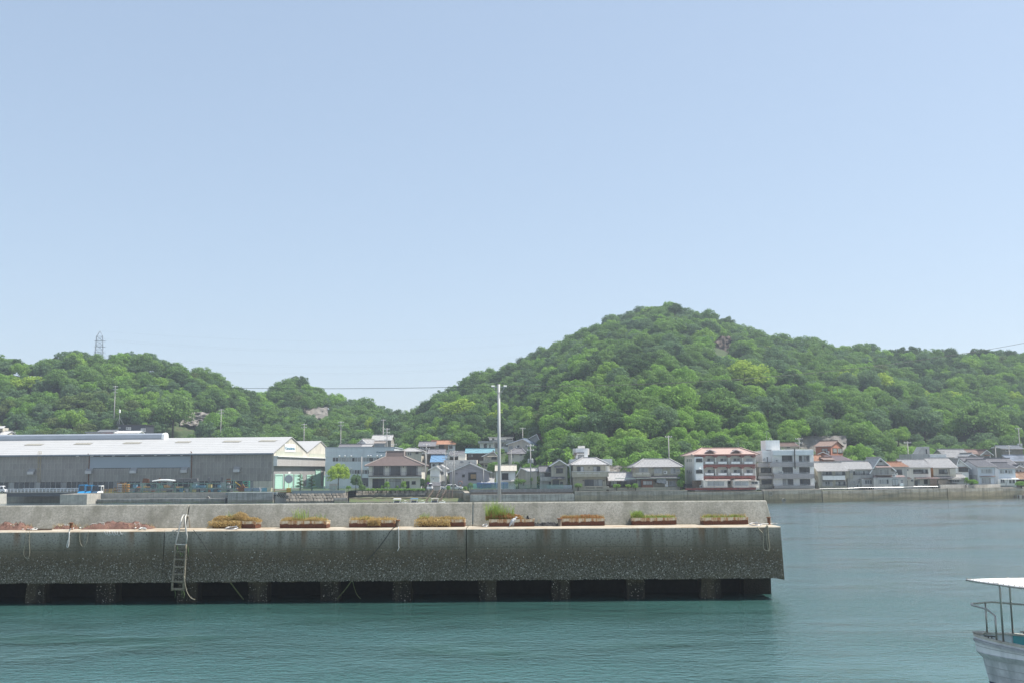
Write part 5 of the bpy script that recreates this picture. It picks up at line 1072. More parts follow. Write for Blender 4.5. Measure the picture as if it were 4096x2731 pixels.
proto('cone', (15,), 'mid', RX=1.1, H0=.2, H1=5.5, nl=34, nleaf=70, ls=.25, lobe=(.3, .45), shape=1.6)
def tree(name, kind, idx, loc, sx, sz, label, cat='tree', group=None, rz=0.0, trunk=True):
    c, t = PROTO[kind][idx % len(PROTO[kind])]
    e = empty(name, loc, rz, label, cat, group); e.scale = (sx, sx, sz)
    link('crown', c, None, e)
    if trunk: link('trunk', t, None, e)
    return e
trng = random.Random(77)
# ---- named trees that stand out
def special(px, py_base, w_px, h_px, kind, label, idx=0, D=None, name='broadleaf_tree'):
    if D is None: p = hit(px, py_base)
    else: p = P(px, py_base, D)
    k = p.y / FH; c, _ = PROTO[kind][idx % len(PROTO[kind])]; ww = max(v.co.x for v in c.vertices) * 2; hh = max(v.co.z for v in c.vertices)
    return tree(name, kind, idx, p, w_px * k / ww, h_px * k / hh, label, rz=trng.uniform(0, 6)), p
SPECIAL = []
for a in [(2985, 1585, 195, 150, 'yellow', 'large domed yellow-green tree standing out on the big hillside'),
          (1840, 1710, 170, 120, 'yellow', 'spreading yellow-green tree low on the left flank of the big hill'),
          (1990, 1725, 105, 90, 'yellow', 'small yellow-green tree behind the utility pole'),
          (2320, 1690, 150, 130, 'fresh', 'bright green tree above the white roof tower'),
          (2610, 1560, 130, 110, 'fresh', 'vivid green tree at mid height of the big hill'),
          (120, 1590, 175, 90, 'yellow', 'yellow-green tree on the left hill below the pylon'),
          (330, 1660, 130, 95, 'olive', 'ochre tinged tree above the sheds on the left hill'),
          (2730, 1690, 200, 160, 'fresh', 'broad bright green tree above the red banded flats'),
          (2880, 1720, 210, 175, 'mid', 'large full-crowned tree right above the red banded flats'),
          (3820, 1660, 130, 100, 'yellow', 'yellowish tree on the right ridge side'),
          (4060, 1650, 90, 90, 'yellow', 'yellowish tree at the far right ridge side'),
          (3700, 1790, 170, 170, 'blue', 'dense blue-green rounded tree behind the right houses'),
          (3920, 1790, 260, 190, 'mid', 'old wide spreading tree with dark forked trunk above the right houses'),
          (290, 1745, 130, 110, 'fresh', 'rounded light green tree directly behind the warehouse ridge'),
          (65, 1745, 80, 100, 'blue', 'feathery dark green tree at the left behind the warehouse'),
          (690, 1750, 190, 180, 'mid', 'large leafy tree overhanging the navy house'),
          (1480, 1775, 60, 110, 'yellow', 'slim pale green tree beside the valley houses'),
          (2190, 1560 + 170, 120, 100, 'olive', 'olive tinted tree at the foot of the big hill'),
          (1545, 1790, 130, 140, 'blue', 'dark rounded tree at the valley mouth above the office'),
          (2700, 1270, 60, 60, 'dark', 'small dark tree standing on the very peak')]:
    t_, p_ = special(*a); SPECIAL.append((p_.x, p_.y, a[2] * p_.y / FH * .4))
# ---- forest: positions over the whole slope
cand = []
def blocked(x, y, z, pad=0.0):
    for fx, fy, fr, ft in FOOTPRINTS:
        if (x - fx) ** 2 + (y - fy) ** 2 < (fr + pad) ** 2: return True
    return False
BARE = [(2862, 2912, 1360, 1395), (725, 830, 1655, 1690), (1225, 1310, 1625, 1660), (3190, 3400, 1738, 1800)]
cell = {}
tries = 0
while tries < 90000 and len(cand) < 5200:
    tries += 1
    a = trng.uniform(-500, 4600); D1 = itp(FOOT, a); DR = itp(SKY, a, 2)
    D = D1 + 1 + (DR + 11 - D1) * trng.random() ** .9; x = (a - CX) / FH * D; z = terr(x, D)
    sp = 3.9 if D > 330 else 4.5
    k0 = (int(x // 6), int(D // 6))
    if any((x - q[0]) ** 2 + (D - q[1]) ** 2 < sp * sp for i in (-1, 0, 1) for j in (-1, 0, 1) for q in cell.get((k0[0] + i, k0[1] + j), ())): continue
    if blocked(x, D, z, 2.5): continue
    if any((x - sx) ** 2 + (D - sy) ** 2 < sr * sr for sx, sy, sr in SPECIAL): continue
    if 1380 < a < 1880 and D < 326 or 1880 <= a < 2120 and D < 322: continue                       # the town on the slope
    if a > 3540 and D < 306: continue
    if a < 1330 and D < 352: continue
    # pixel of mid crown, keep bare rock visible
    dv = Vector((x, D, z + 4)) - CAM; dep = dv.dot(FWD); qx = CX + FP * dv.dot(RGT) / dep; qy = CY - FP * dv.dot(UP) / dep
    if any(b0 - 30 < qx < b1 + 30 and b2 - 10 < qy < b3 + 45 for b0, b1, b2, b3 in BARE): continue
    cell.setdefault(k0, []).append((x, D)); cand.append((x, D, z, a, qx, qy))
def pick(x, y, a):
    n = math.sin(x * .021 + 1) * math.sin(y * .024 + 2) + .5 * math.sin(x * .06) ; r = trng.random() + n * .12
    if y < 338: return 'dark' if r < .2 else 'blue' if r < .34 else 'mid' if r < .7 else 'fresh'
    if a < 700 and y < 390 and r > .84: return 'olive'
    for k, t_ in (('dark', .17), ('blue', .38), ('mid', .72), ('fresh', .94), ('olive', .955)):
        if r < t_: return k
    return 'yellow' if trng.random() < .2 else 'mid'
def zone(a): return 'in the woods ' + ('behind the warehouse' if a < 1330 else 'at the valley mouth above the office' if a < 1680 else 'above the hillside town houses' if a < 2150 else 'above the two olive houses' if a < 2740 else 'above the red banded flats' if a < 3050 else 'above the white flats' if a < 3280 else 'beside the terracotta house' if a < 3500 else 'above the waterfront row houses')
TREEWORDS = {'dark': ('dark green evergreen tree among the hillside forest', 'dark evergreens of the hill forest'), 'blue': ('blue-green broadleaf tree among the hillside forest', 'blue-green trees of the hill forest'), 'mid': ('mid green broadleaf tree among the hillside forest', 'mid green trees of the hill forest'), 'fresh': ('fresh light green tree among the hillside forest', 'light green trees of the hill forest'), 'olive': ('brownish olive tree among the hillside forest', 'olive trees of the hill forest'), 'yellow': ('small yellow-green tree among the hillside forest', 'yellow-green trees of the hill forest')}
cand.sort(key=lambda q: q[1])
inview = [q for q in cand if -40 < q[4] < 4136]; near = set(id(q) for q in inview[:290])
pts = []; KORD = ['dark', 'mid', 'fresh', 'blue', 'olive', 'yellow']; flat = [(k, i) for k in KORD for i in range(len(PROTO[k]))]
for q in cand:
    x, y, z, a = q[:4]; kind = pick(x, y, a); s = trng.choice((trng.uniform(.5, .8), trng.uniform(.65, 1.0), trng.uniform(.85, 1.25))); sz = min(1.05, s) * trng.uniform(.8, 1.2); i = trng.randrange(2); rz = trng.uniform(0, 6.28)
    if id(q) in near:
        lb = (('small ', 'medium sized ', 'large ')[(s > .7) + (s > .95)]) + TREEWORDS[kind][0].split(' among')[0] + ' ' + zone(a); tree('forest_tree', kind, i, (x, y, z - .3), s, sz, lb, group=lb.replace('tree', 'trees'), rz=rz)
    else: pts.append((x, y, z - .3, flat.index((kind, i % len(PROTO[kind]))), s, sz, rz))
# bushes between the houses on the slope
nb = 0
for k in range(900):
    a = trng.uniform(1420, 2180); D = trng.uniform(262, 338); x = (a - CX) / FH * D; z = terr(x, D)
    if any((x - fx) ** 2 + (D - fy) ** 2 < (fr * .92) ** 2 for fx, fy, fr, ft in FOOTPRINTS): continue
    kd = trng.choice(('bush', 'bush', 'dbush', 'dbush', 'mid')); s = trng.uniform(.5, 1.1) if kd != 'mid' else trng.uniform(.3, .42)
    tree('garden_bush', kd, k, (x, D, z - .2), s, s * trng.uniform(.8, 1.3), {'bush': 'bright green', 'dbush': 'deep green', 'mid': 'taller dense'}[kd] + ' bush between the houses on the town slope', 'bush', kd + ' bushes on the town slope', rz=trng.uniform(0, 6)); nb += 1
    FOOTPRINTS.append((x, D, 2.2, 0))
    if nb > 45: break
# undergrowth along the foot of the hills
nb = 0
for k in range(1500):
    a = trng.choice((trng.uniform(2140, 2800), trng.uniform(2800, 3560), trng.uniform(3540, 4150))); D = itp(FOOT, a) + trng.uniform(-1, 16); x = (a - CX) / FH * D; z = terr(x, D)
    if blocked(x, D, z, .4): continue
    kd = trng.choice(('bush', 'dbush', 'dbush')); s = trng.uniform(1.2, 2.3)
    tree('slope_bush', kd, k, (x, D, z - .2), s, s * trng.uniform(.8, 1.4), ('bright' if kd == 'bush' else 'deep') + ' green shrub at the hill foot ' + zone(a).replace('in the woods ', ''), 'bush', kd + ' shrubs ' + zone(a).replace('in the woods ', ''), rz=trng.uniform(0, 6)); nb += 1
    FOOTPRINTS.append((x, D, 1.7, 0))
    if nb > 170: break
# the rest of the forest as one mass of instanced trees
lib = bpy.data.collections.new('forest_kinds')
for n_, (k, i) in enumerate(flat):
    c, t_ = PROTO[k][i]; lo = bpy.data.objects.new('kind_%02d' % n_, c); lib.objects.link(lo)
fm = bpy.data.meshes.new('forest'); fm.from_pydata([p[:3] for p in pts], [], [])
for nm, ty, j in (('kind', 'INT', 3), ('sx', 'FLOAT', 4), ('sz', 'FLOAT', 5), ('rz', 'FLOAT', 6)):
    at = fm.attributes.new(nm, ty, 'POINT'); at.data.foreach_set('value', [p[j] for p in pts])
fo = link('forest', fm, None); tag(fo, 'continuous broadleaf forest covering the upper hills', 'forest', kind='stuff')
ng = bpy.data.node_groups.new('forest_scatter', 'GeometryNodeTree'); ng.interface.new_socket('Geometry', in_out='INPUT', socket_type='NodeSocketGeometry'); ng.interface.new_socket('Geometry', in_out='OUTPUT', socket_type='NodeSocketGeometry')
N = ng.nodes; gi = N.new('NodeGroupInput'); go = N.new('NodeGroupOutput'); ip = N.new('GeometryNodeInstanceOnPoints'); ci = N.new('GeometryNodeCollectionInfo')
ci.inputs['Collection'].default_value = lib; ci.inputs['Separate Children'].default_value = True; ci.inputs['Reset Children'].default_value = True
def attr(nm, ty):
    n = N.new('GeometryNodeInputNamedAttribute'); n.data_type = ty; n.inputs['Name'].default_value = nm; return n.outputs['Attribute']
cs = N.new('ShaderNodeCombineXYZ'); cr = N.new('ShaderNodeCombineXYZ'); Lk = ng.links.new
Lk(attr('sx', 'FLOAT'), cs.inputs[0]); Lk(attr('sx', 'FLOAT'), cs.inputs[1]); Lk(attr('sz', 'FLOAT'), cs.inputs[2]); Lk(attr('rz', 'FLOAT'), cr.inputs[2])
Lk(gi.outputs[0], ip.inputs['Points']); Lk(ci.outputs[0], ip.inputs['Instance']); ip.inputs['Pick Instance'].default_value = True
Lk(attr('kind', 'INT'), ip.inputs['Instance Index']); Lk(cr.outputs[0], ip.inputs['Rotation']); Lk(cs.outputs[0], ip.inputs['Scale']); Lk(ip.outputs[0], go.inputs[0])
fo.modifiers.new('scatter', 'NODES').node_group = ng
# ================================================================== poles and wires
def pole(label, zf, x, yb, yt, D, r=.16, arms=1, trafo=False, mat=None, group=None, lean=0.0):
    p = P(*zp(zf, x, yb), D); top = P(*zp(zf, x, yt), D).z; z0 = min(p.z, terr(p.x, p.y)) - .5
    e = empty('utility_pole', (p.x, p.y, z0), trng.uniform(-.5, .5), label, 'utility pole', group); Hh = top - z0
    MB().tube([(0, 0, 0), (lean, 0, Hh)], [r, r * .7], 8).build('post', mat or POLEM, e, True)
    for k in range(arms):
        z = Hh - .4 - k * 1.1; a = MB().bar((-.9, 0, z), (.9, 0, z), .09, .11).build('cross_arm', ALU, e)
        for dx in (-.8, -.35, .35, .8): MB().lathe([(.05, 0), (.09, .06), (.05, .12), (.08, .18), (.03, .24)], (dx, 0, z + .06), 7).build('insulator', WHITE, a)
    if trafo:
        for dx in (-.45, .45): MB().lathe([(.26, 0), (.28, .1), (.28, .85), (.15, .95)], (dx, -.1, Hh * .62), 10).build('transformer', M('trafo_grey', (.45, .46, .46), .5), e)
        MB().bar((-.8, 0, Hh * .62 - .06), (.8, 0, Hh * .62 - .06), .1, .1).build('transformer_shelf', ALU, e)
    return e, Vector((p.x, p.y, top - .3))
def wire(label, a, b2, sag, r=.02, n=14, cat='cable', group=None, name='overhead_wire'):
    a = Vector(a); b2 = Vector(b2); pts = [a.lerp(b2, i / n) - Vector((0, 0, sag * 4 * (i / n) * (1 - i / n))) - a for i in range(n + 1)]
    o = MB().tube(pts, r, 5).build(name, WIREM, None); o.location = a; return tag(o, label, cat, group)
PT = {}
for key, args in {'a': ('tall concrete pole standing between the office and the bright tree', Z3, 684, 1200, 585, 262, .17, 0), 'b': ('utility pole with many cross arms above the office roof', Z3, 1165, 410, 50, 318, .2, 4), 'c': ('plain pole rising behind the old tiled house', Z3, 1092, 190, 0, 345, .15, 0), 'd': ('short pole with lamp arm above the valley roofs', Z3, 1295, 470, 340, 315, .12, 1),
                  'e': ('utility pole in front of the orange roofed house', Z3, 1905, 960, 340, 266, .2, 2), 'f': ('slim pole behind the no parking sign', Z3, 1885, 1240, 500, 258, .13, 1), 'g': ('utility pole with arms beside the blue tiled roof', Z4, 392, 1180, 505, 256, .16, 2), 'h': ('utility pole with yellow striped foot beside the parked estate car', Z4, 545, 1220, 470, 253, .15, 2),
                  'i': ('thin pole next to the yellow striped pole', Z4, 518, 1200, 690, 254, .1, 1), 'j': ('short pole against the lilac gable', Z4, 1102, 1080, 820, 258, .12, 0), 'k': ('pole with transformers above the beige box shed', Z4, 1990, 1075, 355, 242, .18, 2, True), 'l': ('bare pole in the slope bushes below the beige house', Z4, 1622, 745, 455, 272, .13, 0),
                  'm': ('pole with white cross arm on top of the wooded slope', Z4, 1838, 250, 40, 300, .15, 1), 'n': ('pair of tall wooden poles behind the long olive house', Z5, 2085, 480, 145, 244, .16, 1), 'o': ('pole with lamp head beside the rock cut', Z6, 1950, 370, 190, 262, .14, 2),
                  'p': ('pole with cross arm behind the orange tile roof', Z7, 2040, 640, 300, 262, .15, 1), 'q': ('pole behind the right hand pale houses', Z8, 1820, 625, 400, 272, .15, 1), 'r': ('dark pole beside the long low house', Z8, 2075, 570, 375, 285, .15, 1), 's': ('pole with transformers against the forest at the right', Z8, 2270, 390, 40, 310, .16, 1, True),
                  't': ('tall steel pole with insulator arms on the left hillside', (2.352, 0, 1280), 1075, 860, 615, 372, .2, 3), 'u': ('utility pole right of the rock face on the left hill', (2.352, 0, 1280), 2078, 980, 835, 372, .16, 2), 'v': ('utility pole over the warehouse roof valley', (2.352, 900, 1280), 742, 1140, 970, 352, .16, 2), 'w': ('utility pole behind the second warehouse gable', (2.352, 900, 1280), 1088, 1180, 950, 345, .17, 2), 'x': ('thin pole at the mouth of the valley', (2.352, 900, 1280), 1488, 1080, 930, 352, .15, 1), 'y': ('small pole behind the warehouse beside the tiled house', Z1, 168, 232, 148, 345, .12, 1)}.items():
    PT[key] = pole(*args)[1]
k = 0
for a, c2, s in (('g', 'h', .5), ('h', 'k', 1.2), ('e', 'g', .5), ('k', 'n', 1.6), ('v', 'w', .8), ('w', 'x', .8), ('u', 'v', 1.0), ('q', 'r', .4), ('r', 's', .6), ('f', 'j', .8), ('m', 'g', 1.5), ('p', 'q', 1.2)):
    for dz in (0, -.7): 
        wire('thin black overhead wire strung between the town poles', PT[a] + Vector((.2, 0, dz)), PT[c2] + Vector((.2, 0, dz)), s, .018, 10, group='town overhead wires')
wire('overhead wire passing above the red banded flats', PT['n'], P(3060, 1762, 236), .8, .02)
# big pole on the pier
pb = G(1998, 2096, DK); ptop = P(1997.5, 1536, pb.y).z
e = empty('utility_pole', (pb.x, pb.y, DK), 0, 'tall pale grey pole standing on the pier against the parapet', 'utility pole')
GALV = M('galvanised_pole', (.36, .37, .37), .55, .08, .8, .15)
MB().tube([(0, 0, 0), (0, 0, ptop - DK)], [.115, .085], 10).build('post', GALV, e, True)
MB().box(-.16, .16, -.14, .14, 1.25, 1.32).build('clamp', GALV, e)
cap = MB().bar((-.36, 0, ptop - DK - .16), (.42, 0, ptop - DK - .16), .05, .06).build('cross_arm', GALV, e)
for dx in (-.36, .40): MB().tube([(dx - .10, 0, ptop - DK - .12), (dx + .10, 0, ptop - DK - .12)], [.055, .05], 8).build('insulator', WHITE, cap)
for k in range(3): MB().tube([(-.36 + .04 * k, -.04, ptop - DK - .16), (-.2, -.06, ptop - DK - .42 - .05 * k), (0, -.12, ptop - DK - .52 - .04 * k), (.2, -.06, ptop - DK - .42 - .05 * k), (.42 - .04 * k, -.04, ptop - DK - .16)], .012, 5).build('jumper_wire', GALV, e)
q0 = Vector((pb.x - .4, pb.y, ptop - .12)); 
lw = P(-900, 1390, 115); rw = P(4700, 1235, 75)
def through(a, endp, px, py, label):       # cable whose sag makes it pass the given pixel at its mid distance
    mid = (a + endp) / 2; o_ = None
    f = min(range(1, 100), key=lambda i: abs((lambda v: CX + FP * v.dot(RGT) / v.dot(FWD))(a.lerp(endp, i / 100) - CAM) - px)); pt = a.lerp(endp, f / 100); want = P(px, py, pt.y).z
    s = (pt.z - want) / (4 * (f / 100) * (1 - f / 100)); wire(label, a, endp, s, .014, 40)
through(q0, lw, 700, 1545, 'thick black cable running from the pier pole towards the left hill')
through(Vector((pb.x + .45, pb.y, ptop - .12)), rw, 3000, 1512, 'thick black cable running from the pier pole to the right')
# ================================================================== lattice pylon on the left hill
pp = P(395, 1425, 424); pz = terr(pp.x, pp.y); tz = P(395, 1325, 424).z - pz
e = empty('lattice_pylon', (pp.x, pp.y, pz), .3, 'slim steel lattice pylon on top of the left hill', 'pylon'); LAT = M('pylon_steel', (.30, .33, .36), .5, .1, metal=.3)
def wd(z): return 1.9 - .7 * z / (tz - 2.2) if z < tz - 2.2 else max(.05, 1.2 * (tz - z) / 2.2)
mb = MB(); lv = list(np.linspace(0, tz - 2.2, 9)) + [tz]
for z0, z1 in zip(lv, lv[1:]):
    for i in range(4):
        sx, sy = ((-1, -1), (1, -1), (1, 1), (-1, 1))[i]; nx, ny = ((-1, -1), (1, -1), (1, 1), (-1, 1))[(i + 1) % 4]
        a0, a1 = wd(z0) , wd(z1)
        mb.tube([(sx * a0, sy * a0, z0), (sx * a1, sy * a1, z1)], .10, 4); mb.tube([(sx * a0, sy * a0, z0), (nx * a1, ny * a1, z1)], .055, 4); mb.tube([(nx * a0, ny * a0, z0), (sx * a1, sy * a1, z1)], .055, 4); mb.tube([(sx * a1, sy * a1, z1), (nx * a1, ny * a1, z1)], .055, 4)
mb.build('lattice_tower', LAT, e)
for z in (tz * .76, tz * .62, tz * .48): MB().bar((-2.0, 0, z), (2.6, 0, z), .2, .2).build('cross_arm', LAT, e)
pf = MB().box(-2.6, 2.6, -2.6, 2.6, tz * .30, tz * .32)
for i in range(9):
    for s in (-2.55, 2.55): pf.box(-2.6 + i * .64, -2.54 + i * .64, s - .03, s + .03, tz * .32, tz * .32 + 1.1)
for s in (-2.55, 2.55): pf.box(-2.6, 2.6, s - .03, s + .03, tz * .32 + 1.05, tz * .32 + 1.1)
pf.build('platform', LAT, e)
for y, y2, s in ((1326, 1320, 9), (1355, 1336, 11), (1362, 1342, 11), (1418, 1372, 12), (1425, 1378, 12), (1462, 1415, 10), (1468, 1421, 10)):
    wire('faint high voltage line crossing the sky between the hills', P(400, y - 2, 424), P(2700, y2 - 55, 600), s, .012, 30, group='high voltage lines')
# ================================================================== bridge at the left
BW = M('bridge_white', (.62, .63, .66), .6, .1)
p0, p1 = P(26, 1972, 251.5), P(318, 1970, 250.5); e = empty('road_bridge', p0, 0, 'low road bridge with white railing over the dark inlet', 'bridge'); L = p1.x - p0.x
MB().box(-.5, L + .5, 0, 9, -.75, .12).build('deck', M('bridge_deck_dark', (.06, .065, .075), .8), e); MB().box(-.5, L + .5, -.1, .3, .122, .3).build('kerb', CONC, e)
MB().box(-.2, L, .05, .2, 1.05, 1.17).build('handrail', BW, e)
for i in range(22): MB().box(L * i / 21 - .07, L * i / 21 + .07, .06, .18, .302, 1.048).build('railing_post', BW, e)
MB().box(-.2, L, .08, .16, .62, .70).build('mid_rail', BW, e)
MB().box(-.2, L, 8.7, 8.85, 1.0, 1.12).build('handrail', BW, e)
# ================================================================== vehicles
TYRE = M('tyre', (.02, .02, .02), .9); CARG = glass('car_glass', (.03, .035, .04), .05, .2)
def car(label, loc, rz, prof, L, Wd, col, name='parked_car', cat='car', glass_z=(0.9, 1.4)):
    """prof: side outline (x, z); body skinned across its width with narrower roof"""
    e = empty(name, loc, rz, label, cat); m = M('paint_' + '_'.join('%02d' % int(c * 99) for c in col), col, .3, .04, spec=.6)
    zt = max(z for _, z in prof); sec = []
    mb = MB(); yy = lambda z: Wd / 2 * (1 - .16 * max(0, (z - .8) / (zt - .8)) ** 1.2)
    mb.prism([(x, -yy(z), z) for x, z in prof], [(x, yy(z), z) for x, z in prof]); bevel(mb.build('body', m, e), .06, 2)
    for s in (-1, 1):
        for x0, x1 in glass_z[2]:
            y = s * (yy((glass_z[0] + glass_z[1]) / 2) + .012); ya, yb_ = s * (yy(glass_z[0]) + .012), s * (yy(glass_z[1]) + .012)
            MB().prism([(x0, ya, glass_z[0]), (x1, ya, glass_z[0]), (x1 - .05, yb_, glass_z[1]), (x0 + .05, yb_, glass_z[1])], [(x0, ya - s * .03, glass_z[0]), (x1, ya - s * .03, glass_z[0]), (x1 - .05, yb_ - s * .03, glass_z[1]), (x0 + .05, yb_ - s * .03, glass_z[1])]).build('side_window', CARG, e)
        for x in (L * .18, L * .8):
            w_ = MB().lathe([(.30, -.1), (.31, 0), (.30, .1)], n=14).build('wheel', TYRE, e); w_.matrix_local = Matrix.Translation((x, s * (Wd / 2 - .08), .31)) @ Matrix.Rotation(R(90), 4, 'X')
            MB().lathe([(.17, -.115), (.17, .115)], n=10).build('rim', ALU, w_)
        MB().box(-.02, .04, s * Wd * .36 - .14, s * Wd * .36 + .14, .6, .78).build('headlight', WHITE, e); MB().box(L - .04, L + .02, s * Wd * .38 - .1, s * Wd * .38 + .1, .62, .9).build('tail_light', M('tail_red', (.35, .02, .02), .3), e)
    for f in glass_z[3]: MB().prism([(f[0], -Wd * .42, f[1]), (f[0], Wd * .42, f[1]), (f[2], Wd * .38, f[3]), (f[2], -Wd * .38, f[3])], [(f[0] + f[4], -Wd * .42, f[1]), (f[0] + f[4], Wd * .42, f[1]), (f[2] + f[4], Wd * .38, f[3]), (f[2] + f[4], -Wd * .38, f[3])]).build('windscreen', CARG, e)
    return e
VAN = [(0, .35), (0, .85), (.12, 1.0), (.55, 1.75), (.75, 1.88), (3.3, 1.88), (3.4, 1.7), (3.4, .35)]
WAG = [(0, .35), (0, .75), (.15, .9), (1.1, 1.02), (1.75, 1.5), (2.1, 1.58), (3.9, 1.55), (4.45, 1.0), (4.5, .35)]
vg = (1.1, 1.65, [(.55, 1.2), (1.3, 2.2), (2.3, 3.2)], [(.13, 1.02, .52, 1.72, -.03), (3.405, 1.1, 3.405, 1.7, .02)])
wg = (1.0, 1.42, [(1.55, 2.3), (2.4, 3.1), (3.2, 3.95)], [(1.12, 1.04, 1.72, 1.48, -.03), (4.3, 1.12, 3.98, 1.48, .03)])
car('small white van parked at the end of the bridge', P(*zp(Z1, 82, 978), 255) , R(180), VAN, 3.4, 1.48, (.70, .71, .72), 'parked_van', 'van', vg)
car('white delivery van facing the camera beside the small hut', P(*zp(Z3, 1960, 1226), 254), R(68), VAN, 3.4, 1.48, (.68, .69, .70), 'parked_van', 'van', vg)
car('white estate car parked in front of the lilac house', P(*zp(Z4, 712, 1222), 256), R(180), WAG, 4.5, 1.7, (.70, .70, .69), 'parked_car', 'car', wg)
car('white car half hidden behind the flower hut', P(*zp(Z4, 392, 1222), 257), R(180), WAG, 4.5, 1.7, (.66, .67, .66), 'parked_car', 'car', wg)
# ================================================================== small street things
def hut():
    b = H('hut', 'small grey roofed hut with bird-shaped mark beside the white van', 'hut', Z4, 150, 1226, 252); b.body(285, 1130, 2.0, GREYW, .2); b.pent(135, 302, 1068, 1132, .7, TILED, v=.3, rolls=False)
hut()
p = P(*zp(Z3, 1940, 1230), 252.5); e = empty('road_sign', p, 0, 'round blue and red no parking sign on a white post', 'sign'); zs = P(*zp(Z3, 1938, 1082), 252.5).z - p.z
MB().tube([(0, 0, -.2), (0, 0, zs + .3)], .04, 6).build('post', WHITE, e)
sg = MB().lathe([(.32, -.01), (.32, .01)], n=20).build('sign_face', M('sign_red', (.45, .04, .05), .4), e); sg.matrix_local = Matrix.Translation((0, -.06, zs)) @ Matrix.Rotation(R(90), 4, 'X')
MB().lathe([(.25, .011), (.25, .022)], n=20).build('sign_disc', M('sign_blue', (.03, .10, .42), .4), sg); MB().box(-.035, .035, -.25, .25, .0225, .03).build('sign_bar', M('sign_red', None), sg).rotation_euler = (0, 0, R(45))
def mirror(label, zf, x, yb, ym, D, col, r=.42, base=False, back=False):
    p = P(*zp(zf, x, yb), D); zs = P(*zp(zf, x, ym), D).z - p.z; e = empty('traffic_mirror', p, 0, label, 'traffic mirror'); MB().tube([(0, 0, -.2), (0, 0, zs + .2)], .05, 7).build('post', col, e)
    h = MB().lathe([(r, -.03), (r * 1.08, 0), (r * 1.08, .05), (r * .6, .12)], n=20).build('mirror_housing', ALU if back else M('sign_orange', (.5, .16, .04), .5), e); h.matrix_local = Matrix.Translation((0, -.1, zs)) @ Matrix.Rotation(R(-90), 4, 'X')
    MB().lathe([(r * .95, -.06), (r * .95, -.035)], n=20).build('mirror_glass', M('mirror_grey', (.35, .38, .40), .1, .05, metal=.6), h)
    if base: MB().box(-.45, .45, -.45, .45, -.1, 1.0).build('base', col, e)
YEL = M('safety_yellow', (.55, .36, .03), .6, .15)
mirror('round traffic mirror seen from behind on a yellow block', Z2, 1527, 962, 785, 244, YEL, .95, True, True)
mirror('round street mirror in front of the lilac wall', Z4, 665, 1145, 1082, 256, M('sign_orange2', (.4, .15, .05), .6), .5)
# fence helper: posts, rails and mesh wires as parts
def fence(label, pts, h, mat, postgap=2.0, mesh=.0, solid=None, cat='fence', name='fence', wires=5):
    o = Vector(pts[0]); e = empty(name, o, 0, label, cat)
    for a, c2 in zip(pts, pts[1:]):
        a, c2 = Vector(a) - o, Vector(c2) - o; L = (c2 - a).length; n = max(1, int(L / postgap)); up = Vector((0, 0, h))
        for i in range(n + 1): p = a.lerp(c2, i / n); MB().tube([p - Vector((0, 0, .2)), p + up], .04, 5).build('post', mat, e)
        for k in range(wires): z = Vector((0, 0, h * (k + 1) / wires - .02)); MB().tube([a + z, c2 + z], .022 if k == wires - 1 else .012, 4).build('rail', mat, e)
        if solid is not None:
            t = (c2 - a).normalized(); nn = Vector((-t.y, t.x, 0)) * -.08; k2 = max(1, int(L / .9))
            for i in range(k2): p, q = a.lerp(c2, (i + .02) / k2) + nn, a.lerp(c2, (i + .98) / k2) + nn; MB().prism([p, q, q + up * .97, p + up * .97], [p - nn * .3, q - nn * .3, q + up * .97 - nn * .3, p + up * .97 - nn * .3]).build('panel', solid, e)
        if mesh:
            mb = MB(); n = int(L / mesh)
            for i in range(n + 1):
                for s in (-1, 1):
                    x0 = L * i / n; x1 = x0 + s * h
                    f0, f1 = 0.0, 1.0
                    if x1 > L: f1 = (L - x0) / (x1 - x0) if x1 != x0 else 1
                    if x1 < 0: f1 = (0 - x0) / (x1 - x0)
                    if f1 < .05: continue
                    t = (c2 - a).normalized(); mb.tube([a + t * x0, a + t * (x0 + (x1 - x0) * f1) + Vector((0, 0, h * f1))], .012, 3, False)
            mb.build('chain_link', mat, e)
    return e
GRN = M('green_fence', (.16, .33, .26), .6, .1)
fence('green wire fence along the block wall below the blue net', [P(1876, 1955, 226.5), P(2150, 1954, 226), P(2250, 1953, 225.5)], 1.0, GRN, 2.2, .35)
fence('corrugated grey metal fence left of the olive balcony house', [P(2187, 1953, 226), P(2288, 1952, 225.6)], .8, ALU, 2.0, 0, M('fence_bluegrey', (.33, .38, .42), .5, .1, rnd=.1))
fence('green mesh fence above the diamond stone quay', [P(1165, 1960, 242), P(1380, 1957, 242)], .95, GRN, 2.4, .4)
fence('tall green mesh fence above the rock cut', [hit(3196, 1738), hit(3290, 1742), hit(3378, 1752)], 2.6, M('mesh_teal', (.30, .42, .40), .6), 3.0, .45)
fence('wire fence behind the white house on the slope foot', [hit(2230, 1838), hit(2430, 1852), hit(2560, 1850)], 1.8, ALU, 2.5, .5)
fence('dark plank fence on the sea wall beside the white house', [P(*zp(Z8, 572, 1145), 230.5), P(*zp(Z8, 708, 1145), 231.5)], 1.6, WOODD, 1.6, 0, WOODD)
fence('brown slatted fence left of the tiny tiled house', [P(*zp(Z8, 718, 1120), 231.8), P(*zp(Z8, 944, 1108), 233)], 1.0, WOODD, 1.6, 0, M('weathered_plank', (.17, .145, .12), .85, .3, rnd=.2))
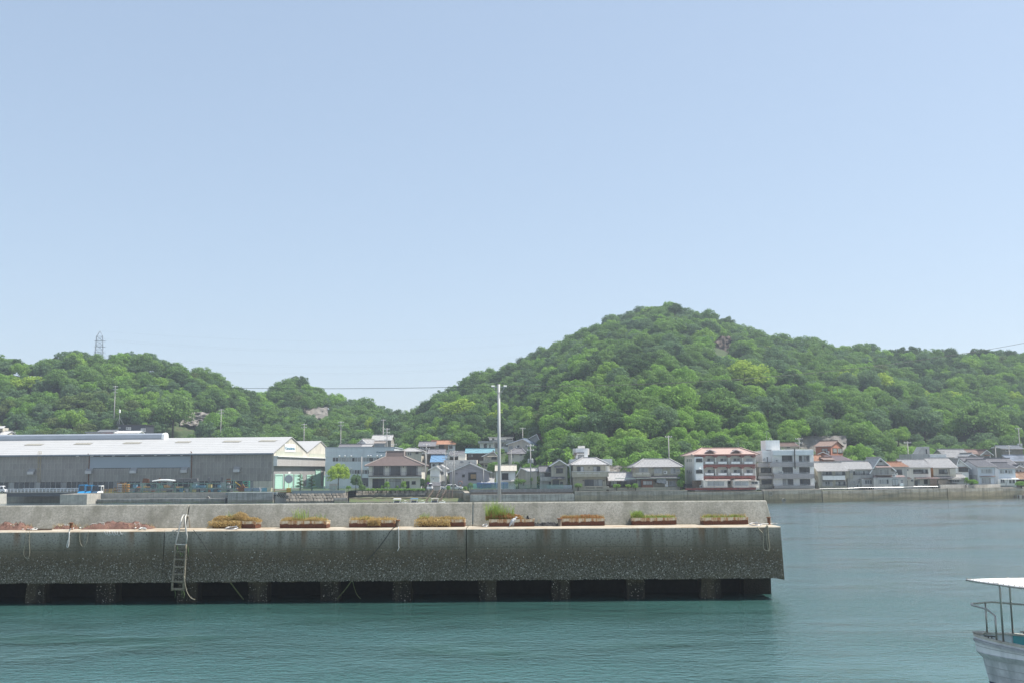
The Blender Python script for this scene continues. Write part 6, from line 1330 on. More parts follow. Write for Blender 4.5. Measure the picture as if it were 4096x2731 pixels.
# blue net cage with plants
e = empty('net_screen', P(1908, 1952, 230), 0, 'blue netting stretched over a vegetable plot behind the green fence', 'net'); u1 = (2032 - 1908) / FH * 230; hh = P(1908, 1930, 230).z - P(1908, 1952, 230).z
BN = M('blue_net', (.05, .20, .50), .7, .2)
for i in range(8): MB().tube([(u1 * i / 7, 0, 0), (u1 * i / 7, 0, hh)], .03, 5).build('hoop', BN, e)
mb = MB()
for i in range(60): mb.tube([(u1 * i / 59, -.05, 0), (u1 * i / 59, -.05, hh)], .022, 3, False)
for i in range(14): mb.tube([(0, -.05, hh * i / 13), (u1, -.05, hh * i / 13)], .022, 3, False)
mb.build('netting', BN, e); MB().box(0, u1, -.05, 2, hh + .002, hh + .03).build('net_top', BN, e)
MB().box(-.9, -.05, 0, .05, 0, hh * .9).build('green_sheet', M('green_sheet', (.22, .50, .40), .6), e)
for a in ((P(1878, 1967, 224.5), P(2292, 1964, 222.6)),):
    L = a[1].x - a[0].x; e = empty('block_wall', a[0], math.atan2(a[1].y - a[0].y, L), 'grey concrete block wall on top of the pale sea wall', 'wall'); hh = P(1878, 1955, 224.5).z - a[0].z
    for r_ in range(4):
        for i in range(40): 
            x0 = L * (i + .5 * (r_ % 2)) / 40; x1 = min(L, x0 + L / 40 - .015); MB().box(x0 + .015, x1, 0, .18, hh * r_ / 4 + .008, hh * (r_ + 1) / 4).build('block', BLOCK, e)
    MB().box(0, L, .02, .16, -1.2, hh - .01).build('joint_backing', GAPM, e)
# white pipe along the wall
pts = [P(*zp(Z7, x, y), D - 2.2) for x, y, D in ((370, 1190, 223.5), (900, 1180, 224), (1130, 1168, 224.5), (1400, 1166, 225), (1950, 1160, 227))] + [P(*zp(Z8, x, 1155), D - 2.2) for x, D in ((260, 229.5), (720, 231))]
o = MB().tube([p - pts[0] for p in pts], .05, 6).build('water_pipe', ALU, None); o.location = pts[0]; tag(o, 'white pipe running along the sea wall top', 'pipe')
# concrete upper blocks at the right end
for lab, x0, x1, y0, y1, D, mt in (('pale block wall with small vents under the end houses', 768, 1262, 1115, 1165, 229, CONCL), ('grey concrete upstand right of the tiny tiled house', 1266, 1660, 1118, 1180, 231, CONC), ('low concrete blocks before the pale blue-white house', 1660, 1905, 1110, 1150, 234, CONCL)):
    a = P(*zp(Z8, x0, y1), D); c2 = P(*zp(Z8, x1, y0), D + 3); e = empty('concrete_wall', a, math.atan2(3, c2.x - a.x), lab, 'wall'); L = math.hypot(c2.x - a.x, 3); n = 5
    for i in range(n): MB().box(L * i / n + .02, L * (i + 1) / n - .02, 0, .4, -1.2, c2.z - a.z).build('wall_panel', mt, e)
# landing step
a = P(*zp(Z8, 1760, 1330), 236); e = empty('landing_stage', a, .12, 'low dark landing step at the foot of the right sea wall', 'landing'); 
for i in range(6): MB().box(i * 2.2, i * 2.2 + 2.15, -1.2, 1.5, -1.0, .15 - .02 * (i % 2)).build('slab', CONC, e)
for i in range(12): MB().box(i * 1.1, i * 1.1 + .25, -1.35, -1.22, -1.2, .05).build('fender_post', WOODD, e)
# drain pipes in the sea walls
for lab, px, py, D in (('round drain pipe in the sea wall below the white flats', *zp(Z6, 1492, 1068), 218.4), ('square dark outfall near the water below the flats', *zp(Z6, 1700, 1172), 217), ('dark pipe mouth in the low quay wall', *zp(Z2, 447, 1042), 245)):
    p = P(px, py, D); o = MB().lathe([(.42, 0), (.42, .5), (.33, .5), (.33, .1)], n=14).build('drain_pipe', CONC, None); o.matrix_world = Matrix.Translation(p) @ Matrix.Rotation(R(90), 4, 'X'); tag(o, lab, 'pipe')
# ================================================================== slipway frames and small boats
e = empty('boat_slipway', P(1705, 1995, 244), 0, 'dark leaning timber slipway frame by the small boat', 'slipway')
for x0, x1 in ((0, 1.6), (2.2, 3.2), (3.4, 4.6)): MB().bar((x0, -3, -.6), (x1, 2, 2.2), .2, .25).build('beam', WOODD, e)
for x in (.8, 2.6): MB().bar((x, -1, 0), (x + 3, -.6, 2.0), .12, .12).build('brace', WOODD, e)
e = empty('slipway_ladder', P(1768, 1998, 245), 0, 'pair of wooden ladders leaning on the basin wall', 'ladder')
for dx in (0, .9, 1.6, 2.4): MB().bar((dx, 0, -.3), (dx, 3.2, 2.6), .1, .1).build('rail', WOODD, e)
for i in range(11):
    for a, c2 in ((0, .9), (1.6, 2.4)): MB().bar((a, 3.2 * i / 11, -.3 + 2.9 * i / 11), (c2, 3.2 * i / 11, -.3 + 2.9 * i / 11), .06, .06).build('rung', WOODD, e)
def motorboat(label, px, py, D, roof, L=4.6):
    p = P(px, py, D); p.z = -.1; e = empty('motor_boat', p, 0, label, 'boat'); Wd = .95; mb = MB(); st = []
    for x, wv, zk, zs in ((0, .8, .0, .75), (.3, .95, -.1, .72), (2.2, 1.0, -.1, .75), (3.6, .6, 0, .9), (4.6, .05, .5, 1.1)): st.append([(x, 0, zk - .25), (x, -wv * .8, zk), (x, -wv, zs), (x, wv, zs), (x, wv * .8, zk)])
    for a, c2 in zip(st, st[1:]): mb.prism(a, c2)
    mb.build('hull', WHITE, e, False); z = .8
    MB().prism([(1.0, -.6, z), (2.9, -.6, z), (2.4, -.5, z + .55), (1.1, -.5, z + .55)], [(1.0, .6, z), (2.9, .6, z), (2.4, .5, z + .55), (1.1, .5, z + .55)]).build('windscreen', CARG, e)
    for x, y in ((.9, -.7), (.9, .7), (2.5, -.6), (2.5, .6)): MB().tube([(x, y, z), (x + .15, y * .9, z + 1.0)], .035, 5).build('canopy_post', WHITE, e)
    MB().prism([(.7, -.85, z + 1.0), (2.9, -.75, z + 1.02), (2.9, .75, z + 1.02), (.7, .85, z + 1.0)], [(.9, -.7, z + 1.16), (2.6, -.6, z + 1.16), (2.6, .6, z + 1.16), (.9, .7, z + 1.16)]).build('canopy', roof, e)
    MB().lathe([(.15, 0), (.2, .3), (.18, .6), (.05, .7)], (-.15, 0, .45), 8).build('outboard_motor', DARKF, e); MB().tube([(2.9, -.65, .9), (3.8, -.45, 1.35), (4.4, 0, 1.5), (3.8, .45, 1.35), (2.9, .65, .9)], .025, 5).build('bow_rail', ALU, e)
    e.scale = (.8, .8, .8); return e
motorboat('small white motor boat with white hardtop moored behind the pier', 1562, 2002, 215, WHITE); motorboat('small white motor boat with blue canopy moored behind the pier', 1630, 2002, 215, TILEBL)
motorboat('dark canopied work boat under the slipway frame', 1712, 2000, 216, M('sheet_roof_pale', None))
# ================================================================== yard goods on the quay
RG = M('rack_green', (.16, .28, .23), .7, .25, 2); GOODS = [M('good_%d' % i, c, .7, .3, 2, .2) for i, c in enumerate([(.06, .10, .12), (.20, .33, .36), (.35, .22, .10), (.12, .12, .12), (.42, .36, .16), (.10, .22, .30), (.30, .12, .06), (.36, .38, .38), (.14, .30, .24)])]
yr = random.Random(31); QD = 251.8
def rack(label, x0, x1, yt, yb, zf, levels=2):
    a = P(*zp(zf, x0, yb), QD); c2 = P(*zp(zf, x1, yt), QD); w_, h_ = c2.x - a.x, c2.z - a.z; e = empty('storage_rack', a, 0, label, 'rack', None)
    for x in (0, w_):
        for y in (0, 1.4): MB().box(x - .06, x + .06, y - .06, y + .06, -.3, h_).build('post', RG, e)
    for k in range(levels + 1):
        z = h_ * k / levels - (.1 if k else 0)
        for y in (0, 1.4): MB().box(.062, w_ - .062, y - .05, y + .05, z, z + .12).build('beam', RG, e)
    for k in range(levels):
        x = .15; z = h_ * k / levels + (.03 if k else .13)
        while x < w_ - .5:
            gw = yr.uniform(.4, 1.1); gh = yr.uniform(.25, h_ / levels * .75)
            if x + gw > w_ - .1: break
            if yr.random() < .8:
                o = MB(); gy = yr.uniform(.15, .3)
                if yr.random() < .35:
                    for q in range(5): o.tube([(0, q * .22, .08), (gw, q * .22, .08)], .08, 6); o.tube([(0, q * .22 + .1, .22), (gw, q * .22 + .1, .22)], .07, 6)
                    nm, lb = 'pipe_bundle', 'bundle of pipes lying on the green quay racks'
                else:
                    o.box(0, gw, 0, .9, .06, gh).box(.05, .15, 0, .9, 0, .058).box(gw - .15, gw - .05, 0, .9, 0, .058).box(-.02, gw + .02, -.02, .92, gh + .002, gh + .05); nm, lb = 'storage_crate', 'boxed part stored on the green quay racks'
                ob_ = o.build(nm, yr.choice(GOODS), None); ob_.location = a + Vector((x, gy, z)); tag(ob_, lb, 'crate' if nm[0] == 's' else 'pipes', lb.split(' on ')[0] + ' on the racks')
            x += gw + yr.uniform(.02, .3)
    return e
rack('green steel rack with pale blue tubing beside the pipe stand', 1690, 1895, 845, 968, Z1); rack('green steel rack topped by leaning rusty plates', 1910, 2115, 845, 968, Z1); rack('green steel rack topped by a white tarpaulin roll', 2130, 2352, 845, 968, Z1)
rack('green steel rack carrying dark drums behind the pipe', 0, 205, 840, 968, Z2); rack('green steel rack with a long dark tank on its base', 215, 420, 840, 968, Z2); rack('green steel rack under two slanting dark plates', 430, 640, 840, 968, Z2); rack('tall thin rack with red bars beside the scrap bins', 680, 790, 800, 968, Z2, 3)
def simple(name, label, cat, mb, mat, loc, rz=0, group=None):
    o = mb.build(name, mat, None); o.location = loc; o.rotation_euler = (0, 0, rz); return tag(o, label, cat, group)
def framebox(w_, d_, h_, t=.07, mids=1):
    mb = MB()
    for x in (0, w_):
        for y in (0, d_): mb.box(x - t / 2, x + t / 2, y - t / 2, y + t / 2, 0, h_)
    for k in range(mids + 2):
        z = h_ * k / (mids + 1)
        for y in (0, d_): mb.box(0, w_, y - t / 2, y + t / 2, z - t / 2, z + t / 2)
        for x in (0, w_): mb.box(x - t / 2, x + t / 2, 0, d_, z - t / 2, z + t / 2)
    return mb
ORG = M('orange_rusty', (.42, .20, .05), .7, .3)
for i, (x, lab, mt, w_, h_) in enumerate(((1395, 'rusty orange stillage on the quay near the blue machine', ORG, 1.3, .9), (1470, 'bright yellow steel stillage on the quay', YEL, 1.1, .95), (1530, 'rust brown stillage right of the yellow one', RUST, 1.0, 1.3), (1575, 'tall stillage stacked with silver tube ends', ORG, 1.8, 2.4), (1640, 'yellow framed tube stand before the racks', YEL, 1.2, 2.2))):
    p = P(*zp(Z1, x, 972), QD); simple('steel_stillage', lab, 'stillage', framebox(w_, 1.1, h_, .09, 2 if h_ > 2 else 1), mt, p)
    if h_ > 2:
        mb = MB()
        for r_ in range(5):
            for c2 in range(5): mb.tube([(.2 + c2 * .3, -.15, .3 + r_ * .42), (.2 + c2 * .3, 1.1, .3 + r_ * .42)], .12, 7)
        simple('tube_stack', 'stack of silver and rusty tubes in the ' + ('first' if i == 3 else 'yellow') + ' tall stillage', 'tubes', mb, ALU if i == 3 else ORG, p)
# blue cab machines
def cab(label, x, D, mt, w_=1.5, h_=1.9):
    p = P(*zp(Z1, x, 975), D); e = empty('machine_cab', p, 0, label, 'cab'); framebox(w_, 1.4, h_, .14, 0).build('frame', mt, e); MB().box(.07, w_ - .07, -.02, 1.3, .02, .55).build('lower_panel', mt, e); MB().prism([(-.2, -.6, 0), (w_, -.6, 0), (w_ - .1, -.05, .5), (.2, -.05, .5)], [(-.2, -.05, 0), (w_, -.05, 0), (w_ - .1, -.04, .5), (.2, -.04, .5)]).build('step', mt, e)
    MB().box(.08, w_ - .08, .02, .05, .58, h_ - .08).build('window', CARG, e); MB().box(-.05, w_ + .05, -.1, 1.5, h_ + .072, h_ + .16).build('roof', mt, e)
CB = M('cab_blue', (.03, .26, .52), .5, .1)
cab('blue operator cab with sloped step on the quay corner', 1058, 251.5, CB); cab('second blue framed cab beside the first one', 1160, 251.9, CB, 1.2, 1.8); cab('dark glazed cab between the blue ones and the white one', 1245, 252, M('cab_dark', (.05, .10, .16), .5), 1.3, 1.75); cab('white framed cab at the end of the cab row', 1310, 252.1, WHITE, .9, 1.7)
# plates, tarps, scrap bins
for lab, zf, x, y, w_, h_, mt, tilt in (('leaning rusty steel plate on top of the racks', Z1, 1910, 838, 1.0, 1.1, RUST, .2), ('second leaning rusty plate on the racks', Z1, 1960, 838, .8, 1.0, RUST, -.1), ('rusty upright fin beside the white tarpaulin', Z1, 2130, 835, .35, 1.2, RUST, .1), ('dark slanting plate on the rack', Z2, 445, 830, .7, 1.2, GOODS[3], -.12), ('dark slanting plate leaning the other way', Z2, 605, 830, .7, 1.25, GOODS[3], .12), ('brown steel box standing on the rack end', Z2, 690, 830, 1.0, .9, RUST, 0)):
    p = P(*zp(zf, x, y), QD + .7); simple('steel_plate', lab, 'plate', MB().prism([(0, 0, 0), (w_, 0, 0), (w_ + tilt * h_, 0, h_), (tilt * h_, 0, h_)], [(0, .25, 0), (w_, .25, 0), (w_ + tilt * h_, .25, h_), (tilt * h_, .25, h_)]), mt, p)
p = P(*zp(Z1, 2045, 815), QD + .5); simple('tarpaulin', 'white tarpaulin roll lying across the rack tops', 'tarpaulin', MB().tube([(0, 0, 0), (2, .1, .25), (4, 0, .22), (5.8, 0, .05)], [.12, .22, .25, .2], 8), WHITE, p)
p = P(*zp(Z2, 20, 825), QD + .4)
for i in range(3): simple('dark_drum', 'dark tank lying on top of the drum rack', 'tank', MB().box(0, 1.6, 0, 1, 0, .85).tube([(-.1, .5, .45), (1.7, .5, .45)], .42, 10), GOODS[3], p + Vector((i * 1.75, 0, 0)), 0, 'dark tanks on the rack')
for i, (x, w_, mt, lab) in enumerate(((850, 80, RUST, 'rust red scrap bin full of offcuts'), (935, 95, M('bin_blue', (.17, .24, .29), .7, .3), 'blue-grey scrap bin with rusty edge'), (1045, 85, M('bin_blue', None), 'blue-grey scrap bin under the planks'), (1140, 30, WHITE, 'narrow white cabinet between the bins'), (1158, 75, M('bin_teal', (.12, .30, .36), .7, .25), 'teal scrap bin near the corner'), (1240, 50, M('bin_cream', (.48, .47, .34), .7, .2), 'pale yellow cabinet by the corner wall'))):
    p = P(*zp(Z2, x, 955), 247.5); c2 = P(*zp(Z2, x + w_, 905), 247.5); e = empty('scrap_bin', p, 0, lab, 'bin'); w2, h2 = c2.x - p.x, c2.z - p.z
    MB().prism([(0, 0, 0), (w2, 0, 0), (w2, 1.5, 0), (0, 1.5, 0)], [(-.08, -.08, h2), (w2 + .08, -.08, h2), (w2 + .08, 1.58, h2), (-.08, 1.58, h2)]).build('body', mt, e); MB().box(-.12, w2 + .12, -.14, -.06, h2 - .1, h2 + .02).build('rim', mt, e)
    for k in range(3): MB().box(w2 * (k + .5) / 3 - .04, w2 * (k + .5) / 3 + .04, -.13, -.01, .1, h2 - .12).build('rib', mt, e)
for i in range(14):
    x = yr.uniform(720, 1270); p = P(*zp(Z2, x, yr.uniform(895, 950)), 248.4); a = yr.uniform(-.9, .9); L = yr.uniform(.8, 2.2); simple('scrap_plank', 'loose plank thrown across the scrap bins', 'plank', MB().bar((-L / 2, 0, 0), (L / 2, yr.uniform(0, .6), L * math.tan(a) * .3), .18, .06), yr.choice((ORG, GOODS[4], RUST, WOODD, GOODS[7])), p, a, 'planks on the scrap bins')
p = P(*zp(Z2, 840, 960), 248); simple('angled_brace', 'rusty triangular bracket propped over the bins', 'bracket', MB().prism([(.4, 0, .9), (1.9, 0, .9), (1.2, 0, 2.0)], [(.4, .5, .9), (1.9, .5, .9), (1.2, .5, 2.0)]), RUST, p)
p = P(*zp(Z2, 915, 905), 250); simple('green_frame', 'green steel frame standing behind the bins', 'frame', framebox(1.4, .8, 1.6, .1, 2), M('frame_green', (.08, .36, .24), .6), p); simple('yellow_beam', 'slanting yellow beam behind the scrap bins', 'beam', MB().bar((-2.0, 0, 1.5), (-.3, 0, .2), .15, .15), YEL, p)
p = P(*zp(Z2, 1330, 965), 243.5); simple('barrier_frame', 'low orange barrier frames over the slanted brackets', 'barrier', framebox(3.6, .8, .8, .08, 1), ORG, p)
for i in range(5): p = P(*zp(Z2, 1345 + i * 28, 985), 244.2); simple('wall_bracket', 'slanted steel bracket under the quay edge', 'bracket', MB().bar((0, -.6, -.05), (.5, .3, -1.0), .1, .12), DARKF, p, 0, 'brackets under the quay edge')
p = P(*zp(Z2, 680, 985), 242.3); q = P(*zp(Z2, 1365, 972), 242.3); simple('quay_beam', 'long grey quay edge beam under the scrap bins', 'kerb', MB().box(0, q.x - p.x, 0, 5, -.25, .28), M('quay_edge', (.19, .22, .23), .8, .15), p)
p = P(*zp(Z2, 1570, 978), 241.2); q = P(*zp(Z2, 2285, 970), 241.2); simple('quay_parapet', 'grey parapet on top of the diamond stone quay', 'wall', MB().box(0, q.x - p.x, 0, .5, -.3, .62), M('quay_edge', None), p)
p = P(*zp(Z2, 2075, 925), 244); simple('concrete_box', 'pale concrete block beside the bright green tree', 'block', MB().box(0, 1.7, 0, 1.2, -.2, 1.25).box(-.05, 1.75, -.05, 1.25, 1.252, 1.35), CONCL, p)
p = P(*zp(Z1, 1420, 205), 344); e = empty('parasol', p, 0, 'red parasol on the shed terrace behind the warehouse', 'parasol'); MB().tube([(0, 0, -1.8), (0, 0, .5)], .04, 5).build('pole', ALU, e); MB().lathe([(1.5, 0), (1.0, .35), (.1, .6)], n=8).build('canopy', M('parasol_red', (.6, .03, .03), .6), e)
MB().tube([(0, 0, 0), (0, 0, 1)], .1)
# white stick antenna on the navy house
p = P(*zp(Z1, 1602, 60), 352); e = empty('radio_mast', p, 0, 'white radio mast on the navy house roof', 'mast'); MB().tube([(0, 0, -.2), (0, 0, 4.2)], .06, 5).tube([(0, 0, 2.6), (1.6, 0, 0)], .04, 4).tube([(0, 0, 2.6), (-.9, 0, 0)], .04, 4).build('mast', ALU, e); MB().lathe([(.28, 0), (.3, .1), (.3, 1.1), (.1, 1.2)], (0, 0, 4.2), 8).build('radome', WHITE, e)
# ================================================================== garden plants on the shore
def cloudpine(label, x, yb, yt, D):
    p = P(*zp(Z2, x, yb), D); h_ = P(*zp(Z2, x, yt), D).z - p.z; e = empty('cloud_pine', p, 0, label, 'pine tree'); rr = random.Random(int(x)); MB().tube([(0, 0, -.3), (.1, 0, h_ * .3), (-.08, 0, h_ * .6), (0, 0, h_ * .95)], [.16, .13, .1, .05], 7).build('trunk', BARK, e, True)
    n = 9
    for k in range(n):
        z = h_ * (.16 + .80 * k / (n - 1)); r_ = (1.35 - .85 * k / (n - 1)) * h_ / 5.6; sd = (-1) ** k
        pads = [(0, 0)] if k == n - 1 else [(sd * r_ * .55, 0), (-sd * r_ * .5, .25)]
        for j, (dx, dy) in enumerate(pads):
            c_ = link('needle_pad', PADS[(k + j) % 3], None, e); c_.location = (dx, dy, z + j * .16 - .1); c_.scale = (r_ * .72, r_ * .72, r_ * .5)
            if dx: MB().tube([(0, 0, z - .25), (dx, dy, z - .08)], .04, 5).build('branch', BARK, e)
PADS = [crown_mesh('needle_pad', 200 + i, 1.0, -.22, .3, 16, 60, .14, (.3, .42), .5, mat=LM['dark']) for i in range(3)]
cloudpine('cloud-pruned pine nearer the yellow based mirror', 1680, 935, 700, 244); cloudpine('cloud-pruned pine nearer the tall mint door', 1838, 935, 712, 245)
def plant(kind, zf, x, yb, w_, h_, D, label, cat='bush', name='garden_shrub', idx=0, group=None):
    p = P(*zp(zf, x, yb), D); k_ = D / FH / zf[0]; c, _ = PROTO[kind][idx % len(PROTO[kind])]; ww = max(v.co.x for v in c.vertices) * 2; hh = max(v.co.z for v in c.vertices)
    return tree(name, kind, idx, p, w_ * k_ / ww, h_ * k_ / hh, label, cat, group, trng.uniform(0, 6))
plant('yellow', Z3, 250, 1200, 460, 490, 245, 'bright yellow-green tree beside the mint doors on the quay', 'tree', 'broadleaf_tree')
plant('blue', Z3, 580, 1240, 230, 330, 252, 'loose grey-green shrub left of the brown roofed house', 'tree', 'broadleaf_tree')
for a in (('fresh', Z3, 440, 1220, 120, 90, 246, 'low green bush under the bright tree'), ('dbush', Z3, 700, 1240, 150, 140, 252, 'dark bush at the corner of the brown roofed house'), ('bush', Z3, 1075, 1185, 60, 60, 256, 'tiny round topped shrub before the left ground window'), ('bush', Z3, 1170, 1185, 110, 140, 256, 'small leaning garden tree between the ground windows'), ('bush', Z3, 1485, 1185, 110, 145, 256, 'small pinkish garden tree by the entrance door'), ('bush', Z3, 1362, 1185, 50, 60, 256, 'tiny shrub before the curtained window'),
          ('tall', Z3, 1830, 1230, 110, 250, 256, 'clipped dark pine beside the house corner'), ('dbush', Z3, 1930, 1120, 110, 150, 257, 'leafy bush behind the no parking sign'), ('bush', Z4, 440, 1220, 90, 90, 251, 'green shrub behind the slipway wall'), ('bush', Z4, 760, 1222, 90, 80, 250, 'bright shrub right of the estate car'), ('dbush', Z4, 860, 1190, 130, 120, 247, 'flowering bush left of the green sheet'),
          ('dbush', Z4, 1760, 1120, 190, 120, 240, 'dark clipped bush behind the wire fence'), ('dbush', Z4, 1850, 1085, 130, 80, 241, 'rounded topiary ball beside the dark bush'), ('dbush', Z4, 2005, 1060, 60, 90, 240, 'small pruned tree at the pole foot'), ('tall', Z4, 2200, 1130, 110, 160, 234, 'small pine before the low grey wing house'), ('cone', Z5, 315, 600, 120, 215, 244, 'pointed light green cypress on the slope'),
          ('dbush', Z5, 770, 905, 130, 75, 224.5, 'dark potted bush on the terrace corner'), ('bush', Z5, 1325, 905, 120, 60, 223.6, 'bright round bush on the sea wall garden'), ('bush', Z5, 1490, 895, 90, 45, 223.6, 'low bush left of the timber bay'), ('bush', Z5, 1600, 910, 90, 75, 223.5, 'bushy shrub beside the timber bay'), ('bush', Z5, 2250, 905, 100, 120, 223.5, 'large leafed shrub at the end of the long olive house'), ('bush', Z6, 100, 900, 110, 150, 226, 'leafy shrub against the red banded flats'),
          ('bush', Z8, 1370, 1120, 190, 100, 232, 'light green shrub before the iron gate'), ('bush', Z8, 1265, 1115, 90, 140, 232.5, 'upright shrub beside the tiny tiled house'), ('bush', Z8, 2300, 1145, 190, 90, 236, 'round shrub at the end of the sea wall'), ('mid', Z4, 1280, 960, 270, 270, 252, 'leafy tree left of the pier pole behind the net'), ('fresh', Z4, 1330, 800, 180, 120, 262, 'light bush above the lilac annex'), ('orange', Z4, 2000, 1140, 10, 10, 236, '') ):
    if a[7] and a[0] in PROTO: plant(*a)
# hedge with reddish tips
for i in range(9): plant('dbush', Z4, 1870 + i * 36, 1165, 60, 70, 231, 'reddish tipped clipped hedge bush behind the wire fence', 'hedge', 'hedge_bush', group='hedge along the wire fence').children[0].active_material if False else None
for i in range(13): plant('bush', Z3, 820 + i * 85, 1235, 110, 55, 254.6, 'low grassy shrub along the rubble stone wall', 'bush', 'edge_shrub', group='shrubs on the rubble wall')
# rock faces on the hills
def rockface(label, px0, px1, py0, py1, D, mat, name='rock_face', n=14, lean=.5, seed=1, dj=1.2):
    rr = random.Random(seed); V_ = []; 
    for i in range(n):
        for j in range(n): px = px0 + (px1 - px0) * i / (n - 1); py = py1 + (py0 - py1) * j / (n - 1); V_.append(P(px + rr.uniform(-3, 3), py + rr.uniform(-3, 3), D + lean * j + rr.uniform(-dj, dj)))
    o = V_[0].copy(); F_ = [(i * n + j, (i + 1) * n + j, (i + 1) * n + j + 1, i * n + j + 1) for i in range(n - 1) for j in range(n - 1)]
    ob_ = link(name, np_mesh(name, [v - o for v in V_], F_, mat), None); ob_.location = o; return tag(ob_, label, 'rock', kind='structure')
ROCK = M('cliff_rock', (.12, .095, .08), .95, .4, .25, .5, bmp=.6); ROCKG = M('grey_cut_rock', (.26, .24, .215), .95, .3, .3, .5, bmp=.5)
h1 = hit(2890, 1400).y; rockface('brown rock cliff near the top of the big hill', 2848, 2925, 1345, 1415, h1 - 1.5, ROCK, lean=.5, seed=2)
h1 = hit(780, 1690).y; rockface('grey bare rock face on the left hill', 722, 835, 1648, 1700, h1 - 8, ROCKG, seed=3)
h1 = hit(1270, 1660).y; rockface('grey retaining slope on the middle hill', 1215, 1312, 1628, 1672, h1 - 8, ROCKG, seed=4, dj=.4)
h1 = hit(3300, 1800).y; rockface('bare grey rock cut under the green mesh fence', 3190, 3385, 1742, 1830, h1 - 5, ROCKG, seed=5, lean=.45, dj=.6)
rockface('bare concrete slope behind the olive annex', 2440, 2515, 1862, 1905, 243, ROCKG, seed=6, lean=.1, dj=.15)
# ================================================================== things on the pier
def planter_mat():
    m, nt, b = newmat('rusty_planter_paint'); b.inputs['Roughness'].default_value = .8
    tc = nt.nodes.new('ShaderNodeTexCoord'); sep = nt.nodes.new('ShaderNodeSeparateXYZ'); nt.links.new(tc.outputs['Object'], sep.inputs[0]); oi = nt.nodes.new('ShaderNodeObjectInfo')
    v = coords(nt); n1 = noise(nt, v, 3.0, 5, .65); n2 = noise(nt, v, 14, 4, .7); n3 = noise(nt, coords(nt, (5, 5, .8)), 1.5, 4)
    ma = node(nt, 'ShaderNodeMath', operation='MULTIPLY_ADD'); nt.links.new(n1, ma.inputs[0]); ma.inputs[1].default_value = .30; nt.links.new(sep.outputs[2], ma.inputs[2])
    f = ramp(nt, ma.outputs[0], (.38, 1.0), (.43, 0.0))
    cream = ramp(nt, n3, (.38, (.34, .17, .07)), (.5, (.50, .42, .29)), (.62, (.56, .52, .42)))
    rust = ramp(nt, n2, (.3, (.045, .018, .012)), (.55, (.12, .04, .018)), (.75, (.25, .09, .03)))
    nt.links.new(mixc(nt, f, cream, rust), b.inputs['Base Color']); bump(nt, b, n2, .4, .02); return m
PLM = planter_mat(); SOIL = M('dry_soil', (.10, .075, .05), .95, .4, 6)
def blades(seed, n, x0, x1, y0, y1, h0, h1, spread=.25, wd=.012, dens=None):
    g = np.random.default_rng(seed); x = g.uniform(x0, x1, n); y = g.uniform(y0, y1, n); h = g.uniform(h0, h1, n) * (dens(x) if dens else 1); a = g.uniform(0, 6.28, n); l = h * g.uniform(.1, 1, n) * spread
    p0 = np.stack([x, y, np.zeros(n)], 1); d = np.stack([np.cos(a) * l, np.sin(a) * l, h], 1); s = np.stack([np.cos(a + 1.57), np.sin(a + 1.57), np.zeros(n)], 1) * wd
    mid = p0 + d * np.array([.35, .35, .6]); tip = p0 + d; V_ = np.stack([p0 - s, p0 + s, mid + s * .8, mid - s * .8, tip + s * .15, tip - s * .15], 1).reshape(-1, 3)
    k = np.arange(n)[:, None] * 6; F_ = np.concatenate([k + np.array([0, 1, 2, 3]), k + np.array([3, 2, 4, 5])]); return V_, F_
def mound(seed, n, x0, x1, y0, y1, hf, ls=.05):
    """tangled low weeds: small leaves through a mound whose height follows hf(x)"""
    g = np.random.default_rng(seed); x = g.uniform(x0, x1, n); y = g.uniform(y0, y1, n); yc = (y0 + y1) / 2; fall = 1 - .5 * np.abs((y - yc) / (y1 - yc)) ** 2; L0, L1 = x0, x1; endf = np.clip(np.minimum((x - L0), (L1 - x)) / .28, 0, 1) ** .5; z = np.array([hf(q) for q in x]) * fall * (.25 + .75 * endf) * np.sqrt(g.uniform(.02, 1, n)) + g.uniform(-.03, .03, n)
    p = np.stack([x, y, z], 1); a = g.normal(size=(n, 3)); a /= np.linalg.norm(a, axis=1)[:, None]; b_ = np.cross(a, g.normal(size=(n, 3))); b_ /= np.linalg.norm(b_, axis=1)[:, None]; s = (ls * g.uniform(.5, 1.4, n))[:, None]
    V_ = np.stack([p - a * s, p + b_ * s * .3, p + a * s, p - b_ * s * .3], 1).reshape(-1, 3); return V_, np.arange(len(V_)).reshape(-1, 4)
def planter(label, x0, x1, yb, yaw):
    a = G(x0, yb, DK); c2 = G(x1, yb, DK); L = (c2.x - a.x) - abs(math.sin(yaw)) * .7; e = empty('steel_planter', a if yaw <= 0 else a + Vector((.7 * math.sin(yaw), 0, 0)), yaw, label, 'planter'); hh, d_, t = .40, .72, .03
    MB().box(0, L, 0, t, .02, hh).build('front_panel', PLM, e); MB().box(0, L, d_ - t, d_, .02, hh).build('back_panel', PLM, e); MB().box(0, t, t, d_ - t, .02, hh).build('end_panel', PLM, e); MB().box(L - t, L, t, d_ - t, .02, hh).build('end_panel', PLM, e)
    MB().box(-.02, L + .02, -.02, .03, hh + .001, hh + .03).box(-.02, L + .02, d_ - .03, d_ + .02, hh + .001, hh + .03).box(-.02, .03, .031, d_ - .031, hh + .001, hh + .03).box(L - .03, L + .02, .031, d_ - .031, hh + .001, hh + .03).build('rim', PLM, e)
    MB().box(t, L - t, t, d_ - t, .03, hh - .08).build('soil', SOIL, e)
    return e, L
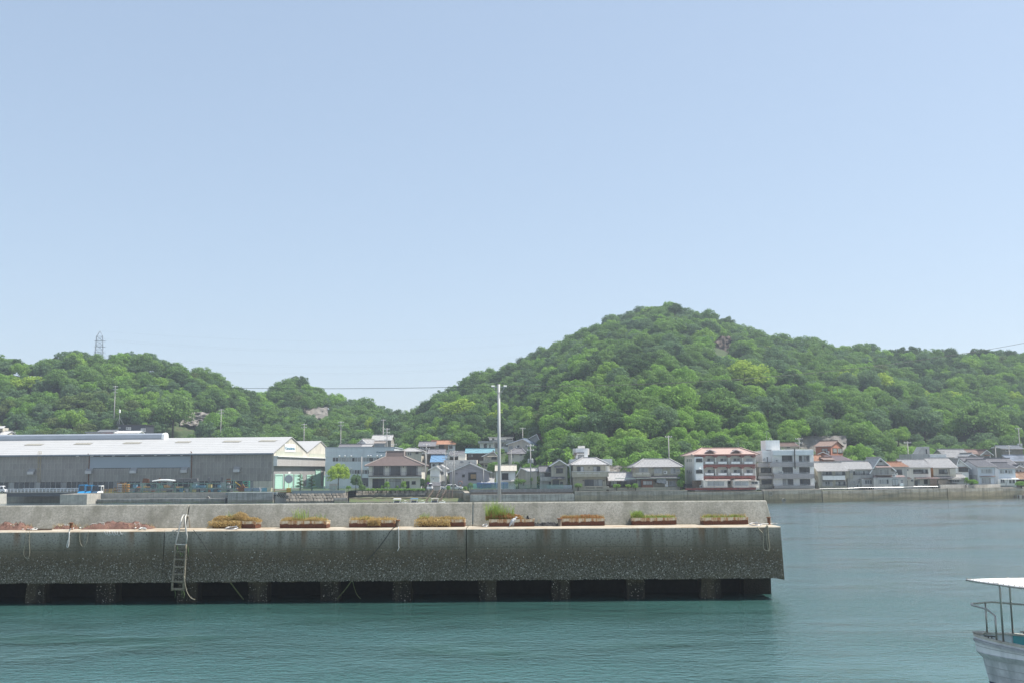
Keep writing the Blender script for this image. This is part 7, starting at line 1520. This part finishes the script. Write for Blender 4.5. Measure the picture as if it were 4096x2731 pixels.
def weeds(label, e, L, lm, hf, n=2600, grass=None, over=(0, 0), name='weed_clump', drape=0, cat='plant'):
    w_ = empty(name, e.location + Vector((0, 0, .36)), e.rotation_euler.z, label, cat)
    V_, F_ = mound(int(L * 100) + n, n, over[0], L + over[1], .03, .7, hf); link('leaves', np_mesh('leaves', V_, F_, LM[lm]), None, w_)
    if drape:
        g = np.random.default_rng(drape); xx = g.uniform(drape / 100 * L if False else over[0], L * .75, 900); V2, F2 = mound(drape, 1500, over[0] - .1, L * .7, -.28, .02, lambda q: .15); V2 = V2 + np.array([0, 0, 0]); V2[:, 2] -= np.repeat(g.uniform(0, .36, 1500), 4); link('trailing_leaves', np_mesh('trailing_leaves', V2, F2, LM[lm]), None, w_)
    V_, F_ = blades(n, 420, over[0], L + over[1], .1, .6, .12, .32, .6); V_ = V_ ; link('dry_stalks', np_mesh('dry_stalks', V_, F_, LM['straw']), None, w_)
    if grass:
        for gi_, (x0, x1, h0, h1, k_) in enumerate(grass): V_, F_ = blades(n + gi_, k_, x0, x1, .1, .6, h0, h1, .6); link('green_blades', np_mesh('green_blades', V_, F_, LM['weed']), None, w_)
    return w_
S = math.sin
e, L = planter('steel planter nearly hidden under straw weeds beside the mooring ring', 850, 1043, 2111, R(-14)); weeds('tall straw coloured weed mound spilling over its planter', e, L, 'straw', lambda x: .36 + .25 * math.exp(-((x - 1.6) / .4) ** 2) - .1 * (x > 2), 5200, [(.8, 1.4, .4, .7, 40)], (-.1, .1), drape=21)
e, L = planter('rusty cream planter with straw weeds and thin green stalks', 1119, 1313, 2111, R(-7)); weeds('straw weeds with tall thin green grass in the second planter from the ladder', e, L, 'straw', lambda x: .22 + .06 * S(x * 4), 3600, [(.7, 1.6, .5, .85, 70), (1.8, 2.6, .3, .6, 30)])
e, L = planter('rusty cream planter with weeds drooping over its front beside a bollard', 1396, 1586, 2108, R(-6)); weeds('low orange-brown weeds drooping over the planter beside the bollard', e, L, 'straw', lambda x: .16 + .12 * math.exp(-((x - .9) / .3) ** 2), 2600, [(.6, 1.2, .2, .4, 60)])
V_, F_ = mound(77, 900, 1.1, 1.9, -.14, .05, lambda q: .1); V_[:, 2] -= np.repeat(np.random.default_rng(3).uniform(0, .33, 900), 4); w_ = empty('weed_clump', e.location + Vector((0, 0, .4)), e.rotation_euler.z, 'hanging dry vine on the front of the bollard planter', 'plant'); link('leaves', np_mesh('leaves', V_, F_, LM['straw']), None, w_)
e, L = planter('rusty planter filled with brown matted vines left of the parapet joint', 1675, 1860, 2106, R(-3)); weeds('matted brown vines covering the planter left of the parapet joint', e, L, 'straw', lambda x: .18 + .05 * S(x * 5), 3600, [(0, .6, .2, .5, 60)], (-.15, 0), drape=31)
e, L = planter('very rusty planter behind the heron under the tall pole', 1956, 2138, 2105, R(0)); weeds('orange and green overgrown weeds at the foot of the pole', e, L, 'orange', lambda x: .62 - .18 * x if x < 1.9 else .12, 4200, [(-.2, .95, .3, 1.15, 300), (.2, .6, .7, 1.35, 90), (.8, 1.5, .3, 1.0, 110)], (-.2, -.6))
e, L = planter('rusty cream planter right of the heap of black netting', 2243, 2421, 2102, R(0)); weeds('low orange weeds in the planter right of the netting', e, L, 'orange', lambda x: .24 - .04 * S(x * 3), 2200, [(.2, 2.4, .15, .35, 60)])
e, L = planter('cream planter with low green turf and a rusty lower half', 2528, 2712, 2099, R(3)); weeds('green turf with a reddish tuft in its planter', e, L, 'weed', lambda x: .17 + (.28 if x < .6 else 0), 2800, [(0, .7, .3, .55, 160)])
e, L = planter('rust streaked planter closest to the pier end', 2810, 3003, 2098, R(5)); weeds('sparse green sprouts with reddish stems near the pier end', e, L, 'weed', lambda x: .12 + .1 * max(0, S(x * 4)), 1800, [(.1, 2.4, .1, .3, 90)])
def tuft(label, px, py, w_, h_, n, lm='weed', lm2='straw', seed=5):
    p = G(px, py, DK); e = empty('grass_tuft', p, 0, label, 'grass'); V_, F_ = blades(seed, n, -w_ / 2, w_ / 2, -.25, .25, h_ * .35, h_, .35, dens=lambda x: .35 + .65 * np.exp(-(x / (w_ * .3)) ** 2)); link('blades', np_mesh('blades', V_, F_, LM[lm]), None, e)
    V_, F_ = blades(seed + 1, n, -w_ / 2, w_ / 2, -.3, .3, h_ * .1, h_ * .4, .6); link('dry_blades', np_mesh('dry_blades', V_, F_, LM[lm2]), None, e)
tuft('tall green grass growing from the net heap near the ladder', 500, 2108, 2.4, 1.05, 620, seed=11); tuft('yellowed grass tuft at the far end of the net heap', 35, 2108, 1.0, .85, 300, 'straw', seed=13); tuft('thin dry grass between the anchor and the bollard', 330, 2104, 1.6, .35, 160, 'straw', seed=15)
tuft('small dry weed between the netting and the planter', 2170, 2098, .9, .65, 150, 'straw', seed=17); tuft('thin green weed rising behind the black netting', 2105, 2098, .6, .8, 90, 'weed', seed=19); tuft('short weeds at the parapet foot by the anchor', 195, 2103, .8, .35, 90, 'straw', seed=20)
# ---- nets and ropes
NETR = M('red_fishing_net', (.165, .092, .072), .95, .35, 8, bmp=.6); NETB = M('black_net', (.03, .03, .032), .9, .3, 8); ROPEW = M('white_rope', (.52, .52, .50), .85, .2, 6); ROPED = M('dark_rope', (.05, .05, .045), .9, .3, 6); ROPET = M('tan_rope', (.26, .24, .18), .9, .3, 6)
def heap(label, px0, px1, py, d_, h_, mat, seed, name='net_heap', cat='fishing net'):
    a = G(px0, py, DK); c2 = G(px1, py, DK); L = c2.x - a.x; rr = random.Random(seed); nx, ny = 30, 10; V_ = []; ph = [rr.uniform(0, 6) for _ in range(8)]
    for i in range(nx):
        for j in range(ny):
            u, v = i / (nx - 1), j / (ny - 1); f = max(0, S(u * math.pi)) ** .5 * max(0, S(v * math.pi)) ** .6; z = h_ * f * (.65 + .35 * S(u * 17 + ph[0]) * S(v * 7 + ph[1])) + rr.uniform(-.07, .07) * (f > .1); V_.append((u * L, v * d_, max(.004, z)))
    F_ = [(i * ny + j, (i + 1) * ny + j, (i + 1) * ny + j + 1, i * ny + j + 1) for i in range(nx - 1) for j in range(ny - 1)]; e = empty(name, a, 0, label, cat); link('net_mass', np_mesh('net_mass', V_, F_, mat), None, e)
    g = np.random.default_rng(seed)                                  # loose strands
    mb = MB()
    for k in range(26):
        i = rr.randrange(nx - 4); j = rr.randrange(1, ny - 1); pts_ = [Vector(V_[min(nx - 1, i + q) * ny + min(ny - 1, max(0, j + rr.choice((-1, 0, 1))))]) + Vector((0, 0, .03)) for q in range(4)]; mb.tube(pts_, .012, 4)
    mb.build('loose_strands', mat, e)
    if mat is NETR:
        for q_ in range(6):
            i = rr.randrange(nx - 7); pts_ = [Vector(V_[min(nx - 1, i + q) * ny + min(ny - 1, max(0, 2 + rr.randrange(4)))]) + Vector((0, 0, .04)) for q in range(6)]; MB().tube(pts_, .016, 5).build('float_line', ROPEW if q_ % 2 else ROPET, e, True)
        V3, F3 = blades(seed * 7, 260, 0, L, .1, d_ - .1, .1, .38, .8, .008); link('dry_grass', np_mesh('dry_grass', V3, F3, LM['straw']), None, e)
    return e
heap('large red-brown net heap at the end of the pier apron', -60, 92, 2119, 1.3, .5, NETR, 1); heap('flat red-brown net patch between anchor and bollard', 205, 300, 2115, .9, .28, NETR, 2); heap('long red-brown net heap under the tall grass', 320, 590, 2116, 1.2, .5, NETR, 3)
heap('pale plastic sheet crumpled behind the red net', 62, 128, 2112, .6, .2, M('plastic_sheet', (.50, .52, .55), .4, .2, 4), 5, 'plastic_sheet', 'sheet'); heap('scrap of blue tarp on the red net', 475, 500, 2109, .3, .42, M('blue_tarp', (.10, .32, .52), .6), 6, 'tarp_scrap', 'tarp')
heap('black netting bundle draped against the rusty planter', 2078, 2142, 2103, .6, .62, NETB, 7); heap('thin black netting trailing to the bollard', 2130, 2245, 2103, .8, .22, NETB, 8)
def rope(label, pts, r=.025, mat=None, closed=False, name='mooring_rope', n=4):
    P_ = [Vector(p) for p in pts]; out = []
    for i in range(len(P_) - 1):
        p0, p1, p2, p3 = P_[max(0, i - 1)], P_[i], P_[i + 1], P_[min(len(P_) - 1, i + 2)]
        for k in range(n): t = k / n; out.append(.5 * ((2 * p1) + (-p0 + p2) * t + (2 * p0 - 5 * p1 + 4 * p2 - p3) * t * t + (-p0 + 3 * p1 - 3 * p2 + p3) * t ** 3))
    out.append(P_[-1]); o = MB().tube([q - out[0] for q in out], r, 6).build(name, mat or ROPEW, None, True); o.location = out[0]; return tag(o, label, 'rope')
def F2(px, py, d=0.0): return P(px, py, DF - .04 - d)                 # on the front face
def rzs(zf, lst, d=0.0): return [F2(*zp(zf, x, y), d) for x, y in lst]
rope('pale rope loop hanging over the edge under the bollard', [G(284, 2113, DK + .15)] + rzs(PA, [(930, 475), (925, 560), (905, 640), (900, 690), (918, 685), (925, 620), (932, 490)], .03), .028)
rope('thin rope bight hanging near the net heap', rzs(PA, [(1075, 478), (1070, 560), (1080, 640), (1120, 690), (1160, 640), (1180, 540), (1190, 478)], .03), .016, ROPET)
rope('grey rope hanging low on the dark wall', rzs(PA, [(398, 478), (390, 600), (400, 760), (375, 845), (330, 820), (318, 760), (335, 640), (358, 485)], .03), .018, ROPET)
for i in range(7): x0 = 1400 + i * 35; rope('frayed white cord end hanging off the net', rzs(PA, [(x0, 475), (x0 + 10, 500 + (i % 3) * 12), (x0 + 30, 525 + (i % 2) * 15), (x0 + 45, 505)], .04), .016, name='cord_end')['group'] = 'frayed cords on the pier edge'
rope('white rope coils lying beside the bollard', [G(x, y, DK + .06) for x, y in ((290, 2112), (305, 2106), (325, 2102), (318, 2110), (330, 2105), (345, 2100), (335, 2108))], .03)
rope('white rope bundle at the end of the net heap', [G(x, y, DK + .08) for x, y in ((540, 2110), (552, 2106), (565, 2110), (556, 2113), (572, 2108), (585, 2113), (560, 2111))], .035)
rope('white tangled line in front of the plastic sheet', [G(x, y, DK + .05) for x, y in ((90, 2115), (105, 2112), (122, 2116), (140, 2110), (150, 2115), (128, 2117))], .03)
rope('dark rope slanting down from the ladder foot', rzs(PB, [(585, 462), (700, 620), (800, 770), (870, 860), (960, 960)], .05), .02, ROPED)
rope('weedy mooring line slanting into the water between the piles', [F2(*zp(PB, 1050, 1130)), P(*zp(PB, 1120, 1220), 58.3), P(*zp(PB, 1180, 1300), 58.5), P(*zp(PB, 1260, 1400), 58.6)], .035, M('weed_rope', (.10, .12, .05), .95, .4, 5))
rope('dark mooring line slanting from the middle bollard', [G(1591, 2104, DK + .15)] + rzs(PC, [(1240, 450), (1140, 590), (1020, 745), (900, 870)], .05), .022, ROPED)
rope('weed covered line below the pier edge', [F2(*zp(PC, 700, 1130)), P(*zp(PC, 640, 1220), 58.3), P(*zp(PC, 560, 1320), 58.5), P(*zp(PC, 500, 1388), 58.6)], .03, M('weed_rope', None)); rope('second weed covered line below the pier edge', [F2(*zp(PC, 705, 1135)), P(*zp(PC, 730, 1240), 58.3), P(*zp(PC, 765, 1330), 58.5), P(*zp(PC, 815, 1388), 58.6)], .02, M('weed_rope', None))
rope('white knotted rope hanging from the middle bollard', [G(1594, 2106, DK + .1)] + rzs(PC, [(1325, 452), (1328, 560), (1326, 670), (1330, 700), (1310, 745)], .04), .024)
rope('long doubled rope hanging from the end bollard', [G(3068, 2096, DK + .1)] + rzs(PE, [(1962, 355), (1952, 420), (1958, 520), (1975, 620), (1985, 655), (1992, 600), (1978, 480), (1972, 352)], .05), .03, ROPET)
rope('rope running from the mooring ring down to a loop', rzs(PE, [(1850, 370), (1880, 410), (1918, 450), (1920, 520), (1922, 610), (1945, 645), (1982, 648)], .06), .03, ROPET)
rope('white rope stretched along the deck at the end bollard', [G(x, y, DK + .05) for x, y in ((3040, 2095), (3070, 2093), (3095, 2092), (3108, 2093))], .03)
rope('trailing rope from the ladder into the water', [P(*zp(PB, x, y), 57.4) for x, y in ((460, 1080), (475, 1200), (500, 1300), (550, 1375), (605, 1397))], .022, ROPET)
# ---- bollards, rings
def bollard(label, px, yb, yt, r=.1, hd=True):
    p = G(px, yb, DK); h_ = P(px, yt, p.y).z - DK; e = empty('bollard', p, 0, label, 'bollard'); MB().lathe([(r * 1.3, 0), (r, .03), (r, h_ - .04), (r * .98, h_)], n=12).build('post', RUST if hd else M('grey_rust', (.20, .17, .14), .85, .3, 4), e)
    MB().lathe([(r * 1.45, 0), (r * 1.5, .03), (r * 1.3, .06)], (0, 0, h_ + .002), 12).build('cap', RUST, e)
bollard('rusty post with flat cap beside the red nets', 284, 2117, 2092, .09); bollard('rusty post between the third and fourth planters', 1591, 2107, 2081, .1, False); bollard('pale rusty post left of the cream planter by the netting', 2239, 2103, 2075, .11, False); bollard('rusty angle post at the pier end', 3076, 2096, 2070, .09)
def ring(label, px, py, r):
    p = G(px, py, DK + .03); e = empty('mooring_ring', p, 0, label, 'mooring ring'); MB().tube([(r * math.cos(a), r * .9 * math.sin(a), .06 + .05 * S(a)) for a in np.linspace(0, 2 * math.pi, 20)], .028, 6).build('ring', ALU, e, True); MB().tube([(r * .3, r, -.06), (r * .3, r, .16), (r * .5, r, .18), (r * .55, r, -.06)], .03, 6).build('shackle', ALU, e)
ring('steel mooring ring lying before the straw weed mound', 927, 2114, .34); ring('steel mooring ring near the pier end', 3022, 2099, .34); ring('small mooring eye left of the very rusty planter', 1940, 2104, .14)
# ---- ladder
e = empty('boarding_ladder', F2(*zp(PB, 395, 470)), 0, 'bent steel boarding ladder with arched handrails hooked over the pier edge', 'ladder'); LO = e.location; GALR = M('worn_galvanised', (.40, .39, .36), .5, .25, 4, metal=.3); CRUST = M('crusted_steel', (.20, .18, .135), .95, .5, 10, bmp=.8)
def lq(x, y, d): return P(*zp(PB, x, y), DF - d) - LO
for (pts_u, pts_l) in (([(535, 430, -1.2), (530, 330, -1.0), (512, 275, -.7), (490, 260, -.3), (470, 290, .1), (478, 420, .22), (498, 545, .25), (488, 650, .28)], [(488, 650, .28), (478, 760, .3), (472, 900, .33), (462, 1060, .36), (448, 1280, .4)]), ([(455, 425, -1.2), (470, 330, -1.0), (462, 265, -.7), (450, 262, -.4), (428, 300, .05), (385, 480, .22), (355, 600, .25), (345, 650, .28)], [(345, 650, .28), (332, 800, .3), (318, 1000, .35), (302, 1160, .38), (298, 1280, .4)])):
    MB().tube([lq(*q) for q in pts_u], .045, 8).build('handrail', GALR, e, True); MB().tube([lq(*q) for q in pts_l], [.045, .05, .06, .065, .07], 8).build('side_rail', CRUST, e, True)
for k, (xa, xb, ya, yb_) in enumerate(((345, 490, 655, 662), (338, 480, 758, 756), (330, 476, 856, 860), (324, 470, 960, 958), (316, 464, 1055, 1060), (306, 456, 1155, 1162), (300, 450, 1256, 1258))): MB().tube([lq(xa, ya, .29 + k * .017), lq(xb, yb_, .29 + k * .017)], .035 + .006 * k, 6).build('rung', GALR if k == 0 else CRUST, e)
MB().box(-.2, .25, .1, .5, .0, .04).build('foot_plate', ROPED, e)
for k, (x, y, L_) in enumerate(((360, 680, 90), (400, 750, 80), (505, 680, 140), (430, 770, 60), (330, 1260, 120), (420, 1265, 110), (450, 1280, 110))): MB().tube([lq(x, y, .33), lq(x + 12, y + L_ * .5, .36), lq(x + 4, y + L_, .34)], [.02, .025, .006], 5).build('hanging_weed', M('sea_weed', (.06, .10, .03), .8, .3, 5), e)
# ---- anchor and board
e = empty('iron_anchor', G(158, 2112, DK), R(15), 'rusty iron anchor leaning on a dark board among the nets', 'anchor'); AN = RUST
def av(x, y, d=0): return Vector(((x - 540) / 3.36 / FH * 58.6, d, (440 - y) / 3.36 / FH * 59))
MB().tube([av(500, 280), av(570, 355), av(640, 420)], .028, 7).build('stock', AN, e, True); MB().tube([av(440, 405, .1), av(520, 380, .05), av(575, 358)], .035, 7).build('shank', AN, e, True)
MB().tube([av(515, 435, .1), av(555, 400), av(588, 345), av(590, 318), av(575, 300), av(560, 305)], [.025, .035, .04, .035, .03, .02], 7).build('arm', AN, e, True)
o = MB().prism([av(425, 430, .3), av(450, 365, .35), av(525, 322, .4), av(560, 380, .4), av(660, 440, .3)], [av(425, 430, .36), av(450, 365, .41), av(525, 322, .46), av(560, 380, .46), av(660, 440, .36)]).build('dark_board', NETB, None); o.location = e.location; o.rotation_euler = e.rotation_euler; tag(o, 'dark rubber board propped behind the anchor', 'board')
p = G(145, 2117, DK + .03); simple('scaffold_pipe', 'dark pipe lying in front of the anchor', 'pipe', MB().tube([(-.6, 0, 0), (.9, .05, .02)], .04, 7), WOODD, p)
# ---- heron
hp = G(2052, 2106.5, DK); e = empty('grey_heron', hp, 0, 'grey heron standing on the pier edge facing right before the rusty planter', 'heron'); kk = hp.y / FH / 3.36
def hv(x, y, d=0.0): return Vector(((x - 848) * kk, d, (425 - y) * kk))
HG = M('heron_grey', (.40, .42, .45), .8, .15, 12); HW = M('heron_white', (.68, .68, .66), .8, .08)
m, nt, b = newmat('heron_plumage'); tc = coords(nt); sp = nt.nodes.new('ShaderNodeSeparateXYZ'); nt.links.new(tc, sp.inputs[0]); b.inputs['Roughness'].default_value = .85
mr = node(nt, 'ShaderNodeMapRange'); nt.links.new(sp.outputs[2], mr.inputs[0]); mr.inputs[1].default_value = (425 - 345) * kk; mr.inputs[2].default_value = (425 - 300) * kk
c = ramp(nt, mr.outputs[0], (0, (.36, .38, .41)), (1, (.60, .60, .58))); c = mixc(nt, .6, c, ramp(nt, noise(nt, tc, 30, 4), (.3, .7), (.7, 1.2)), 'MULTIPLY'); nt.links.new(c, b.inputs['Base Color'])
mb = MB(); spine = [(790, 424), (805, 405), (825, 372), (845, 345), (865, 326), (876, 316), (883, 308), (884, 300), (890, 294), (900, 296), (908, 298)]; rad = [2, 9, 22, 28, 24, 17, 12, 9, 10, 8, 3]
mb.tube([hv(*q) for q in spine], [r_ * kk for r_ in rad], 12)
for dx, dd in ((0, -.03), (16, .04)): mb.tube([hv(842 + dx, 375, dd), hv(840 + dx, 398, dd), hv(842 + dx, 424, dd)], [7 * kk, 2.6 * kk, 2 * kk], 6); mb.tube([hv(836 + dx, 424, dd), hv(858 + dx, 424.5, dd)], 1.6 * kk, 5); mb.tube([hv(842 + dx, 424, dd), hv(850 + dx, 424.5, dd - .04)], 1.3 * kk, 5)
mb.build('body', m, e, True)
MB().tube([hv(905, 297.5), hv(920, 298), hv(938, 299)], [4 * kk, 2.6 * kk, .6 * kk], 6).build('bill', M('bill_yellow', (.45, .25, .07), .5), e, True)
MB().tube([hv(898, 290), hv(886, 290), hv(868, 297)], [2 * kk, 3 * kk, .6 * kk], 5).build('crest', M('heron_black', (.03, .03, .035), .7), e, True)
for s in (-1, 1): MB().tube([hv(862, 322, s * 15 * kk), hv(840, 350, s * 25 * kk), hv(815, 392, s * 14 * kk), hv(798, 416, s * 5 * kk)], [6 * kk, 15 * kk, 11 * kk, 2 * kk], 8).build('wing', HG, e, True); MB().lathe([(1.6 * kk, 0), (1.8 * kk, 1 * kk)], n=6).build('eye', M('heron_black', None), e).location = hv(898, 293, s * 7.5 * kk)
MB().tube([hv(872, 322, -.05), hv(876, 330, -.06), hv(872, 338, -.06)], [3 * kk, 6 * kk, 2 * kk], 6).build('shoulder_patch', M('heron_black', None), e, True)
# ================================================================== fishing boat bow at the right
bow = G(3930, 2760, 0); bow = Vector((P(3896, 2536, 32.5).x, 32.5, 0)); BZ = P(3896, 2536, 32.5).z
ang = R(-33); e = empty('fishing_boat', bow, ang, 'old white wooden fishing boat bow with steel rails and white canopy', 'boat')   # local +x runs aft, towards the right and the camera
HULL = M('chalky_white_hull', (.70, .71, .71), .7, .1, 1.5, .3, dirt=(.12, .14, .15)); HULLD = M('worn_lower_planks', (.55, .57, .57), .8, .25, 2.5, .5, dirt=(.07, .11, .11)); NAVY = M('navy_antifouling', (.03, .045, .09), .7, .2); GUNW = M('gunwale_worn', (.45, .42, .36), .8, .3, 3, .4, dirt=(.22, .13, .06)); TEALI = M('teal_inside', (.10, .36, .38), .7, .15, 1, .25); SS = M('stainless_tube', (.38, .35, .32), .3, .15, metal=.7)
def sec(x, dz=0.0):
    """half-breadths of the hull at a station: returns (z, half width) list from keel to sheer"""
    t = min(1.0, (x + .03) / 3.2); full = 1.5 * (S(min(1, t) * math.pi / 2) ** .62); sheer = BZ - .2 * t
    wl_ = full * (.25 + .55 * t); return [(-.5, .02), (.05, wl_ * .62), (BZ * .36, wl_ + (full - wl_) * .35), (BZ * .70, wl_ + (full - wl_) * .72), (BZ * .78, full * .985), (sheer, full)]
stations = [0, .12, .3, .6, 1.0, 1.6, 2.4, 3.4, 4.6, 6.0, 8.0, 9.5]; rake = [-.0 + .55, .48, .36, .22, .06, 0]     # stem rakes back below the sheer
def hp_(x, k, s): z, w_ = sec(x)[k]; f = max(0, 1 - x / 1.2); return Vector((x + rake[k] * f, s * w_, z))
def strake(k0, k1, mat, name, out=0.0):
    for s in (-1, 1):
        mb = MB()
        for a, c2 in zip(stations, stations[1:]):
            p = [hp_(a, k0, s), hp_(c2, k0, s), hp_(c2, k1, s), hp_(a, k1, s)]; i_ = [q - Vector((0, s * .06, 0)) for q in p]
            mb.prism([q + Vector((0, s * out, 0)) for q in p], i_)
        mb.build(name, mat, e)
strake(0, 1, NAVY, 'bottom_planking'); strake(1, 2, NAVY, 'boot_top'); strake(2, 3, HULLD, 'lower_planking'); strake(3, 4, HULLD, 'rubbing_strake', .05); strake(4, 5, HULL, 'bulwark')
for s in (-1, 1):
    mb = MB(); mb2 = MB()
    for a, c2 in zip(stations, stations[1:]):
        A_, B_ = hp_(a, 5, s), hp_(c2, 5, s); q = [Vector((0, s * .06, .002)), Vector((0, -s * .14, .002)), Vector((0, -s * .14, .055)), Vector((0, s * .06, .055))]; mb.prism([A_ + k for k in q], [B_ + k for k in q])
        q = [Vector((0, s * .09, -.16)), Vector((0, s * .002, -.16)), Vector((0, s * .002, -.08)), Vector((0, s * .09, -.08))]; mb2.prism([A_ + k for k in q], [B_ + k for k in q])
    mb.build('gunwale', GUNW, e)
    for k_, f_ in ((2, .33), (2, .66), (4, .4)):
        sm = [hp_(x_, k_, s).lerp(hp_(x_, k_ + 1, s), f_) + Vector((-.004, s * .004, 0)) for x_ in stations]; MB().tube(sm, .009, 4).build('plank_seam', M('seam_dark', (.34, .35, .35), .9), e); mb2.build('rub_rail', HULL, e)
    mb = MB()
    for a, c2 in zip(stations[4:], stations[5:]): p = [hp_(a, 4, s), hp_(c2, 4, s), hp_(c2, 5, s), hp_(a, 5, s)]; p = [q - Vector((0, s * .075, 0)) for q in p]; mb.prism(p, [q - Vector((0, s * .02, 0)) for q in p])
    mb.build('inner_lining', TEALI, e)
    for x in (1.5, 2.2, 3.0): A_ = hp_(x, 5, s) - Vector((0, s * .13, .02)); MB().box(A_.x - .03, A_.x + .03, A_.y - .03, A_.y + .03, A_.z - .3, A_.z).build('bulwark_stay', TEALI, e)
MB().prism([Vector((.7, 0, BZ - .75)), Vector((1.3, -.55, BZ * .7)) + Vector((0, 0, -.2)), Vector((9.3, -1.2, BZ * .62)), Vector((9.3, 1.2, BZ * .62)), Vector((1.3, .55, BZ * .7)) + Vector((0, 0, -.2))], [Vector((.7, 0, BZ - .7)), Vector((1.3, -.55, BZ * .7)) + Vector((0, 0, -.15)), Vector((9.3, -1.2, BZ * .62)) + Vector((0, 0, .05)), Vector((9.3, 1.2, BZ * .62)) + Vector((0, 0, .05)), Vector((1.3, .55, BZ * .7)) + Vector((0, 0, -.15))]).build('deck', TEALI, e)
MB().box(9.42, 9.5, -1.33, 1.33, 0, BZ - .2).build('transom', HULL, e)
MB().prism([(-.04, -.05, BZ + .06), (.3, -.3, BZ + .06), (.3, .3, BZ + .06), (-.04, .05, BZ + .06)], [(-.04, -.05, BZ + .1), (.3, -.3, BZ + .1), (.3, .3, BZ + .1), (-.04, .05, BZ + .1)]).build('stem_cap', GUNW, e)
def on(px, py, D): q = P(px, py, D) - bow; c_, s_ = math.cos(-ang), math.sin(-ang); return Vector((q.x * c_ - q.y * s_, q.x * s_ + q.y * c_, q.z))
# rail and canopy posts
rl = BZ + .92
def gp(x, s): q = hp_(x, 5, s); return Vector((q.x, q.y - s * .05, q.z + .05))
MB().tube([gp(.75, -1), gp(.75, -1) + Vector((0, 0, .72)), gp(.55, -1) + Vector((-.05, .1, .86)), (.02, -.12, rl), (-.02, 0, rl + .02), (.02, .12, rl + .02), gp(.5, 1) + Vector((0, 0, .95)), gp(1.6, 1) + Vector((0, 0, .92)), gp(3.2, 1) + Vector((0, 0, .9))], .03, 8).build('pulpit_rail', SS, e, True)
for x, s in ((.32, 1), (1.6, 1), (3.1, 1)): MB().tube([gp(x, s), gp(x, s) + Vector((0, 0, .9))], .028, 8).build('rail_post', SS, e, True)
CZ = P(3900, 2316, 32.5).z
for x, s in ((.95, -1), (1.95, -1), (3.2, -1), (1.0, 1), (2.0, 1), (3.3, 1)): A_ = gp(x, s); MB().tube([A_, A_ + Vector((0, 0, 1.55)), A_ + Vector((-.02, 0, 1.72)), Vector((A_.x - .18, A_.y - s * .02, CZ - .02))], .03, 8).build('canopy_post', SS, e, True)
cx = [(-.12, .03), (.3, .48), (.9, .98), (1.55, 1.5), (1.8, 1.58), (3.2, 1.6), (4.4, 1.6)]
V_ = []; 
for x, w_ in cx:
    for f in (-1, -.6, 0, .6, 1): V_.append((x, w_ * f, CZ + .05 * (1 - f * f) * min(1, w_) ))
F_ = [(i * 5 + j, (i + 1) * 5 + j, (i + 1) * 5 + j + 1, i * 5 + j + 1) for i in range(len(cx) - 1) for j in range(4)]
cn = link('canopy', np_mesh('canopy', V_, F_, M('white_canvas', (.80, .80, .78), .8, .03), True), None, e); cn.modifiers.new('thick', 'SOLIDIFY').thickness = .02
MB().tube([(x, w_, CZ - .02) for x, w_ in reversed(cx)] + [(x, -w_, CZ - .02) for x, w_ in cx], .026, 8).build('canopy_frame', SS, e, True)
mb = MB()
for x0, w0, x1, w1 in [(a[0], a[1], c2[0], c2[1]) for a, c2 in zip(cx, cx[1:])]:
    for k in range(4):
        for s in (-1, 1): x_ = x0 + (x1 - x0) * k / 4; w_ = w0 + (w1 - w0) * k / 4; mb.tube([(x_, s * (w_ + .03), CZ - .05), (x_ + .03, s * (w_ - .06), CZ + .045)], .012, 4)
mb.build('lacing', ROPET, e)
for x, s in ((.55, -1), (1.35, 1)): A_ = gp(x, s); MB().tube([A_ + Vector((-.16, s * .02, .07)), A_ + Vector((.16, s * .02, .07))], .022, 6).tube([A_ + Vector((-.05, 0, 0)), A_ + Vector((-.05, 0, .07))], .02, 6).tube([A_ + Vector((.05, 0, 0)), A_ + Vector((.05, 0, .07))], .02, 6).build('cleat', DARKF, e)
A_ = e.matrix_basis @ gp(1.35, 1); rope('patterned rope hanging from the boat cleat', [A_ + Vector((0, -.05, .08)), A_ + Vector((.15, -.15, -.05)), A_ + Vector((.35, -.25, -.3)), A_ + Vector((.7, -.4, -.42))], .022, ROPET)
# ================================================================== sea haze
mz, nt, b = newmat('sea_haze'); nt.nodes.remove(b); pv = nt.nodes.new('ShaderNodeVolumePrincipled')
pv.inputs['Color'].default_value = (0.78, 0.88, 1.0, 1); pv.inputs['Density'].default_value = 0.00034; pv.inputs['Anisotropy'].default_value = 0.2
nt.links.new(pv.outputs[0], nt.nodes['Material Output'].inputs['Volume'])
hz = MB().box(-1560, 1560, -320, 1330, -5.2, 120).build('haze', mz); tag(hz, 'thin pale sea haze over the harbour and hills', 'haze', kind='stuff')
